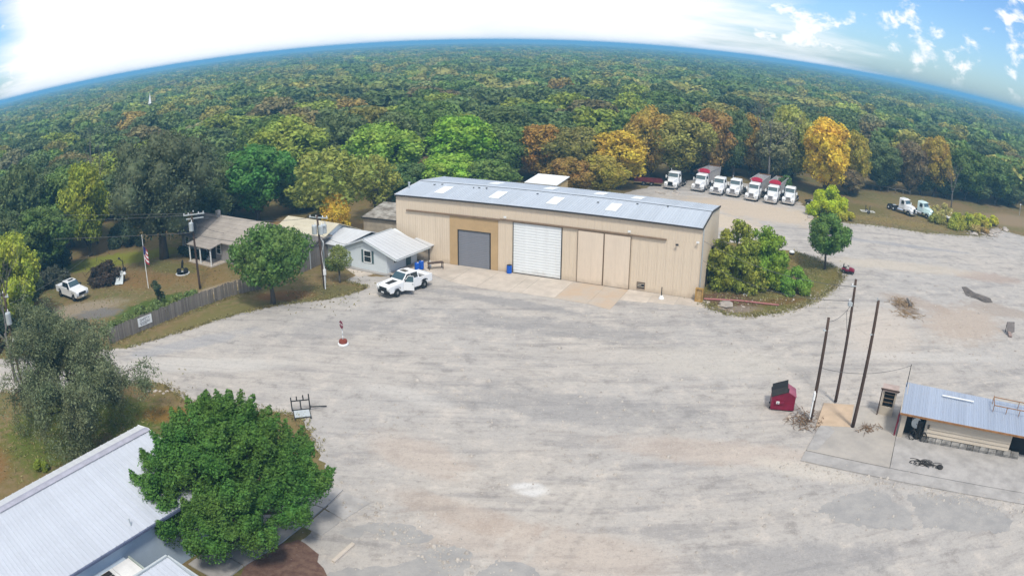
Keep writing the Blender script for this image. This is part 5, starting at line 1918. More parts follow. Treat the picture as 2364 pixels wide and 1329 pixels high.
chair((33.6, 88.3, 0.01), 20, 'white garden chair closest to the bush')
chair((34.4, 88.0, 0.01), -25, 'white garden chair on the open side of the pair')
gr = empty('barbecue_grill', (36.2, 90.0, 0.01), 20, 'black barbecue grill with white lid on the grass island', 'grill')
b = MB()
b.lathe([(0.1, 0.55), (0.35, 0.65), (0.4, 0.85), (0.38, 0.9)], (0, 0, 0), 14)
b.build('bowl', M_CHASSIS, gr)
b = MB()
b.lathe([(0.4, 0.9), (0.36, 1.05), (0.2, 1.15), (0.05, 1.18)], (0, 0, 0), 14)
b.build('lid', M_WHITE, gr)
for a_ in range(3):
    b = MB()
    b.tube([(0.15 * math.cos(a_ * 2.1), 0.15 * math.sin(a_ * 2.1), 0.6), (0.4 * math.cos(a_ * 2.1), 0.4 * math.sin(a_ * 2.1), 0)], 0.025, 5)
    b.build('leg', M_CHASSIS, gr)
# riding mower
mw = empty('riding_mower', (42.6, 84.3, 0.01), -35, 'red riding mower parked at the lot edge by the small tree', 'mower')
b = MB()
b.loft([rsec(0.2, 0.32, 0.35, 0.80, 0.26, 0.05), rsec(0.7, 0.32, 0.35, 0.78, 0.25, 0.06), rsec(0.98, 0.28, 0.36, 0.66, 0.2, 0.06)])
b.build('hood', M_RED, mw)
b = MB()
b.box(-0.75, 0.2, -0.35, 0.35, 0.32, 0.45)
b.loft([rsec(-0.85, 0.42, 0.42, 0.62, 0.38, 0.05), rsec(-0.35, 0.42, 0.42, 0.66, 0.38, 0.05)])
b.build('body', M_RED, mw)
b = MB()
b.box(-0.62, -0.2, -0.22, 0.22, 0.66, 0.74)
b.box(-0.70, -0.6, -0.22, 0.22, 0.70, 1.1)
b.build('seat', M_CHASSIS, mw)
b = MB()
b.tube([(0.15, 0, 0.75), (0.0, 0, 0.98)], 0.03, 5)
b.lathe([(0.16, 0.0), (0.18, 0.015), (0.16, 0.03)], (0.0, 0, 0.97), 10)
b.build('steering_wheel', M_CHASSIS, mw)
b = MB()
b.lathe([(0.62, 0.12), (0.60, 0.24), (0.3, 0.26)], (0.05, 0, 0), 14)
b.build('mower_deck', M_CHASSIS, mw)
for s_ in (-1, 1):
    wheel(mw, -0.55, s_ * 0.42, 0.26, 0.2)
    wheel(mw, 0.75, s_ * 0.36, 0.19, 0.15)
# mats, boards, brush piles on the lot
b = MB()
b.extr([(-2.0, 0.2, 0.006), (-0.6, 3.6, 0.006), (0.4, 3.7, 0.006), (0.5, 1.0, 0.006), (2.2, -1.0, 0.006), (1.5, -2.6, 0.006), (-0.2, -2.7, 0.006), (-1.0, -0.8, 0.006)], (0, 0, 0.05))
b.obox((0.0, 0.4, 0.075), (1.3, 4.0, 0.03), Matrix.Rotation(0.35, 3, 'Z'))
b.obox((0.5, -1.3, 0.10), (2.2, 1.2, 0.03), Matrix.Rotation(-0.5, 3, 'Z'))
o = b.build('rubber_mat', mat('dusty_rubber', (0.13, 0.11, 0.095), 0.95, var=0.45, scale=1.2), None, (61.0, 75.6, 0.0))
tag(o, 'overlapping dark brown mats lying flat on the pale lot', 'mat')
bp_ = empty('leaning_panel', (57.4, 61.7, 0.0), -20, 'grey panel propped up on a board near the right edge', 'panel')
b = MB()
b.extr([(-0.6, 0, 0.35), (0.6, 0, 0.45), (0.75, 1.1, 1.3), (-0.45, 1.1, 1.2)], (0, 0, 0.05))
b.build('sheet', M_CHASSIS if False else mat('grey_board', (0.16, 0.14, 0.13), 0.8, var=0.2), bp_)
b = MB()
b.obox((-0.2, -0.3, 0.2), (0.5, 0.9, 0.3), Matrix.Rotation(0.3, 3, 'X'))
b.build('block', mat('pinkish_board', (0.30, 0.22, 0.19), 0.9, var=0.2), bp_)
b = MB()
b.box(-0.5, -0.42, 0.95, 1.03, 0, 1.2)
b.build('prop', M_POLE, bp_)
b = MB()
b.box(0.6, 0.68, 0.95, 1.03, 0, 1.3)
b.build('prop', M_POLE, bp_)


def brush(loc, sx, sy, sz, n, label, seed, m=None, rmax=0.05):
    g_ = np.random.default_rng(seed)
    mb = MB()
    for k in range(n):
        p = Vector((g_.normal(0, sx * 0.4), g_.normal(0, sy * 0.4), abs(g_.normal(0, sz * 0.45))))
        d_ = Vector((g_.normal(0, 1), g_.normal(0, 1), g_.normal(0, 0.35))).normalized()
        L_ = g_.uniform(0.4, 1.6) * min(1.0, sx * 0.4)
        q = p + d_ * L_
        q.z = max(q.z, 0.02)
        mb.tube([p, (p + q) / 2 + Vector((g_.normal(0, .06), g_.normal(0, .06), abs(g_.normal(0, .05)))), q], [g_.uniform(0.02, rmax), 0.02, 0.01], 4)
    o_ = mb.build('brush_pile', m or M_BRUSH, None, loc)
    return tag(o_, label, 'brush pile')


brush((45.6, 72.6, 0), 2.2, 2.4, 0.25, 150, 'dry tan brush heap on the lot, upper of two', 21, mat('straw_brush', (0.30, 0.21, 0.12), 1.0, var=0.4, scale=3))
brush((44.4, 69.2, 0), 2.0, 2.2, 0.15, 90, 'low scattered straw litter on the lot, lower of two', 22, MATS['straw_brush'])
brush((21.9, 46.4, 0), 1.6, 1.8, 0.5, 110, 'brown debris heap at the foot of the shortest pole', 23)
brush((26.9, 44.3, 0.12), 1.2, 0.8, 0.2, 50, 'small twig litter beside the lone brown pole', 25)
b = MB()
b.tube([(0, 0, 0.15), (1.6, 0.4, 0.5)], [0.16, 0.14], 8)
o = b.build('log', M_BARKG, None, (46.3, 71.5, 0), 1.2)
tag(o, 'short pale log end standing in the straw litter', 'log')
# loader frame next to the big tree
lf = empty('forklift_frame', (-15.4, 48.4, 0.01), 20, 'black steel fork frame standing at the lot edge behind the big tree', 'fork frame')
b = MB()
for (p, q) in (((-0.7, 0, 0.1), (-0.7, 0, 1.2)), ((0.7, 0, 0.1), (0.7, 0, 1.35)), ((-0.7, 0, 0.15), (0.7, 0, 0.15)), ((-0.7, 0, 0.9), (0.7, 0, 0.9)), ((-0.25, 0, 0.9), (-0.25, 0, 1.25)), ((0.25, 0, 0.9), (0.25, 0, 1.3)), ((0, 0, 0.15), (0, 0, 0.9))):
    b.tube([p, q], 0.05, 5)
b.build('frame', M_CHASSIS, lf)
for x in (-0.6, 0.6):
    b = MB()
    b.box(x - 0.06, x + 0.06, -1.4, 0, 0.05, 0.12)
    b.build('fork', M_CHASSIS, lf)
b = MB()
b.tube([(0.7, 0, 0.3), (2.0, 0.2, 0.1)], 0.05, 5)
b.build('drawbar', M_CHASSIS, lf)
b = MB()
b.box(-0.6, 0.6, -1.2, -0.1, 0.125, 0.15)
b.build('deck', M_GREYMETAL, lf)
# porch clutter at the office
for (x, y, m_, lab) in ((-10.6, 82.7, M_BLUE, 'blue drum at the office wall, nearer the pickup'), (-10.2, 83.4, M_BLUE, 'blue drum at the office wall, nearer the door')):
    t_ = empty('plastic_drum', (x, y, 0.08), 0, lab, 'barrel')
    b = MB()
    b.lathe([(0.26, 0), (0.29, 0.04), (0.29, 0.45), (0.305, 0.48), (0.29, 0.51), (0.29, 0.86), (0.25, 0.92)], (0, 0, 0), 14)
    b.build('drum', m_, t_)
    b = MB()
    b.lathe([(0.08, 0.9), (0.08, 0.96)], (0.1, 0, 0), 8)
    b.build('cap', M_WHITE, t_)
b = MB()
b.box(-0.9, 0.9, -0.35, 0.35, 0.70, 0.76)
for x in (-0.8, 0.8):
    for y in (-0.28, 0.28):
        b.box(x - 0.04, x + 0.04, y - 0.04, y + 0.04, 0, 0.70)
o = b.build('work_table', M_POLE, None, (-8.6, 83.6, 0.03), R(20))
tag(o, 'brown wooden table behind the white pickup', 'table')
b = MB()
b.lathe([(0.16, 0), (0.16, 0.5), (0.06, 0.6), (0.06, 0.75)], (0, 0, 0), 12)
o = b.build('gas_bottle', M_WHITE, None, (-9.3, 84.2, 0.08))
tag(o, 'white gas bottle on the office porch', 'gas bottle')

# left yard things: flag, sculpture, fire ring, small junk
fl = empty('flagpole', (-43.0, 75.9, 0), 0, 'white flagpole with a striped flag in the left yard', 'flagpole')
b = MB()
b.tube([(0, 0, 0), (-0.15, 0.05, 6.4)], [0.06, 0.035], 8)
b.lathe([(0.01, 0), (0.07, 0.05), (0.01, 0.12)], (-0.15, 0.05, 6.4), 8)
b.build('pole', M_WHITE, fl)
fgz0, fgw = 3.3, 0.75
nst = 7
for k in range(nst):
    secs = []
    b = MB()
    vs_, fs = [], []
    for j in range(7):
        t = j / 6
        yw = 0.10 * math.sin(t * 5 + k * 0.3)
        for (zz_) in (0, 1):
            z = 5.2 - (k + zz_) * 0.26 - t * 0.55
            vs_.append((-0.1 + t * fgw * 0.9, yw, z))
    for j in range(6):
        fs.append((2 * j, 2 * j + 2, 2 * j + 3, 2 * j + 1))
    b.add(vs_, fs)
    b.build('flag_stripe', M_FLAGR if k % 2 == 0 else M_WHITE, fl)
b = MB()
vs_, fs = [], []
for j in range(4):
    t = j / 6
    yw = 0.10 * math.sin(t * 5) - 0.02
    for zz_ in (0, 1):
        vs_.append((-0.1 + t * fgw * 0.9, yw - 0.01, 5.2 - zz_ * 1.0 - t * 0.55))
for j in range(3):
    fs.append((2 * j, 2 * j + 2, 2 * j + 3, 2 * j + 1))
b.add(vs_, fs)
b.build('flag_canton', M_FLAGB, fl)
sc = empty('yard_sculpture', (-48.6, 77.9, 0), 20, 'stack of pale scrap with a tilted grey sheet beside the brush pile', 'sculpture')
b = MB()
b.extr([(-0.7, -1.0, 0.1), (0.5, -1.0, 0.1), (0.5, 0.5, 1.3), (-0.7, 0.5, 1.3)], (0, 0.05, 0.05))
b.build('sheet', M_GREYMETAL, sc)
b = MB()
b.tube([(0.6, 0.3, 0), (0.6, 0.3, 2.6), (0.1, 0.3, 3.0)], 0.07, 6)
b.lathe([(0.05, 0), (0.3, 0.1), (0.3, 0.5), (0.05, 0.6)], (0.7, 0.2, 1.3), 8)
b.lathe([(0.05, 0), (0.22, 0.1), (0.05, 0.3)], (0.1, 0.3, 2.9), 8)
b.build('stand', M_CHASSIS, sc)
b = MB()
b.lathe([(0.1, 0), (0.25, 0.2), (0.1, 0.5)], (0.75, -0.1, 0.9), 8)
b.build('pale_pot', M_WHITE, sc)
mt = empty('yard_ornament', (-40.4, 81.5, 0), 15, 'dark wheeled ornament on a white ring in the left yard', 'ornament')
b = MB()
b.lathe([(0.95, 0.0), (0.98, 0.10), (0.85, 0.12), (0.85, 0.0)], (0, 0, 0), 20)
b.build('ring', M_WHITE, mt)
b = MB()
b.lathe([(0.35, -0.05), (0.35, 0.05)], (-0.5, 0, 0.4), 12, 'Y')
b.lathe([(0.35, -0.05), (0.35, 0.05)], (0.5, 0, 0.4), 12, 'Y')
b.build('wheel_pair', M_TYRE, mt)
b = MB()
b.tube([(-0.5, 0, 0.4), (0, 0, 0.85), (0.5, 0, 0.4)], 0.09, 6)
b.tube([(0, 0, 0.8), (0.1, 0, 1.4), (0.15, 0, 1.75)], [0.16, 0.18, 0.1], 8)
b.build('body', M_CHASSIS, mt)
b = MB()
b.extr([(-0.4, 0, 0), (0.4, 0, 0), (0, 0, 0.8)], (0, 0.2, 0))
o = b.build('yard_cone', M_WHITE, None, (-38.9, 87.0, 0))
tag(o, 'small white tent-shaped marker at the porch post', 'marker')
# junk behind: red implement, boards, light post
rt = empty('flatbed_trailer', (21.9, 136.6, 0), -14, 'dark red low trailer in the shade left of the semi trucks', 'trailer')
b = MB()
b.box(0, 5.2, -1.0, 1.0, 0.7, 0.85)
b.build('deck', mat('maroon_paint', (0.14, 0.02, 0.025), 0.7, var=0.3), rt)
b = MB()
for k in range(9):
    b.box(0.05 + k * 0.63, 0.13 + k * 0.63, -1.0, -0.92, 0.85, 1.55)
b.box(0, 5.2, -1.0, -0.93, 1.5, 1.58)
b.box(0, 5.2, -0.99, -0.94, 0.9, 1.45)
b.build('stake_side', MATS['maroon_paint'], rt)
for x in (1.8, 3.2):
    for s_ in (-1, 1):
        wheel(rt, x, s_ * 0.9, 0.4, 0.25)
jk = empty('scrap_frame', (84.4, 119.4, 0), 10, 'white and dark scrap machine half buried in the weeds', 'scrap')
b = MB()
b.box(-0.8, 0.8, -0.5, 0.5, 0.9, 1.2)
b.tube([(-0.8, 0, 0.3), (0.9, 0.1, 1.9)], 0.1, 6)
b.build('boom', M_WHITE, jk)
b = MB()
b.box(-0.7, 0.6, -0.45, 0.45, 0.2, 0.9)
b.lathe([(0.4, -0.5), (0.4, 0.5)], (-0.5, 0, 0.4), 12, 'Y')
b.build('body', M_CHASSIS, jk)
dt = empty('small_trailer_frame', (63.2, 122.0, 0), -8, 'low white trailer frame on the grass right of the yellow bush', 'trailer')
b = MB()
b.box(0, 3.0, -0.6, -0.5, 0.3, 0.4)
b.box(0, 3.0, 0.5, 0.6, 0.3, 0.4)
b.box(0, 0.1, -0.5, 0.5, 0.3, 0.4)
b.box(2.9, 3.0, -0.5, 0.5, 0.3, 0.4)
b.build('frame', M_WHITE, dt)
for s_ in (-1, 1):
    wheel(dt, 1.5, s_ * 0.72, 0.32, 0.2)
b = MB()
b.box(1.0, 1.1, -0.05, 0.05, 0.3, 1.5)
b.build('upright', M_CHASSIS, dt)
b = MB()
b.box(1.9, 2.0, -0.05, 0.05, 0.3, 1.4)
b.build('upright', M_CHASSIS, dt)
lp = empty('yard_light', (121.5, 135.2, 0), 0, 'thin pale yard light post near the right edge of the woods', 'light post')
b = MB()
b.tube([(0, 0, 0), (0, 0, 2.4)], 0.07, 6)
b.build('post', M_GREYMETAL, lp)
b = MB()
b.lathe([(0.1, 2.4), (0.22, 2.5), (0.2, 2.7), (0.05, 2.8)], (0, 0, 0), 10)
b.build('lamp_head', M_WHITE, lp)
pf = empty('pipe_fence', (77.0, 147.3, 0), -15, 'broken pale rail fence at the foot of the dark woods', 'fence')
for k in range(7):
    b = MB()
    b.tube([(k * 2.0, 0, 0), (k * 2.0, 0, 1.2)], 0.08, 6)
    b.build('post', M_BARKG, pf)
for k in range(6):
    b = MB()
    b.tube([(k * 2.0, 0, 1.1), (k * 2.0 + 2.0, 0.0, 1.1 - 0.25 * (k % 2))], 0.07, 6)
    b.build('rail', M_BARKG, pf)
# church steeple far behind the woods
cs = empty('steeple', (-149.3, 277.0, 0), 25, 'tiny white church steeple rising from the woods', 'church')
b = MB()
b.box(-1.0, 1.0, -1.0, 1.0, 0, 9.0)
b.build('tower', M_WHITE, cs)
b = MB()
b.loft([[(-1.0, -1.0, 9), (1.0, -1.0, 9), (1.0, 1.0, 9), (-1.0, 1.0, 9)], [(-0.04, -0.04, 15.5), (0.04, -0.04, 15.5), (0.04, 0.04, 15.5), (-0.04, 0.04, 15.5)]])
b.build('spire', M_WHITE, cs)
b = MB()
b.extr([(1.2, -4, 6.0), (1.2, 4, 6.0), (1.2, 0, 8.5)], (14, 0, 0))
b.build('nave_roof', M_WROOF, cs)

# ------------------------------------------------------------------ foliage materials


def leaf_material(name, mode, ramp=None, shift=0.03, trans=0.22):
    m = bpy.data.materials.new(name)
    m.use_nodes = True
    nt = m.node_tree
    b_ = nt.nodes['Principled BSDF']
    out = nt.nodes['Material Output']
    oi = N(nt, 'ShaderNodeObjectInfo')
    gm = N(nt, 'ShaderNodeNewGeometry')
    tc = N(nt, 'ShaderNodeTexCoord')
    if mode == 'object':
        col = oi.outputs['Color']
    else:
        rp_ = N(nt, 'ShaderNodeValToRGB')
        cr = rp_.color_ramp
        cr.interpolation = 'LINEAR'
        while len(cr.elements) < len(ramp):
            cr.elements.new(0.5)
        for e, (p, c) in zip(cr.elements, ramp):
            e.position = p
            e.color = (*c, 1)
        if mode == 'random':
            nz_ = noise(nt, oi.outputs['Location'], 0.012, 3, 0.5)
            f = mathn(nt, 'ADD', mathn(nt, 'MULTIPLY', oi.outputs['Random'], 0.62), mathn(nt, 'MULTIPLY_ADD', nz_, 1.3, -0.45))
            sx_ = N(nt, 'ShaderNodeSeparateXYZ')
            nt.links.new(oi.outputs['Location'], sx_.inputs[0])
            f = mathn(nt, 'SUBTRACT', f, mathn(nt, 'MULTIPLY', smooth(nt, sx_.outputs[0], 20.0, 220.0), 0.16))
        else:
            f = noise(nt, gm.outputs['Position'], 0.05, 6, 0.7)
        nt.links.new(f, rp_.inputs[0])
        col = rp_.outputs[0]
    # per-leaf and per-clump variation in hue and value
    cl = noise(nt, tc.outputs['Object'], 0.35, 3, 0.6)
    hs = N(nt, 'ShaderNodeHueSaturation')
    nt.links.new(mathn(nt, 'ADD', 0.5, mathn(nt, 'MULTIPLY', mathn(nt, 'SUBTRACT', cl, 0.5), -shift * 4)), hs.inputs['Hue'])
    v = mathn(nt, 'MULTIPLY_ADD', gm.outputs['Random Per Island'], 1.1, 1.12)
    v = mathn(nt, 'MULTIPLY', v, mathn(nt, 'MULTIPLY_ADD', oi.outputs['Random'], 0.35, 0.82))
    if mode == 'random':
        v = mathn(nt, 'MULTIPLY', v, 1.18)
    nt.links.new(v, hs.inputs['Value'])
    nt.links.new(col, hs.inputs['Color'])
    nt.links.new(hs.outputs[0], b_.inputs['Base Color'])
    b_.inputs['Roughness'].default_value = 0.65
    b_.inputs['Specular IOR Level'].default_value = 0.25
    tr = N(nt, 'ShaderNodeBsdfTranslucent')
    nt.links.new(hs.outputs[0], tr.inputs[0])
    mxs = N(nt, 'ShaderNodeMixShader')
    mxs.inputs[0].default_value = trans
    nt.links.new(b_.outputs[0], mxs.inputs[1])
    nt.links.new(tr.outputs[0], mxs.inputs[2])
    nt.links.new(mxs.outputs[0], out.inputs['Surface'])
    return m


DG, MG, BG, OL, YG = (0.072, 0.098, 0.034), (0.088, 0.138, 0.030), (0.110, 0.205, 0.020), (0.165, 0.155, 0.036), (0.195, 0.225, 0.024)
RU, GO, BR_, PA, GYO = (0.255, 0.135, 0.030), (0.46, 0.275, 0.028), (0.140, 0.108, 0.050), (0.255, 0.275, 0.066), (0.150, 0.152, 0.070)
M_LEAF = leaf_material('leaf', 'object')
M_LEAFR = leaf_material('woods_leaf', 'random', [(0.0, DG), (0.22, (0.082, 0.118, 0.036)), (0.44, MG), (0.57, (0.115, 0.130, 0.038)), (0.70, OL), (0.80, (0.140, 0.135, 0.042)), (0.90, (0.150, 0.190, 0.032)), (1.0, (0.20, 0.16, 0.036))])
M_FARCAN = leaf_material('far_canopy', 'noise', [(0.30, DG), (0.48, MG), (0.60, (0.09, 0.095, 0.036)), (0.72, BR_)], trans=0.0)


def leaf_quads(g, P, D, size, aspect=0.55, jit=0.75):
    n = len(P)
    nr = D + g.normal(0, jit, (n, 3))
    nr /= np.linalg.norm(nr, axis=1)[:, None] + 1e-9
    rv = g.normal(0, 1, (n, 3))
    t1 = np.cross(nr, rv)
    t1 /= np.linalg.norm(t1, axis=1)[:, None] + 1e-9
    t2 = np.cross(nr, t1)
    s = (size * g.uniform(0.6, 1.4, n))[:, None]
    V = np.stack([P - t1 * s, P + t2 * s * aspect + nr * s * 0.15, P + t1 * s, P - t2 * s * aspect + nr * s * 0.15], 1).reshape(-1, 3)
    Q = np.arange(4 * n).reshape(-1, 4)
    return V, Q


def ball(g, c, r, nu=8, nv=5):
    vs_ = []
    for j in range(nv + 1):
        th = math.pi * j / nv
        for i in range(nu):
            ph = 2 * math.pi * i / nu
            k = r * g.uniform(0.85, 1.1)
            vs_.append((c[0] + k * max(0.05, math.sin(th)) * math.cos(ph), c[1] + k * max(0.05, math.sin(th)) * math.sin(ph), c[2] + k * math.cos(th)))
    q = [(j * nu + i, j * nu + (i + 1) % nu, (j + 1) * nu + (i + 1) % nu, (j + 1) * nu + i) for j in range(nv) for i in range(nu)]
    return np.array(vs_), np.array(q)


def make_lobes(g, Rr, H, base, n, k=0.40):
    """lobes spread over an egg-shaped crown"""
    out = []
    cz, hz = (base + H) / 2, (H - base) / 2
    ph_ = g.uniform(0, 6.28, 3)
    for i in range(n):
        u_ = (i + 0.5) / n
        zc = 1 - 2 * u_
        a = i * 2.39996 + g.uniform(-0.4, 0.4)
        rr = math.sqrt(max(0, 1 - zc * zc))
        f = g.uniform(0.45, 0.78)
        w = 1.0 if zc > -0.2 else 0.85
        w *= 1 + 0.16 * math.sin(2 * a + ph_[0] + zc * 2) + 0.12 * math.sin(3 * a + ph_[1] - zc * 3)
        lr = Rr * k * g.uniform(0.6, 1.2)
        out.append((f * rr * Rr * math.cos(a) * w, f * rr * Rr * math.sin(a) * w, cz + zc * hz * g.uniform(0.55, 0.78), lr))
    return np.array(out)


def crown_mesh(name, seed, lobes, n, leaf, m, core=0.72, up=0.2, cull=0.78, zsq=0.85):
    g = np.random.default_rng(seed)
    w = lobes[:, 3] ** 2
    idx = g.choice(len(lobes), n, p=w / w.sum())
    D = g.normal(0, 1, (n, 3))
    D[:, 2] += up
    D /= np.linalg.norm(D, axis=1)[:, None]
    L = lobes[idx]
    P = L[:, :3] + D * np.array([1, 1, zsq]) * (L[:, 3] * g.uniform(0.72, 1.10, n))[:, None]
    keep = np.ones(n, bool)
    for j, lb_ in enumerate(lobes):
        dd = np.linalg.norm((P - lb_[:3]) / np.array([1, 1, zsq]), axis=1)
        keep &= ~((dd < cull * lb_[3]) & (idx != j))
    P, D = P[keep], D[keep]
    V, Q = leaf_quads(g, P, D, leaf)
    Vs, Qs = [V], [Q]
    off = len(V)
    if core:
        for lb_ in lobes:
            v, q = ball(g, lb_[:3], lb_[3] * core)
            Vs.append(v)
            Qs.append(q + off)
            off += len(v)
    return np_mesh(name, np.concatenate(Vs), np.concatenate(Qs), m)


def trunk_mesh(name, seed, lobes, H, base, r, m, limbs=6):
    g = np.random.default_rng(seed)
    mb = MB()
    top = base + (H - base) * 0.55
    mb.tube([(0, 0, -0.1), (g.normal(0, .08), g.normal(0, .08), base * 0.5), (g.normal(0, .15), g.normal(0, .15), base), (g.normal(0, .3), g.normal(0, .3), top)], [r * 1.35, r, r * 0.8, r * 0.25], 8)
    sel = g.choice(len(lobes), min(limbs, len(lobes)), replace=False)
    for i in sel:
        c = lobes[i]
        z0 = base * g.uniform(0.75, 1.05)
        mid = (c[0] * 0.45, c[1] * 0.45, z0 + (c[2] - z0) * 0.4)
        mb.tube([(0, 0, z0), mid, tuple(c[:3])], [r * 0.5, r * 0.35, r * 0.1], 6)
    return mb.mesh(name, m, True)


def variant(seed, Rr=5.0, H=12.0, base=2.6, nl=24, n=4500, leaf=0.30, m=None, k=0.40, core=0.72, bark=None):
    g = np.random.default_rng(seed)
    lo = make_lobes(g, Rr, H, base, nl, k)
    lo[:, :2] *= g.uniform(0.85, 1.15, 2)
    return crown_mesh('crown', seed + 1, lo, n, leaf, m or M_LEAF, core), trunk_mesh('trunk', seed + 2, lo, H, base, 0.30, bark or M_BARK)


NEAR = [variant(100 + i * 7, nl=44 + 4 * (i % 4), base=(0.7, 1.2, 0.5, 1.0)[i % 4], n=9500, leaf=0.24, k=(0.30, 0.26, 0.31, 0.27)[i % 4], core=0.60) for i in range(8)]
MIDV = [variant(300 + i * 7, nl=32, base=0.8, n=3800, leaf=0.40, core=0.62, k=0.30) for i in range(6)]
SPARSE = [variant(500 + i * 7, nl=34, base=2.5, n=3000, leaf=0.24, k=0.24, core=0.35, bark=M_BARKG) for i in range(2)]
FARV = [variant(700 + i * 7, nl=9 + 2 * i, base=1.4, n=1000, leaf=0.58, m=M_LEAFR, k=(0.52, 0.46, 0.42, 0.38, 0.40, 0.36, 0.48)[i], core=0.68) for i in range(7)]


def tree(name, x, y, h, r, color, label, var, group=None, rz=None, z=0.0):
    cm, tm = var
    t_ = empty(name, (x, y, z), 0, label, 'tree', group)
    t_.rotation_euler = (0, 0, random.uniform(0, 6.28) if rz is None else rz)
    t_.scale = (r / 5.0, r / 5.0, h / 12.0)
    c_ = link('crown', cm, t_)
    c_.color = (*color, 1)
    link('trunk', tm, t_)
    return t_


NAMED = [
    (-55.6, 61.0, 11.7, 4.2, YG, 'yellow-green tree at the left edge above the dead branches'),
    (-64.0, 79.5, 11.0, 6.0, MG, 'green tree with bright top at the left edge of the yard'),
    (-76.0, 88.7, 16.5, 6.4, DG, 'dark tall tree at the far left edge of the woods'),
    (-61.7, 90.1, 15.0, 4.8, YG, 'tall yellow-green tree left of the big dark oak'),
    (-44.6, 102.0, 11.5, 5.4, DG, 'dark tree behind the ranch house roof'),
    (-38.4, 107.3, 12.7, 6.4, (0.065, 0.165, 0.030), 'bright emerald round tree behind the ranch house'),
    (-21.8, 126.6, 12.7, 6.6, (0.130, 0.205, 0.026), 'green tree behind the warehouse left end'),
    (-8.6, 133.7, 13.2, 7.0, (0.135, 0.245, 0.024), 'largest bright green tree behind the warehouse roof'),
    (-2.0, 136.8, 11.0, 5.6, MG, 'mid green tree right of the largest bright green tree'),
    (4.4, 136.1, 11.5, 5.0, (0.27, 0.165, 0.03), 'rust-orange tree behind the warehouse'),
    (11.0, 134.7, 11.2, 5.3, OL, 'olive tree between the rust tree and the golden-orange tree'),
    (18.1, 131.8, 11.0, 5.6, (0.34, 0.25, 0.028), 'golden-orange tree above the warehouse roof'),
    (25.2, 140.5, 14.6, 4.6, (0.24, 0.175, 0.034), 'rusty olive tree behind the first semi'),
    (31.4, 141.3, 14.3, 6.2, OL, 'broad olive tree behind the second semi'),
    (38.5, 147.4, 15.0, 5.3, (0.22, 0.14, 0.04), 'brown-rust tall tree behind the semi row'),
    (44.6, 149.1, 15.1, 4.2, DG, 'slim dark green tree behind the semi row'),
    (49.1, 150.5, 13.9, 3.7, (0.235, 0.165, 0.035), 'slim rusty olive tree left of the pale tree'),
    (52.4, 144.4, 14.1, 5.2, GYO, 'grey-olive thin tree left of the golden tree'),
    (58.2, 148.6, 17.6, 5.4, PA, 'tall pale yellow-green tree behind the golden tree'),
    (61.2, 136.0, 16.6, 5.9, (0.44, 0.31, 0.03), 'tall golden yellow tree behind the yellow bush'),
    (71.0, 142.3, 13.5, 3.7, (0.25, 0.215, 0.03), 'slim yellow-olive tree right of the golden tree'),
    (81.0, 147.2, 11.8, 5.6, DG, 'dark tree above the broken rail fence'),
    (89.9, 147.0, 13.1, 5.0, BR_, 'brown tree left of the yellow-topped tree on the right'),
    (97.6, 146.3, 15.4, 5.6, (0.28, 0.21, 0.032), 'yellow-topped tree in the dark woods on the right'),
    (109.0, 146.9, 13.6, 6.6, MG, 'green tree above the right weeds'),
    (120.3, 146.1, 12.7, 7.0, (0.085, 0.13, 0.032), 'green tree near the right edge of the woods'),
]
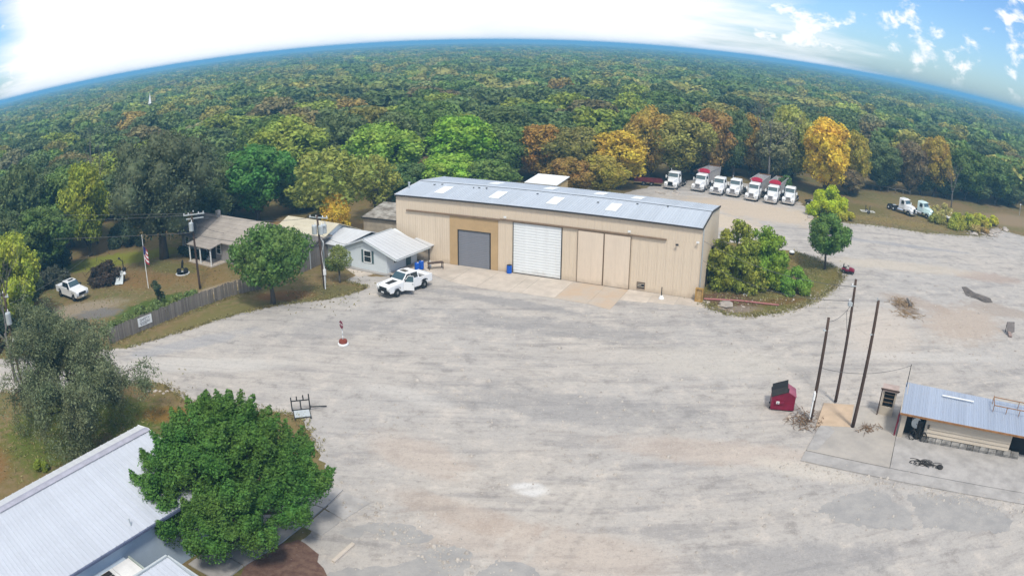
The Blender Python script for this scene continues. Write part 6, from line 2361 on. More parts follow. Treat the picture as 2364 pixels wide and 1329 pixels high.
NAMED += [
    (-60.5, 59.5, 9.0, 3.6, (0.05, 0.07, 0.026), 'dark tree at the left edge behind the yellow-green tree'),
    (-63.5, 67.5, 10.5, 4.6, (0.055, 0.085, 0.03), 'deep green tree at the left edge beyond the silver pickup'),
    (-70.0, 74.0, 12.0, 5.4, DG, 'dark tree at the left edge under the tall dark tree'),
    (-17.0, 117.5, 7.0, 4.6, (0.075, 0.125, 0.034), 'low deep green tree touching the warehouse left roof corner'),
    (-10.5, 121.0, 7.8, 4.8, (0.145, 0.24, 0.026), 'low lime-green tree close behind the warehouse roof'),
    (-3.5, 119.5, 7.2, 4.4, MG, 'low mid green tree close behind the warehouse roof'),
    (9.0, 122.5, 7.0, 4.0, (0.24, 0.155, 0.034), 'low rusty tree right of the back shed'),
    (14.5, 123.5, 7.6, 4.2, (0.235, 0.20, 0.032), 'low yellow-olive tree in front of the golden-orange tree'),
    (21.5, 141.5, 7.0, 3.8, DG, 'low dark tree over the red trailer'),
    (-30.5, 118.0, 7.5, 4.4, (0.115, 0.16, 0.034), 'low green tree left of the thin olive tree'),
    (68.5, 138.5, 5.5, 3.6, BR_, 'low brown tree right of the golden tree foot'),
    (76.0, 151.5, 7.0, 4.4, (0.05, 0.068, 0.03), 'low dark tree above the left end of the rail fence'),
    (84.0, 150.5, 6.5, 4.6, (0.062, 0.078, 0.036), 'low dull green tree above the right end of the rail fence'),
    (93.5, 147.0, 6.0, 4.2, (0.05, 0.07, 0.03), 'low dark tree under the brown tree on the right'),
    (101.5, 146.5, 6.5, 4.4, (0.055, 0.08, 0.03), 'low dark tree under the yellow-topped tree'),
    (113.0, 145.5, 6.0, 4.6, (0.075, 0.10, 0.034), 'low green tree above the bright yellow weeds'),
    (126.0, 146.0, 6.5, 4.6, (0.06, 0.085, 0.032), 'low green tree near the right edge post'),
    (36.0, 150.5, 6.0, 4.2, (0.07, 0.085, 0.036), 'low olive tree in the gap behind the third semi'),
    (44.0, 152.5, 6.0, 4.2, (0.05, 0.065, 0.03), 'low dark tree in the gap behind the fifth semi'),
    (55.0, 148.5, 6.0, 4.0, (0.065, 0.09, 0.034), 'low green tree behind the right end of the semi row'),
    (-33.5, 113.5, 6.5, 4.2, (0.085, 0.125, 0.034), 'low green tree right of the emerald tree'),
    (-27.5, 108.5, 6.0, 3.8, (0.11, 0.135, 0.036), 'low olive-green tree between the emerald tree and the thin olive tree'),
    (-45.0, 112.0, 7.0, 4.4, (0.065, 0.09, 0.032), 'low dark tree left of the emerald tree'),
    (-66.5, 75.5, 6.5, 4.4, (0.045, 0.062, 0.026), 'low dark tree at the left edge of the yard lawn'),
    (-58.5, 66.8, 5.0, 3.4, (0.055, 0.075, 0.03), 'low dark tree left of the silver pickup'),
    (-72.0, 84.0, 8.0, 5.0, (0.05, 0.07, 0.028), 'dark tree under the tall tree at the far left'),
]
for i, (x, y, h, r, c, lab) in enumerate(NAMED):
    r *= 1.18 if y > 110 else 1.05
    tree('broadleaf_tree', x, y, h, r, c, lab, NEAR[i % 8])
# big dark oak of the yard, sparse olive tree by the office, others standing free
lo = make_lobes(np.random.default_rng(31), 9.2, 18.2, 3.0, 52, 0.27)
ok = empty('oak_tree', (-46.6, 88.3, 0), 0, 'huge dark grey-green oak shading the left yard', 'tree')
o = link('crown', crown_mesh('crown', 32, lo, 20000, 0.23, M_LEAF, 0.66), ok)
o.color = (0.080, 0.098, 0.048, 1)
link('trunk', trunk_mesh('trunk', 33, lo, 18.2, 4.2, 0.62, M_BARK, 9), ok)
tree('olive_tree', -24.6, 98.0, 13.0, 7.4, (0.175, 0.20, 0.042), 'thin olive tree with pale limbs behind the office', SPARSE[0])
tree('olive_tree', -19.4, 106.0, 10.5, 4.6, (0.20, 0.215, 0.042), 'small yellow-olive tree against the warehouse left end', SPARSE[1])
tree('autumn_tree', -22.8, 95.2, 7.0, 2.3, (0.38, 0.26, 0.03), 'little orange-yellow tree above the three-transformer pole', NEAR[2])
lo = make_lobes(np.random.default_rng(41), 5.1, 8.6, 1.5, 52, 0.24)
rt_ = empty('lot_tree', (-24.5, 71.3, 0), 0, 'round green tree at the lot edge before the plank fence', 'tree')
o = link('crown', crown_mesh('crown', 42, lo, 11500, 0.17, M_LEAF, 0.52), rt_)
o.color = (0.075, 0.130, 0.028, 1)
link('trunk', trunk_mesh('trunk', 43, lo, 8.5, 2.2, 0.26, M_BARK, 8), rt_)
lo = make_lobes(np.random.default_rng(45), 3.7, 7.3, 1.8, 40, 0.25)
rt2 = empty('lot_tree', (39.6, 85.6, 0), 0, 'small round green tree on the tip of the grass island', 'tree')
o = link('crown', crown_mesh('crown', 46, lo, 6500, 0.17, M_LEAF, 0.66), rt2)
o.color = (0.078, 0.138, 0.028, 1)
link('trunk', trunk_mesh('trunk', 47, lo, 7.3, 2.3, 0.16, M_BARK, 6), rt2)
tree('young_tree', -18.7, 78.5, 4.6, 1.9, (0.14, 0.165, 0.042), 'young thin tree in front of the office wing', SPARSE[1])

# big foreground tree: several upright masses
bl = [(-3.0, 0.6, 4.9, 1.8), (-3.7, -0.5, 3.9, 1.7), (-3.1, -1.5, 2.8, 1.6), (-2.3, 0.6, 6.4, 1.5), (-4.2, 0.8, 2.9, 1.5), (-2.0, 1.6, 7.2, 1.2), (-2.7, 2.3, 3.6, 1.7), (-1.9, -0.4, 5.6, 1.3),
      (0.2, -1.3, 6.6, 1.5), (0.5, -2.3, 5.2, 1.6), (0.2, -2.9, 3.7, 1.6), (1.2, -2.6, 2.5, 1.5), (-0.9, -2.8, 2.5, 1.5), (0.0, -0.6, 7.8, 1.1), (1.4, -1.6, 4.4, 1.3), (-0.8, -2.0, 4.6, 1.3),
      (-0.3, 1.5, 8.0, 1.5), (0.7, 1.2, 8.9, 1.0), (1.7, 1.3, 8.0, 1.4), (2.9, 0.8, 6.4, 1.7), (3.6, 1.0, 5.0, 1.8), (4.1, 0.0, 3.9, 1.6), (4.3, 1.0, 2.8, 1.5), (3.4, -1.0, 2.9, 1.5), (2.9, 2.4, 4.2, 1.8),
      (1.6, 2.8, 5.6, 1.9), (-0.9, 2.8, 5.4, 1.9), (0.3, 3.2, 3.6, 2.0), (0.2, 0.4, 4.2, 1.9), (2.6, -0.1, 7.4, 0.9), (-3.3, 0.2, 6.2, 0.9), (1.6, 0.0, 5.4, 1.5), (2.3, -0.7, 4.0, 1.4), (1.5, 0.3, 6.9, 1.3), (2.6, 0.2, 5.4, 1.4), (-1.6, -1.2, 3.4, 1.4)]
g_ = np.random.default_rng(51)
lob = []
for (x, y, z, r) in bl:
    if z > 5.8:
        x, y, z = x * 0.78, y * 0.8, z + 0.25
    lob.append((x * 1.05, y * 1.05, z, r * 0.66))
    for k in range(8):
        d_ = g_.normal(0, 1, 3)
        d_[2] = abs(d_[2]) * 0.8 + 0.15
        d_ /= np.linalg.norm(d_)
        p_ = np.array([x * 1.05, y * 1.05, z]) + d_ * r * 0.70
        q_ = d_ * 0.55 + np.array([0, 0, 0.75])
        ln_ = g_.uniform(0.35, 0.62) * r
        for (t_, rr_) in ((0.0, 0.30), (0.5, 0.22), (0.9, 0.14), (1.2, 0.08)):
            lob.append((*(p_ + q_ * ln_ * t_), r * rr_ * g_.uniform(0.85, 1.15)))
lob = np.array(lob)
bt = empty('shade_tree', (-15.7, 31.7, 0), 20, 'big dense green tree overhanging the white ribbed roof', 'tree')
bt.scale = (1.10, 1.10, 0.86)
o = link('crown', crown_mesh('crown', 52, lob, 165000, 0.076, M_LEAF, 0.62, up=0.35, cull=0.72, zsq=1.15), bt)
o.color = (0.054, 0.118, 0.020, 1)
link('trunk', trunk_mesh('trunk', 53, lob[::33], 9.5, 2.4, 0.38, M_BARK, 10), bt)


# grey-green spreading tree at the left, twig by twig
def branching(seed, levels, trunk_h, trunk_r, spread, lens, forks, droop):
    g = np.random.default_rng(seed)
    mb = MB()
    tips = []

    def grow(p, d, L_, r, lev):
        pts_, rad = [p], [r]
        q, dd = p.copy(), d.copy()
        ns = 4
        for k in range(ns):
            dd = dd + Vector(g.normal(0, 0.13, 3)) + Vector((0, 0, droop[lev]))
            dd.normalize()
            q = q + dd * (L_ / ns)
            if q.z < 0.4:
                q.z = 0.4
            pts_.append(q.copy())
            rad.append(r * (1 - 0.55 * (k + 1) / ns))
            if lev >= levels - 2:
                tips.append((q.copy(), dd.copy(), lev))
        mb.tube(pts_, rad, 6 if lev < 2 else 4, cap=False)
        if lev < levels - 1:
            for j in range(forks[lev]):
                i0 = 1 + int(g.integers(1, ns))
                base_p = pts_[i0]
                side = Vector(g.normal(0, 1, 3)).cross(dd).normalized()
                nd = (dd * (1 - spread[lev]) + side * spread[lev]).normalized()
                grow(base_p.copy(), nd, L_ * lens[lev] * g.uniform(0.7, 1.25), rad[i0] * 0.7, lev + 1)
    for j in range(forks[-1]):
        a = 2 * math.pi * j / forks[-1] + g.uniform(-0.3, 0.3)
        d0 = Vector((math.cos(a) * 0.75, math.sin(a) * 0.75, g.uniform(0.6, 1.2))).normalized()
        grow(Vector((0, 0, trunk_h * g.uniform(0.8, 1.0))), d0, 4.2 * g.uniform(0.8, 1.15), trunk_r * 0.55, 0)
    mb.tube([(0, 0, -0.1), (0.05, 0.02, trunk_h * 0.5), (0, 0, trunk_h)], [trunk_r * 1.3, trunk_r, trunk_r * 0.8], 9)
    return mb, tips, g


mb, tips, g = branching(61, 4, 1.6, 0.34, (0.55, 0.6, 0.6), (0.72, 0.62, 0.6), (5, 5, 4, 8), (0.05, 0.03, -0.03, -0.10))
wt_ = empty('spreading_tree', (-33.2, 41.6, 0), 30, 'grey-green spreading tree with drooping twigs by the road', 'tree')
link('trunk', mb.mesh('trunk', M_BARK, True), wt_)
TP = np.array([t[0][:] for t in tips])
TD = np.array([t[1][:] for t in tips])
print('willow tips', len(TP), TP.min(0), TP.max(0))
wt_.scale = (0.93, 0.93, 1.0)
rep = max(8, int(115000 / len(TP)))
P_ = np.repeat(TP, rep, 0) + g.normal(0, 0.27, (len(TP) * rep, 3)) - np.repeat(TD, rep, 0) * g.uniform(0, 0.5, (len(TP) * rep, 1))
V, Q = leaf_quads(g, P_, np.tile(np.array([[0, 0, 0.6]]), (len(P_), 1)) + g.normal(0, 0.3, (len(P_), 3)), 0.10, 0.42)
o = link('crown', np_mesh('crown', V, Q, M_LEAF), wt_)
o.color = (0.120, 0.142, 0.072, 1)


def bare_tree(x, y, h, seed, label):
    mb_, tp_, g2 = branching(seed, 3, h * 0.35, 0.16, (0.4, 0.5, 0.5), (0.7, 0.6, 0.6), (4, 4, 0, 3), (0.15, 0.12, 0.05, 0))
    t_ = empty('bare_tree', (x, y, 0), 0, label, 'tree')
    t_.scale = (h / 9, h / 9, h / 6.5)
    link('trunk', mb_.mesh('trunk', M_BARKG, True), t_)


bare_tree(-46.6, 48.4, 9.5, 71, 'leafless grey tree at the left edge beside the transformer pole')
bare_tree(-64.5, 97.0, 12.0, 72, 'pale leafless tree standing in the left woods')
bare_tree(50.0, 141.0, 12.0, 73, 'grey leafless tree among the woods behind the semi row')
bare_tree(95.5, 134.5, 8.0, 74, 'leafless grey sapling above the right weeds')


def shrub(name, x, y, lobes, n, leaf, color, label, cat='bush', group=None, core=0.7, seed=1, stems=True, z=0.0):
    t_ = empty(name, (x, y, z), 0, label, cat, group)
    lb_ = np.array(lobes, float)
    o_ = link('crown', crown_mesh('crown', seed, lb_, n, leaf, M_LEAF, core, up=0.3), t_)
    o_.color = (*color, 1)
    if stems:
        g2 = np.random.default_rng(seed)
        m_ = MB()
        for l_ in lb_[::2]:
            m_.tube([(l_[0] * 0.4, l_[1] * 0.4, -0.05), (l_[0] * 0.7, l_[1] * 0.7, l_[2] * 0.5), (l_[0], l_[1], l_[2])], [0.07, 0.05, 0.02], 5)
        so_ = m_.build('stem', M_BARK, t_)
        so_['kind'] = 'stuff'
    return t_


g = np.random.default_rng(81)


def cluster(sx, sy, sz, n, r0, r1, zmin=0.3):
    out = []
    for k in range(n):
        a, q = g.uniform(0, 6.28), math.sqrt(g.uniform(0, 1))
        z = zmin + (sz - r0) * g.uniform(0.0, 1.0) * (1 - 0.6 * q * q)
        out.append((sx * q * math.cos(a), sy * q * math.sin(a), z, g.uniform(r0, r1)))
    return out


shrub('thicket', 24.9, 78.4, cluster(3.5, 3.2, 7.3, 95, 0.55, 0.95), 16000, 0.16, (0.175, 0.200, 0.028), 'tall olive-brown thicket against the warehouse right end', seed=82, core=0.55)
shrub('thicket', 28.2, 79.2, cluster(3.1, 2.9, 6.8, 88, 0.5, 0.95), 14500, 0.15, (0.150, 0.228, 0.022), 'bright green thicket right of the olive thicket', seed=83, core=0.6)
shrub('vine_bush', 31.6, 76.4, cluster(1.9, 1.6, 2.8, 24, 0.45, 0.75), 4200, 0.14, (0.105, 0.185, 0.024), 'low green vine bush spilling onto the grass island', seed=84)
shrub('yellow_bush', 53.8, 117.4, cluster(3.8, 3.0, 5.0, 46, 0.7, 1.2), 9000, 0.20, (0.34, 0.40, 0.016), 'bright yellow-green bush beside the last semi', seed=85)
shrub('yellow_bush', 55.6, 114.6, cluster(2.4, 1.4, 1.8, 16, 0.45, 0.7), 2600, 0.18, (0.30, 0.29, 0.03), 'lower yellow bush in front of the bright bush', seed=86)
shrub('green_bush', 50.8, 133.0, cluster(2.0, 2.0, 3.4, 20, 0.6, 1.0), 3200, 0.22, (0.055, 0.10, 0.026), 'dark green bush under the golden tree', seed=87)
WB = [(83.5, 121.5, 4.0, 3.2, 3.0, (0.29, 0.26, 0.09), 'tan grassy bush behind the scrap machine'), (88.0, 117.5, 3.6, 2.8, 2.6, (0.27, 0.29, 0.03), 'yellow-green weed clump in the middle of the right weeds'),
      (84.5, 114.5, 3.4, 2.4, 2.0, (0.26, 0.265, 0.03), 'low yellow-green weed clump nearest the gravel'), (92.5, 118.5, 3.2, 2.6, 2.4, (0.30, 0.28, 0.035), 'yellow weed clump right of the middle clump'),
      (97.5, 121.0, 3.6, 2.4, 2.2, (0.36, 0.36, 0.026), 'bright yellow weed clump at the right end of the weeds'), (80.5, 118.0, 2.0, 1.6, 1.2, (0.2, 0.2, 0.04), 'small weed clump beside the teal-flanked semi'),
      (88.5, 112.6, 2.6, 1.4, 1.3, (0.28, 0.21, 0.07), 'low tan weed clump above the rock edge')]
for k, (x, y, sx, sy, sz, c, lab) in enumerate(WB):
    shrub('weed_clump', x, y, cluster(sx, sy, sz, 26, 0.4, 0.8), 4000, 0.18, c, lab, 'weeds', seed=90 + k, stems=False, core=0.6)
mat('dark_twigs', (0.075, 0.05, 0.035), 1.0, var=0.4, scale=3)
bpile = shrub('brush_heap', -51.3, 77.9, cluster(2.3, 2.0, 2.9, 34, 0.5, 0.9, 0.2), 5200, 0.17, (0.050, 0.036, 0.024), 'dark round brush pile in the left yard', 'brush pile', seed=24)
m_ = MB()
for k in range(90):
    p = Vector((g.normal(0, 1.5), g.normal(0, 1.4), abs(g.normal(1.2, 0.8))))
    q = p + Vector((g.normal(0, 0.7), g.normal(0, 0.7), g.uniform(0.1, 0.9)))
    m_.tube([p, q], [0.035, 0.012], 4)
o = m_.build('twigs', MATS['dark_twigs'], bpile)
o['kind'] = 'stuff'
hx = []
for k in range(16):
    hx.append((-44.2 + k * 0.32, 89.6 - k * 0.185, 0.75, 0.62))
shrub('hedge', 0, 0, hx, 4500, 0.12, (0.018, 0.028, 0.016), 'clipped near-black hedge before the ranch house windows', 'hedge', seed=101, stems=False, core=0.85)
fx = []
for k in range(30):
    t = k / 29
    p = (Vector((-40.3, 60.0, 0)).lerp(Vector((-33.6, 71.6, 0)), t))
    fx.append((p.x + g.normal(0, 0.35) - 0.9, p.y + g.normal(0, 0.35) + 0.6, g.uniform(0.3, 1.0), g.uniform(0.4, 0.75)))
shrub('fence_shrubs', 0, 0, fx, 8500, 0.12, (0.110, 0.150, 0.044), 'loose green growth behind the plank fence', 'shrubs', seed=102, stems=False, core=0.6)
shrub('dark_sapling', -38.6, 70.4, cluster(0.8, 0.8, 2.6, 10, 0.25, 0.45, 0.8), 700, 0.14, (0.040, 0.060, 0.028), 'small dark sapling behind the plank fence', seed=103, core=0.3)
shrub('yellow_shrub', -33.7, 35.0, cluster(0.5, 0.5, 0.9, 8, 0.25, 0.4, 0.2), 1100, 0.07, (0.155, 0.190, 0.022), 'tiny yellow-green shrub on the grass by the white roof', seed=104)
shrub('office_shrub', -20.6, 83.2, cluster(0.8, 0.8, 1.6, 8, 0.35, 0.6), 1200, 0.11, (0.075, 0.11, 0.03), 'small green shrub at the office wing corner', seed=105)
shrub('yard_bush', -66.0, 84.0, cluster(3.6, 3.0, 4.2, 24, 0.8, 1.3), 3600, 0.22, (0.042, 0.062, 0.028), 'dark bush at the left end of the yard lawn', seed=106)
shrub('yard_bush', -60.5, 76.5, cluster(2.4, 2.4, 3.4, 18, 0.7, 1.1), 2800, 0.2, (0.055, 0.060, 0.036), 'dull grey-green bush behind the silver pickup', seed=107)
shrub('yard_bush', -57.5, 95.0, cluster(3.0, 2.0, 3.6, 18, 0.8, 1.2), 2800, 0.2, (0.036, 0.052, 0.026), 'dark bush in the shade beyond the yard lawn', seed=108)
shrub('road_bush', -43.5, 56.8, cluster(3.4, 2.2, 3.2, 24, 0.6, 1.1), 4600, 0.13, (0.070, 0.085, 0.042), 'grey-green bush at the road end of the plank fence', seed=109)
shrub('road_bush', -49.5, 57.5, cluster(3.0, 2.6, 4.0, 22, 0.7, 1.2), 4000, 0.15, (0.040, 0.058, 0.030), 'dark bush behind the transformer pole at the left edge', seed=110)
shrub('road_bush', -53.5, 54.8, cluster(2.6, 2.0, 5.0, 20, 0.8, 1.2), 3600, 0.16, (0.030, 0.045, 0.024), 'near-black bush at the left edge of the road', seed=111)

# ------------------------------------------------------------------ the woods
TL = [(-59.1, 60.5), (-56.5, 63.7), (-57.5, 69.7), (-66.0, 83.0), (-66, 93), (-56, 100), (-52.6, 110.5), (-43.6, 116.2), (-34.2, 120.3), (-27, 126.7), (-19.8, 130.2), (-6.9, 134.5), (9.3, 138.2), (26.4, 148.0),
      (40.9, 153.7), (54.8, 152.0), (70.2, 151.8), (83.9, 151.8), (105.9, 151.6), (133, 149.1)]
TAZ = np.degrees(np.arctan2([p[0] for p in TL], [p[1] for p in TL]))
TDI = np.hypot([p[0] for p in TL], [p[1] for p in TL])
order = np.argsort(TAZ)
TAZ, TDI = TAZ[order], TDI[order]


def woods_start(az):
    return np.interp(az, np.concatenate([[-75, -60], TAZ, [60, 75]]), np.concatenate([[75, 80], TDI, [205, 215]]))


g = np.random.default_rng(2024)
pts = []
r = 78.0
while r < 2600:
    sp_ = 11.8 if r < 600 else 11.8 + (r - 600) * 0.0055
    n = int(R(128) * r / sp_)
    az = np.linspace(-64, 64, n) + g.uniform(-0.5, 0.5, n) * 128 / n
    rr = r + g.uniform(-0.45, 0.45, n) * sp_
    ok_ = rr > woods_start(az) + 1.5
    x, y = rr * np.sin(np.radians(az)), rr * np.cos(np.radians(az))
    ok_ &= ~((x < -50) & (y < 56))
    for xx, yy_ in zip(x[ok_], y[ok_]):
        pts.append((xx, yy_, sp_))
    r += sp_ * 0.92
pts = np.array(pts)
nm = np.array([(t[0], t[1]) for t in NAMED] + [(-46.6, 88.3), (-24.1, 97)])
near = pts[:, 0] ** 2 + pts[:, 1] ** 2 < 260 ** 2
dmin = np.full(len(pts), 99.0)
dmin[near] = np.sqrt(((pts[near][:, None, :2] - nm[None]) ** 2).sum(-1)).min(1)
pts = pts[dmin > 5.5]
dist = np.hypot(pts[:, 0], pts[:, 1])
azp = np.degrees(np.arctan2(pts[:, 0], pts[:, 1]))
inview = np.abs(azp) < 46
# the individual trees: those that show largest, i.e. the nearest in view
cand = np.where(inview)[0]
cand = cand[np.argsort(dist[cand] - woods_start(azp[cand]) * 0.35)][:230]
single = np.zeros(len(pts), bool)
single[cand] = True
CLS = [(DG, 0.24, 'dark green'), ((0.082, 0.118, 0.036), 0.20, 'deep green'), (MG, 0.20, 'mid green'), (OL, 0.12, 'olive'), ((0.135, 0.118, 0.046), 0.06, 'brown-green'), ((0.155, 0.190, 0.030), 0.14, 'yellow-green'), ((0.20, 0.15, 0.036), 0.02, 'tawny'), (GYO, 0.04, 'grey-green')]
cum_ = np.cumsum([c[1] for c in CLS])
LANDM = [(-46, 'the yellow-green edge tree'), (-40, 'the low dark edge trees'), (-36.6, 'the silver pickup'), (-33.4, 'the yard brush pile'), (-30.5, 'the flagpole'), (-27.8, 'the huge dark oak'), (-22.9, 'the ranch house'),
         (-19.7, 'the emerald tree'), (-14.1, 'the thin olive tree'), (-10.8, 'the office'), (-8, 'the warehouse left corner'), (-3.2, 'the grey roller door'), (1.8, 'the white roller door'), (4.5, 'the back shed'),
         (7.8, 'the golden-orange tree'), (11.8, 'the first semi'), (14.5, 'the third semi'), (17.5, 'the fifth semi'), (21.2, 'the last semi'), (24.4, 'the tall golden tree'), (29.6, 'the rail fence'),
         (32.8, 'the trucks on the grass'), (37.9, 'the right weeds'), (42, 'the yard light post')]
src = []
for k, i in enumerate(cand):
    x, y, s_ = pts[i]
    d_ = dist[i]
    side = 'left' if azp[i] < -14 else ('right' if azp[i] > 18 else 'middle')
    h, rr = g.uniform(10.2, 14.6), g.uniform(6.2, 9.2)
    j = int(np.searchsorted(cum_, g.uniform(0, cum_[-1])))
    if side == 'right' and j in (2, 5):
        j = int(g.choice([0, 1, 4]))
    c, _, nme = CLS[min(j, len(CLS) - 1)]
    lm = min(LANDM, key=lambda q: abs(q[0] - azp[i]))
    side = 'left' if lm[0] < -14 else ('right' if lm[0] > 18 else 'middle')
    dep = d_ - woods_start(azp[i])
    rank = 'at the edge of the woods' if dep < 11 else ('in the second rank of the woods' if dep < 30 else 'deeper in the woods')
    where = {'left': 'woods behind the houses', 'middle': 'woods behind the warehouse', 'right': 'woods behind the trucks on the grass'}[side]
    if len(src) < 7 and d_ > 190:
        t_ = tree('woods_tree', x, y, h, rr, c, 'rounded tree standing deep in the woods among its like', FARV[len(src)], 'trees deep in the woods')
        src.append(t_.children[0] if t_.children[0].name.startswith('crown') else t_.children[1])
        continue
    tree('woods_tree', x, y, h, rr, c, '%s tree %s beyond %s' % (nme, rank, lm[1]), NEAR[k % 8] if d_ < 150 else MIDV[k % 6], '%s trees in the %s' % (nme, where))
rest = pts[~single]
print('woods: singles', len(cand), 'instances', len(rest), 'sources', len(src))
me = bpy.data.meshes.new('forest')
me.vertices.add(len(rest))
co = np.zeros((len(rest), 3), np.float32)
co[:, :2] = rest[:, :2]
me.vertices.foreach_set('co', co.ravel())
at = me.attributes.new('size', 'FLOAT_VECTOR', 'POINT')
sc_ = np.zeros((len(rest), 3), np.float32)
grow_ = np.clip(rest[:, 2] / 11.8, 1, 3)
sc_[:, 0] = sc_[:, 1] = g.uniform(1.15, 2.15, len(rest)) * grow_
sc_[:, 2] = g.uniform(0.72, 1.22, len(rest))
at.data.foreach_set('vector', sc_.ravel())
me.update()
fo = link('forest', me)
tag(fo, 'dense mixed autumn woods stretching from behind the yard to the horizon', 'woods', None, 'stuff')
ng = bpy.data.node_groups.new('forest_scatter', 'GeometryNodeTree')
ng.interface.new_socket('Geometry', in_out='INPUT', socket_type='NodeSocketGeometry')
ng.interface.new_socket('Geometry', in_out='OUTPUT', socket_type='NodeSocketGeometry')
gi, go = ng.nodes.new('NodeGroupInput'), ng.nodes.new('NodeGroupOutput')
iop = ng.nodes.new('GeometryNodeInstanceOnPoints')
jn = ng.nodes.new('GeometryNodeJoinGeometry')
for s_o in src:
    gn_ = ng.nodes.new('GeometryNodeObjectInfo')
    gn_.inputs['Object'].default_value = s_o
    gn_.inputs['As Instance'].default_value = True
    gn_.transform_space = 'ORIGINAL'
    ng.links.new(gn_.outputs['Geometry'], jn.inputs[0])
na = ng.nodes.new('GeometryNodeInputNamedAttribute')
na.data_type = 'FLOAT_VECTOR'
na.inputs['Name'].default_value = 'size'
rvz = ng.nodes.new('FunctionNodeRandomValue')
rvz.data_type = 'FLOAT_VECTOR'
rvz.inputs[0].default_value = (0, 0, 0)
rvz.inputs[1].default_value = (0, 0, 6.283)
rvi = ng.nodes.new('FunctionNodeRandomValue')
rvi.data_type = 'INT'
rvi.inputs[4].default_value = 0
rvi.inputs[5].default_value = 6
iop.inputs['Pick Instance'].default_value = True
ng.links.new(gi.outputs[0], iop.inputs['Points'])
ng.links.new(jn.outputs[0], iop.inputs['Instance'])
ng.links.new(rvi.outputs[2], iop.inputs['Instance Index'])
ng.links.new(rvz.outputs[0], iop.inputs['Rotation'])
ng.links.new(na.outputs['Attribute'], iop.inputs['Scale'])
ng.links.new(iop.outputs[0], go.inputs[0])
md = fo.modifiers.new('scatter', 'NODES')
md.node_group = ng
# far canopy, beyond where crowns can be told apart
g = np.random.default_rng(9)
rings = np.geomspace(2450, 11500, 150)
na_ = 420
azs = np.radians(np.linspace(-66, 66, na_))
VV = np.zeros((len(rings), na_, 3))
for k, rr in enumerate(rings):
    VV[k, :, 0] = rr * np.sin(azs)
    VV[k, :, 1] = rr * np.cos(azs)
hgt = g.uniform(7.5, 13.5, (len(rings), na_)) + 1.2 * np.sin(azs * 23)[None, :] * np.sin(np.log(rings) * 40)[:, None]
# low hazy rise on the far skyline
hgt += (np.clip((rings - 5000) / 6500, 0, 1) ** 2)[:, None] * (9 + 5 * np.sin(azs * 3.1 + 0.6) + 2 * np.sin(azs * 11))[None, :]
VV[:, :, 2] = hgt
ii = np.arange(len(rings) * na_).reshape(len(rings), na_)
QQ = np.stack([ii[:-1, :-1], ii[:-1, 1:], ii[1:, 1:], ii[1:, :-1]], -1).reshape(-1, 4)
fc = link('far_forest', np_mesh('far_forest', VV.reshape(-1, 3), QQ, M_FARCAN))
tag(fc, 'distant blue-green tree canopy forming the skyline', 'woods', None, 'stuff')

# ------------------------------------------------------------------ weeds and loose gravel (nobody could count them)
g = np.random.default_rng(77)
edge_pts = []


def along(poly, n, wdt):
    poly = np.array(poly, float)
    seg_ = np.linalg.norm(np.diff(poly, axis=0), axis=1)
    cs_ = np.concatenate([[0], np.cumsum(seg_)])
    t = g.uniform(0, cs_[-1], n)
    i = np.clip(np.searchsorted(cs_, t) - 1, 0, len(seg_) - 1)
    f = ((t - cs_[i]) / seg_[i])[:, None]
    return poly[i] * (1 - f) + poly[i + 1] * f + g.normal(0, wdt, (n, 2))


W = np.concatenate([along(LOT[4:13], 1500, 0.30), along(LOT[19:30], 1800, 0.22), along(ISLAND[1:12], 2600, 0.35), along(LOT[44:54], 1800, 0.8), along(FP, 900, 0.5),
                    along([(-20, 72.5), (-20, 79)], 500, 2.5), along([(22, 74), (32, 77)], 1200, 2.0), along([(34, 82), (39, 90)], 1200, 2.2), along([(60, 116), (90, 114)], 1800, 3.0),
                    along([(-40, 36), (-27, 46)], 1800, 3.0), along([(-55, 72), (-36, 84)], 1500, 5.0)])
P_ = np.column_stack([W, g.uniform(0.03, 0.14, len(W))])
V, Q = leaf_quads(g, P_, np.tile([[0, 0, 0.3]], (len(P_), 1)), 0.13, 0.35, 1.0)
V[:, 2] = np.maximum(V[:, 2], 0.004)
wdo = link('weeds', np_mesh('weeds', V, Q, M_LEAF))
wdo.color = (0.17, 0.15, 0.06, 1)
tag(wdo, 'low dry weeds and tufts along the lot edges and lawns', 'weeds', None, 'stuff')
n = 3800
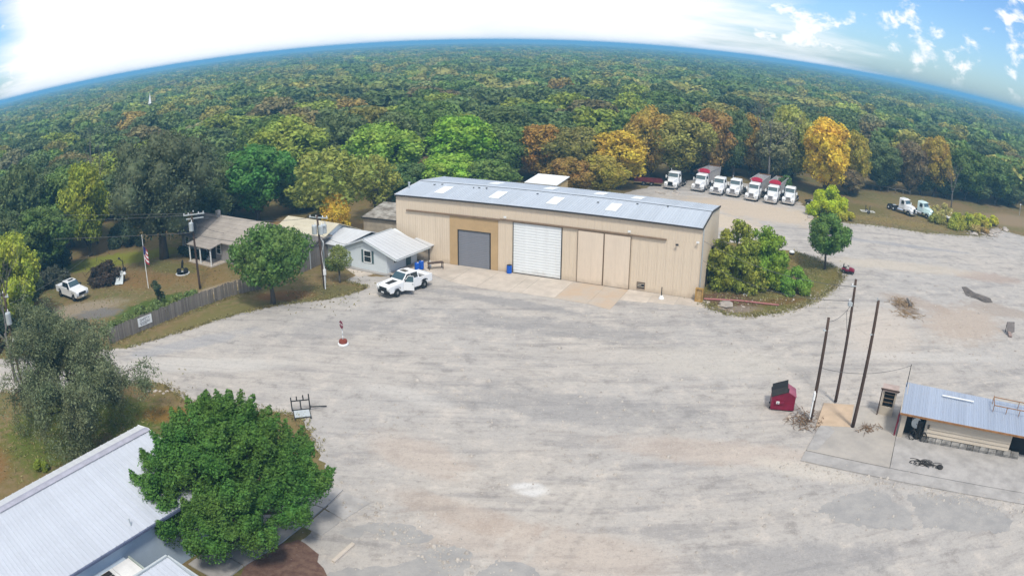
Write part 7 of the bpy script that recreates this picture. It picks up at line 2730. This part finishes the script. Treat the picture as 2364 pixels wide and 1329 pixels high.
S = np.concatenate([np.column_stack([g.uniform(-12, 60, n), g.uniform(30, 80, n)]), along([(18, 41), (36, 30)], 500, 0.6), along(ISLAND[2:8], 400, 0.5), along([(-1, 30), (-10, 37)], 260, 0.8), along([(4, 71), (20, 70)], 300, 0.5)])
wsel = ~((S[:, 0] < 22) & (S[:, 1] > 70))
S = S[wsel]
sz = g.gamma(1.6, 0.022, len(S)) + 0.02
VS, QS = [], []
for k, ((x, y), s_) in enumerate(zip(S, sz)):
    a = g.uniform(0, 6.28)
    ca, sa_ = math.cos(a) * s_, math.sin(a) * s_
    base_ = [(x + ca, y + sa_, 0.0), (x - sa_, y + ca, 0.0), (x - ca, y - sa_, 0.0), (x + sa_, y - ca, 0.0)]
    top_ = [(x + ca * .6, y + sa_ * .6, s_ * .8 + 0.01), (x - sa_ * .6, y + ca * .6, s_ * .9 + 0.01), (x - ca * .6, y - sa_ * .6, s_ * .7 + 0.01), (x + sa_ * .6, y - ca * .6, s_ * .8 + 0.01)]
    VS += base_ + top_
    b0 = 8 * k
    QS += [(b0, b0 + 1, b0 + 5, b0 + 4), (b0 + 1, b0 + 2, b0 + 6, b0 + 5), (b0 + 2, b0 + 3, b0 + 7, b0 + 6), (b0 + 3, b0, b0 + 4, b0 + 7), (b0 + 4, b0 + 5, b0 + 6, b0 + 7)]
gv = link('gravel', np_mesh('gravel', np.array(VS), np.array(QS), mat('loose_stone', (0.30, 0.27, 0.24), 0.95, col2=(0.58, 0.53, 0.47), scale=2.0)))
tag(gv, 'loose pale stones scattered over the lot', 'gravel', None, 'stuff')

# ------------------------------------------------------------------ haze: one even box of air round everything
hz_m = bpy.data.materials.new('haze')
hz_m.use_nodes = True
hz_m.node_tree.nodes.clear()
vo = N(hz_m.node_tree, 'ShaderNodeVolumePrincipled')
vo.inputs['Color'].default_value = (0.24, 0.64, 1.0, 1)
vo.inputs['Density'].default_value = 0.0007
vo.inputs['Anisotropy'].default_value = 0.0
om = N(hz_m.node_tree, 'ShaderNodeOutputMaterial')
hz_m.node_tree.links.new(vo.outputs[0], om.inputs['Volume'])
b = MB()
b.box(-12200, 12200, -12200, 12200, -1.0, 30.0)
hz = b.build('haze', hz_m)
tag(hz, None, None, None, 'stuff')
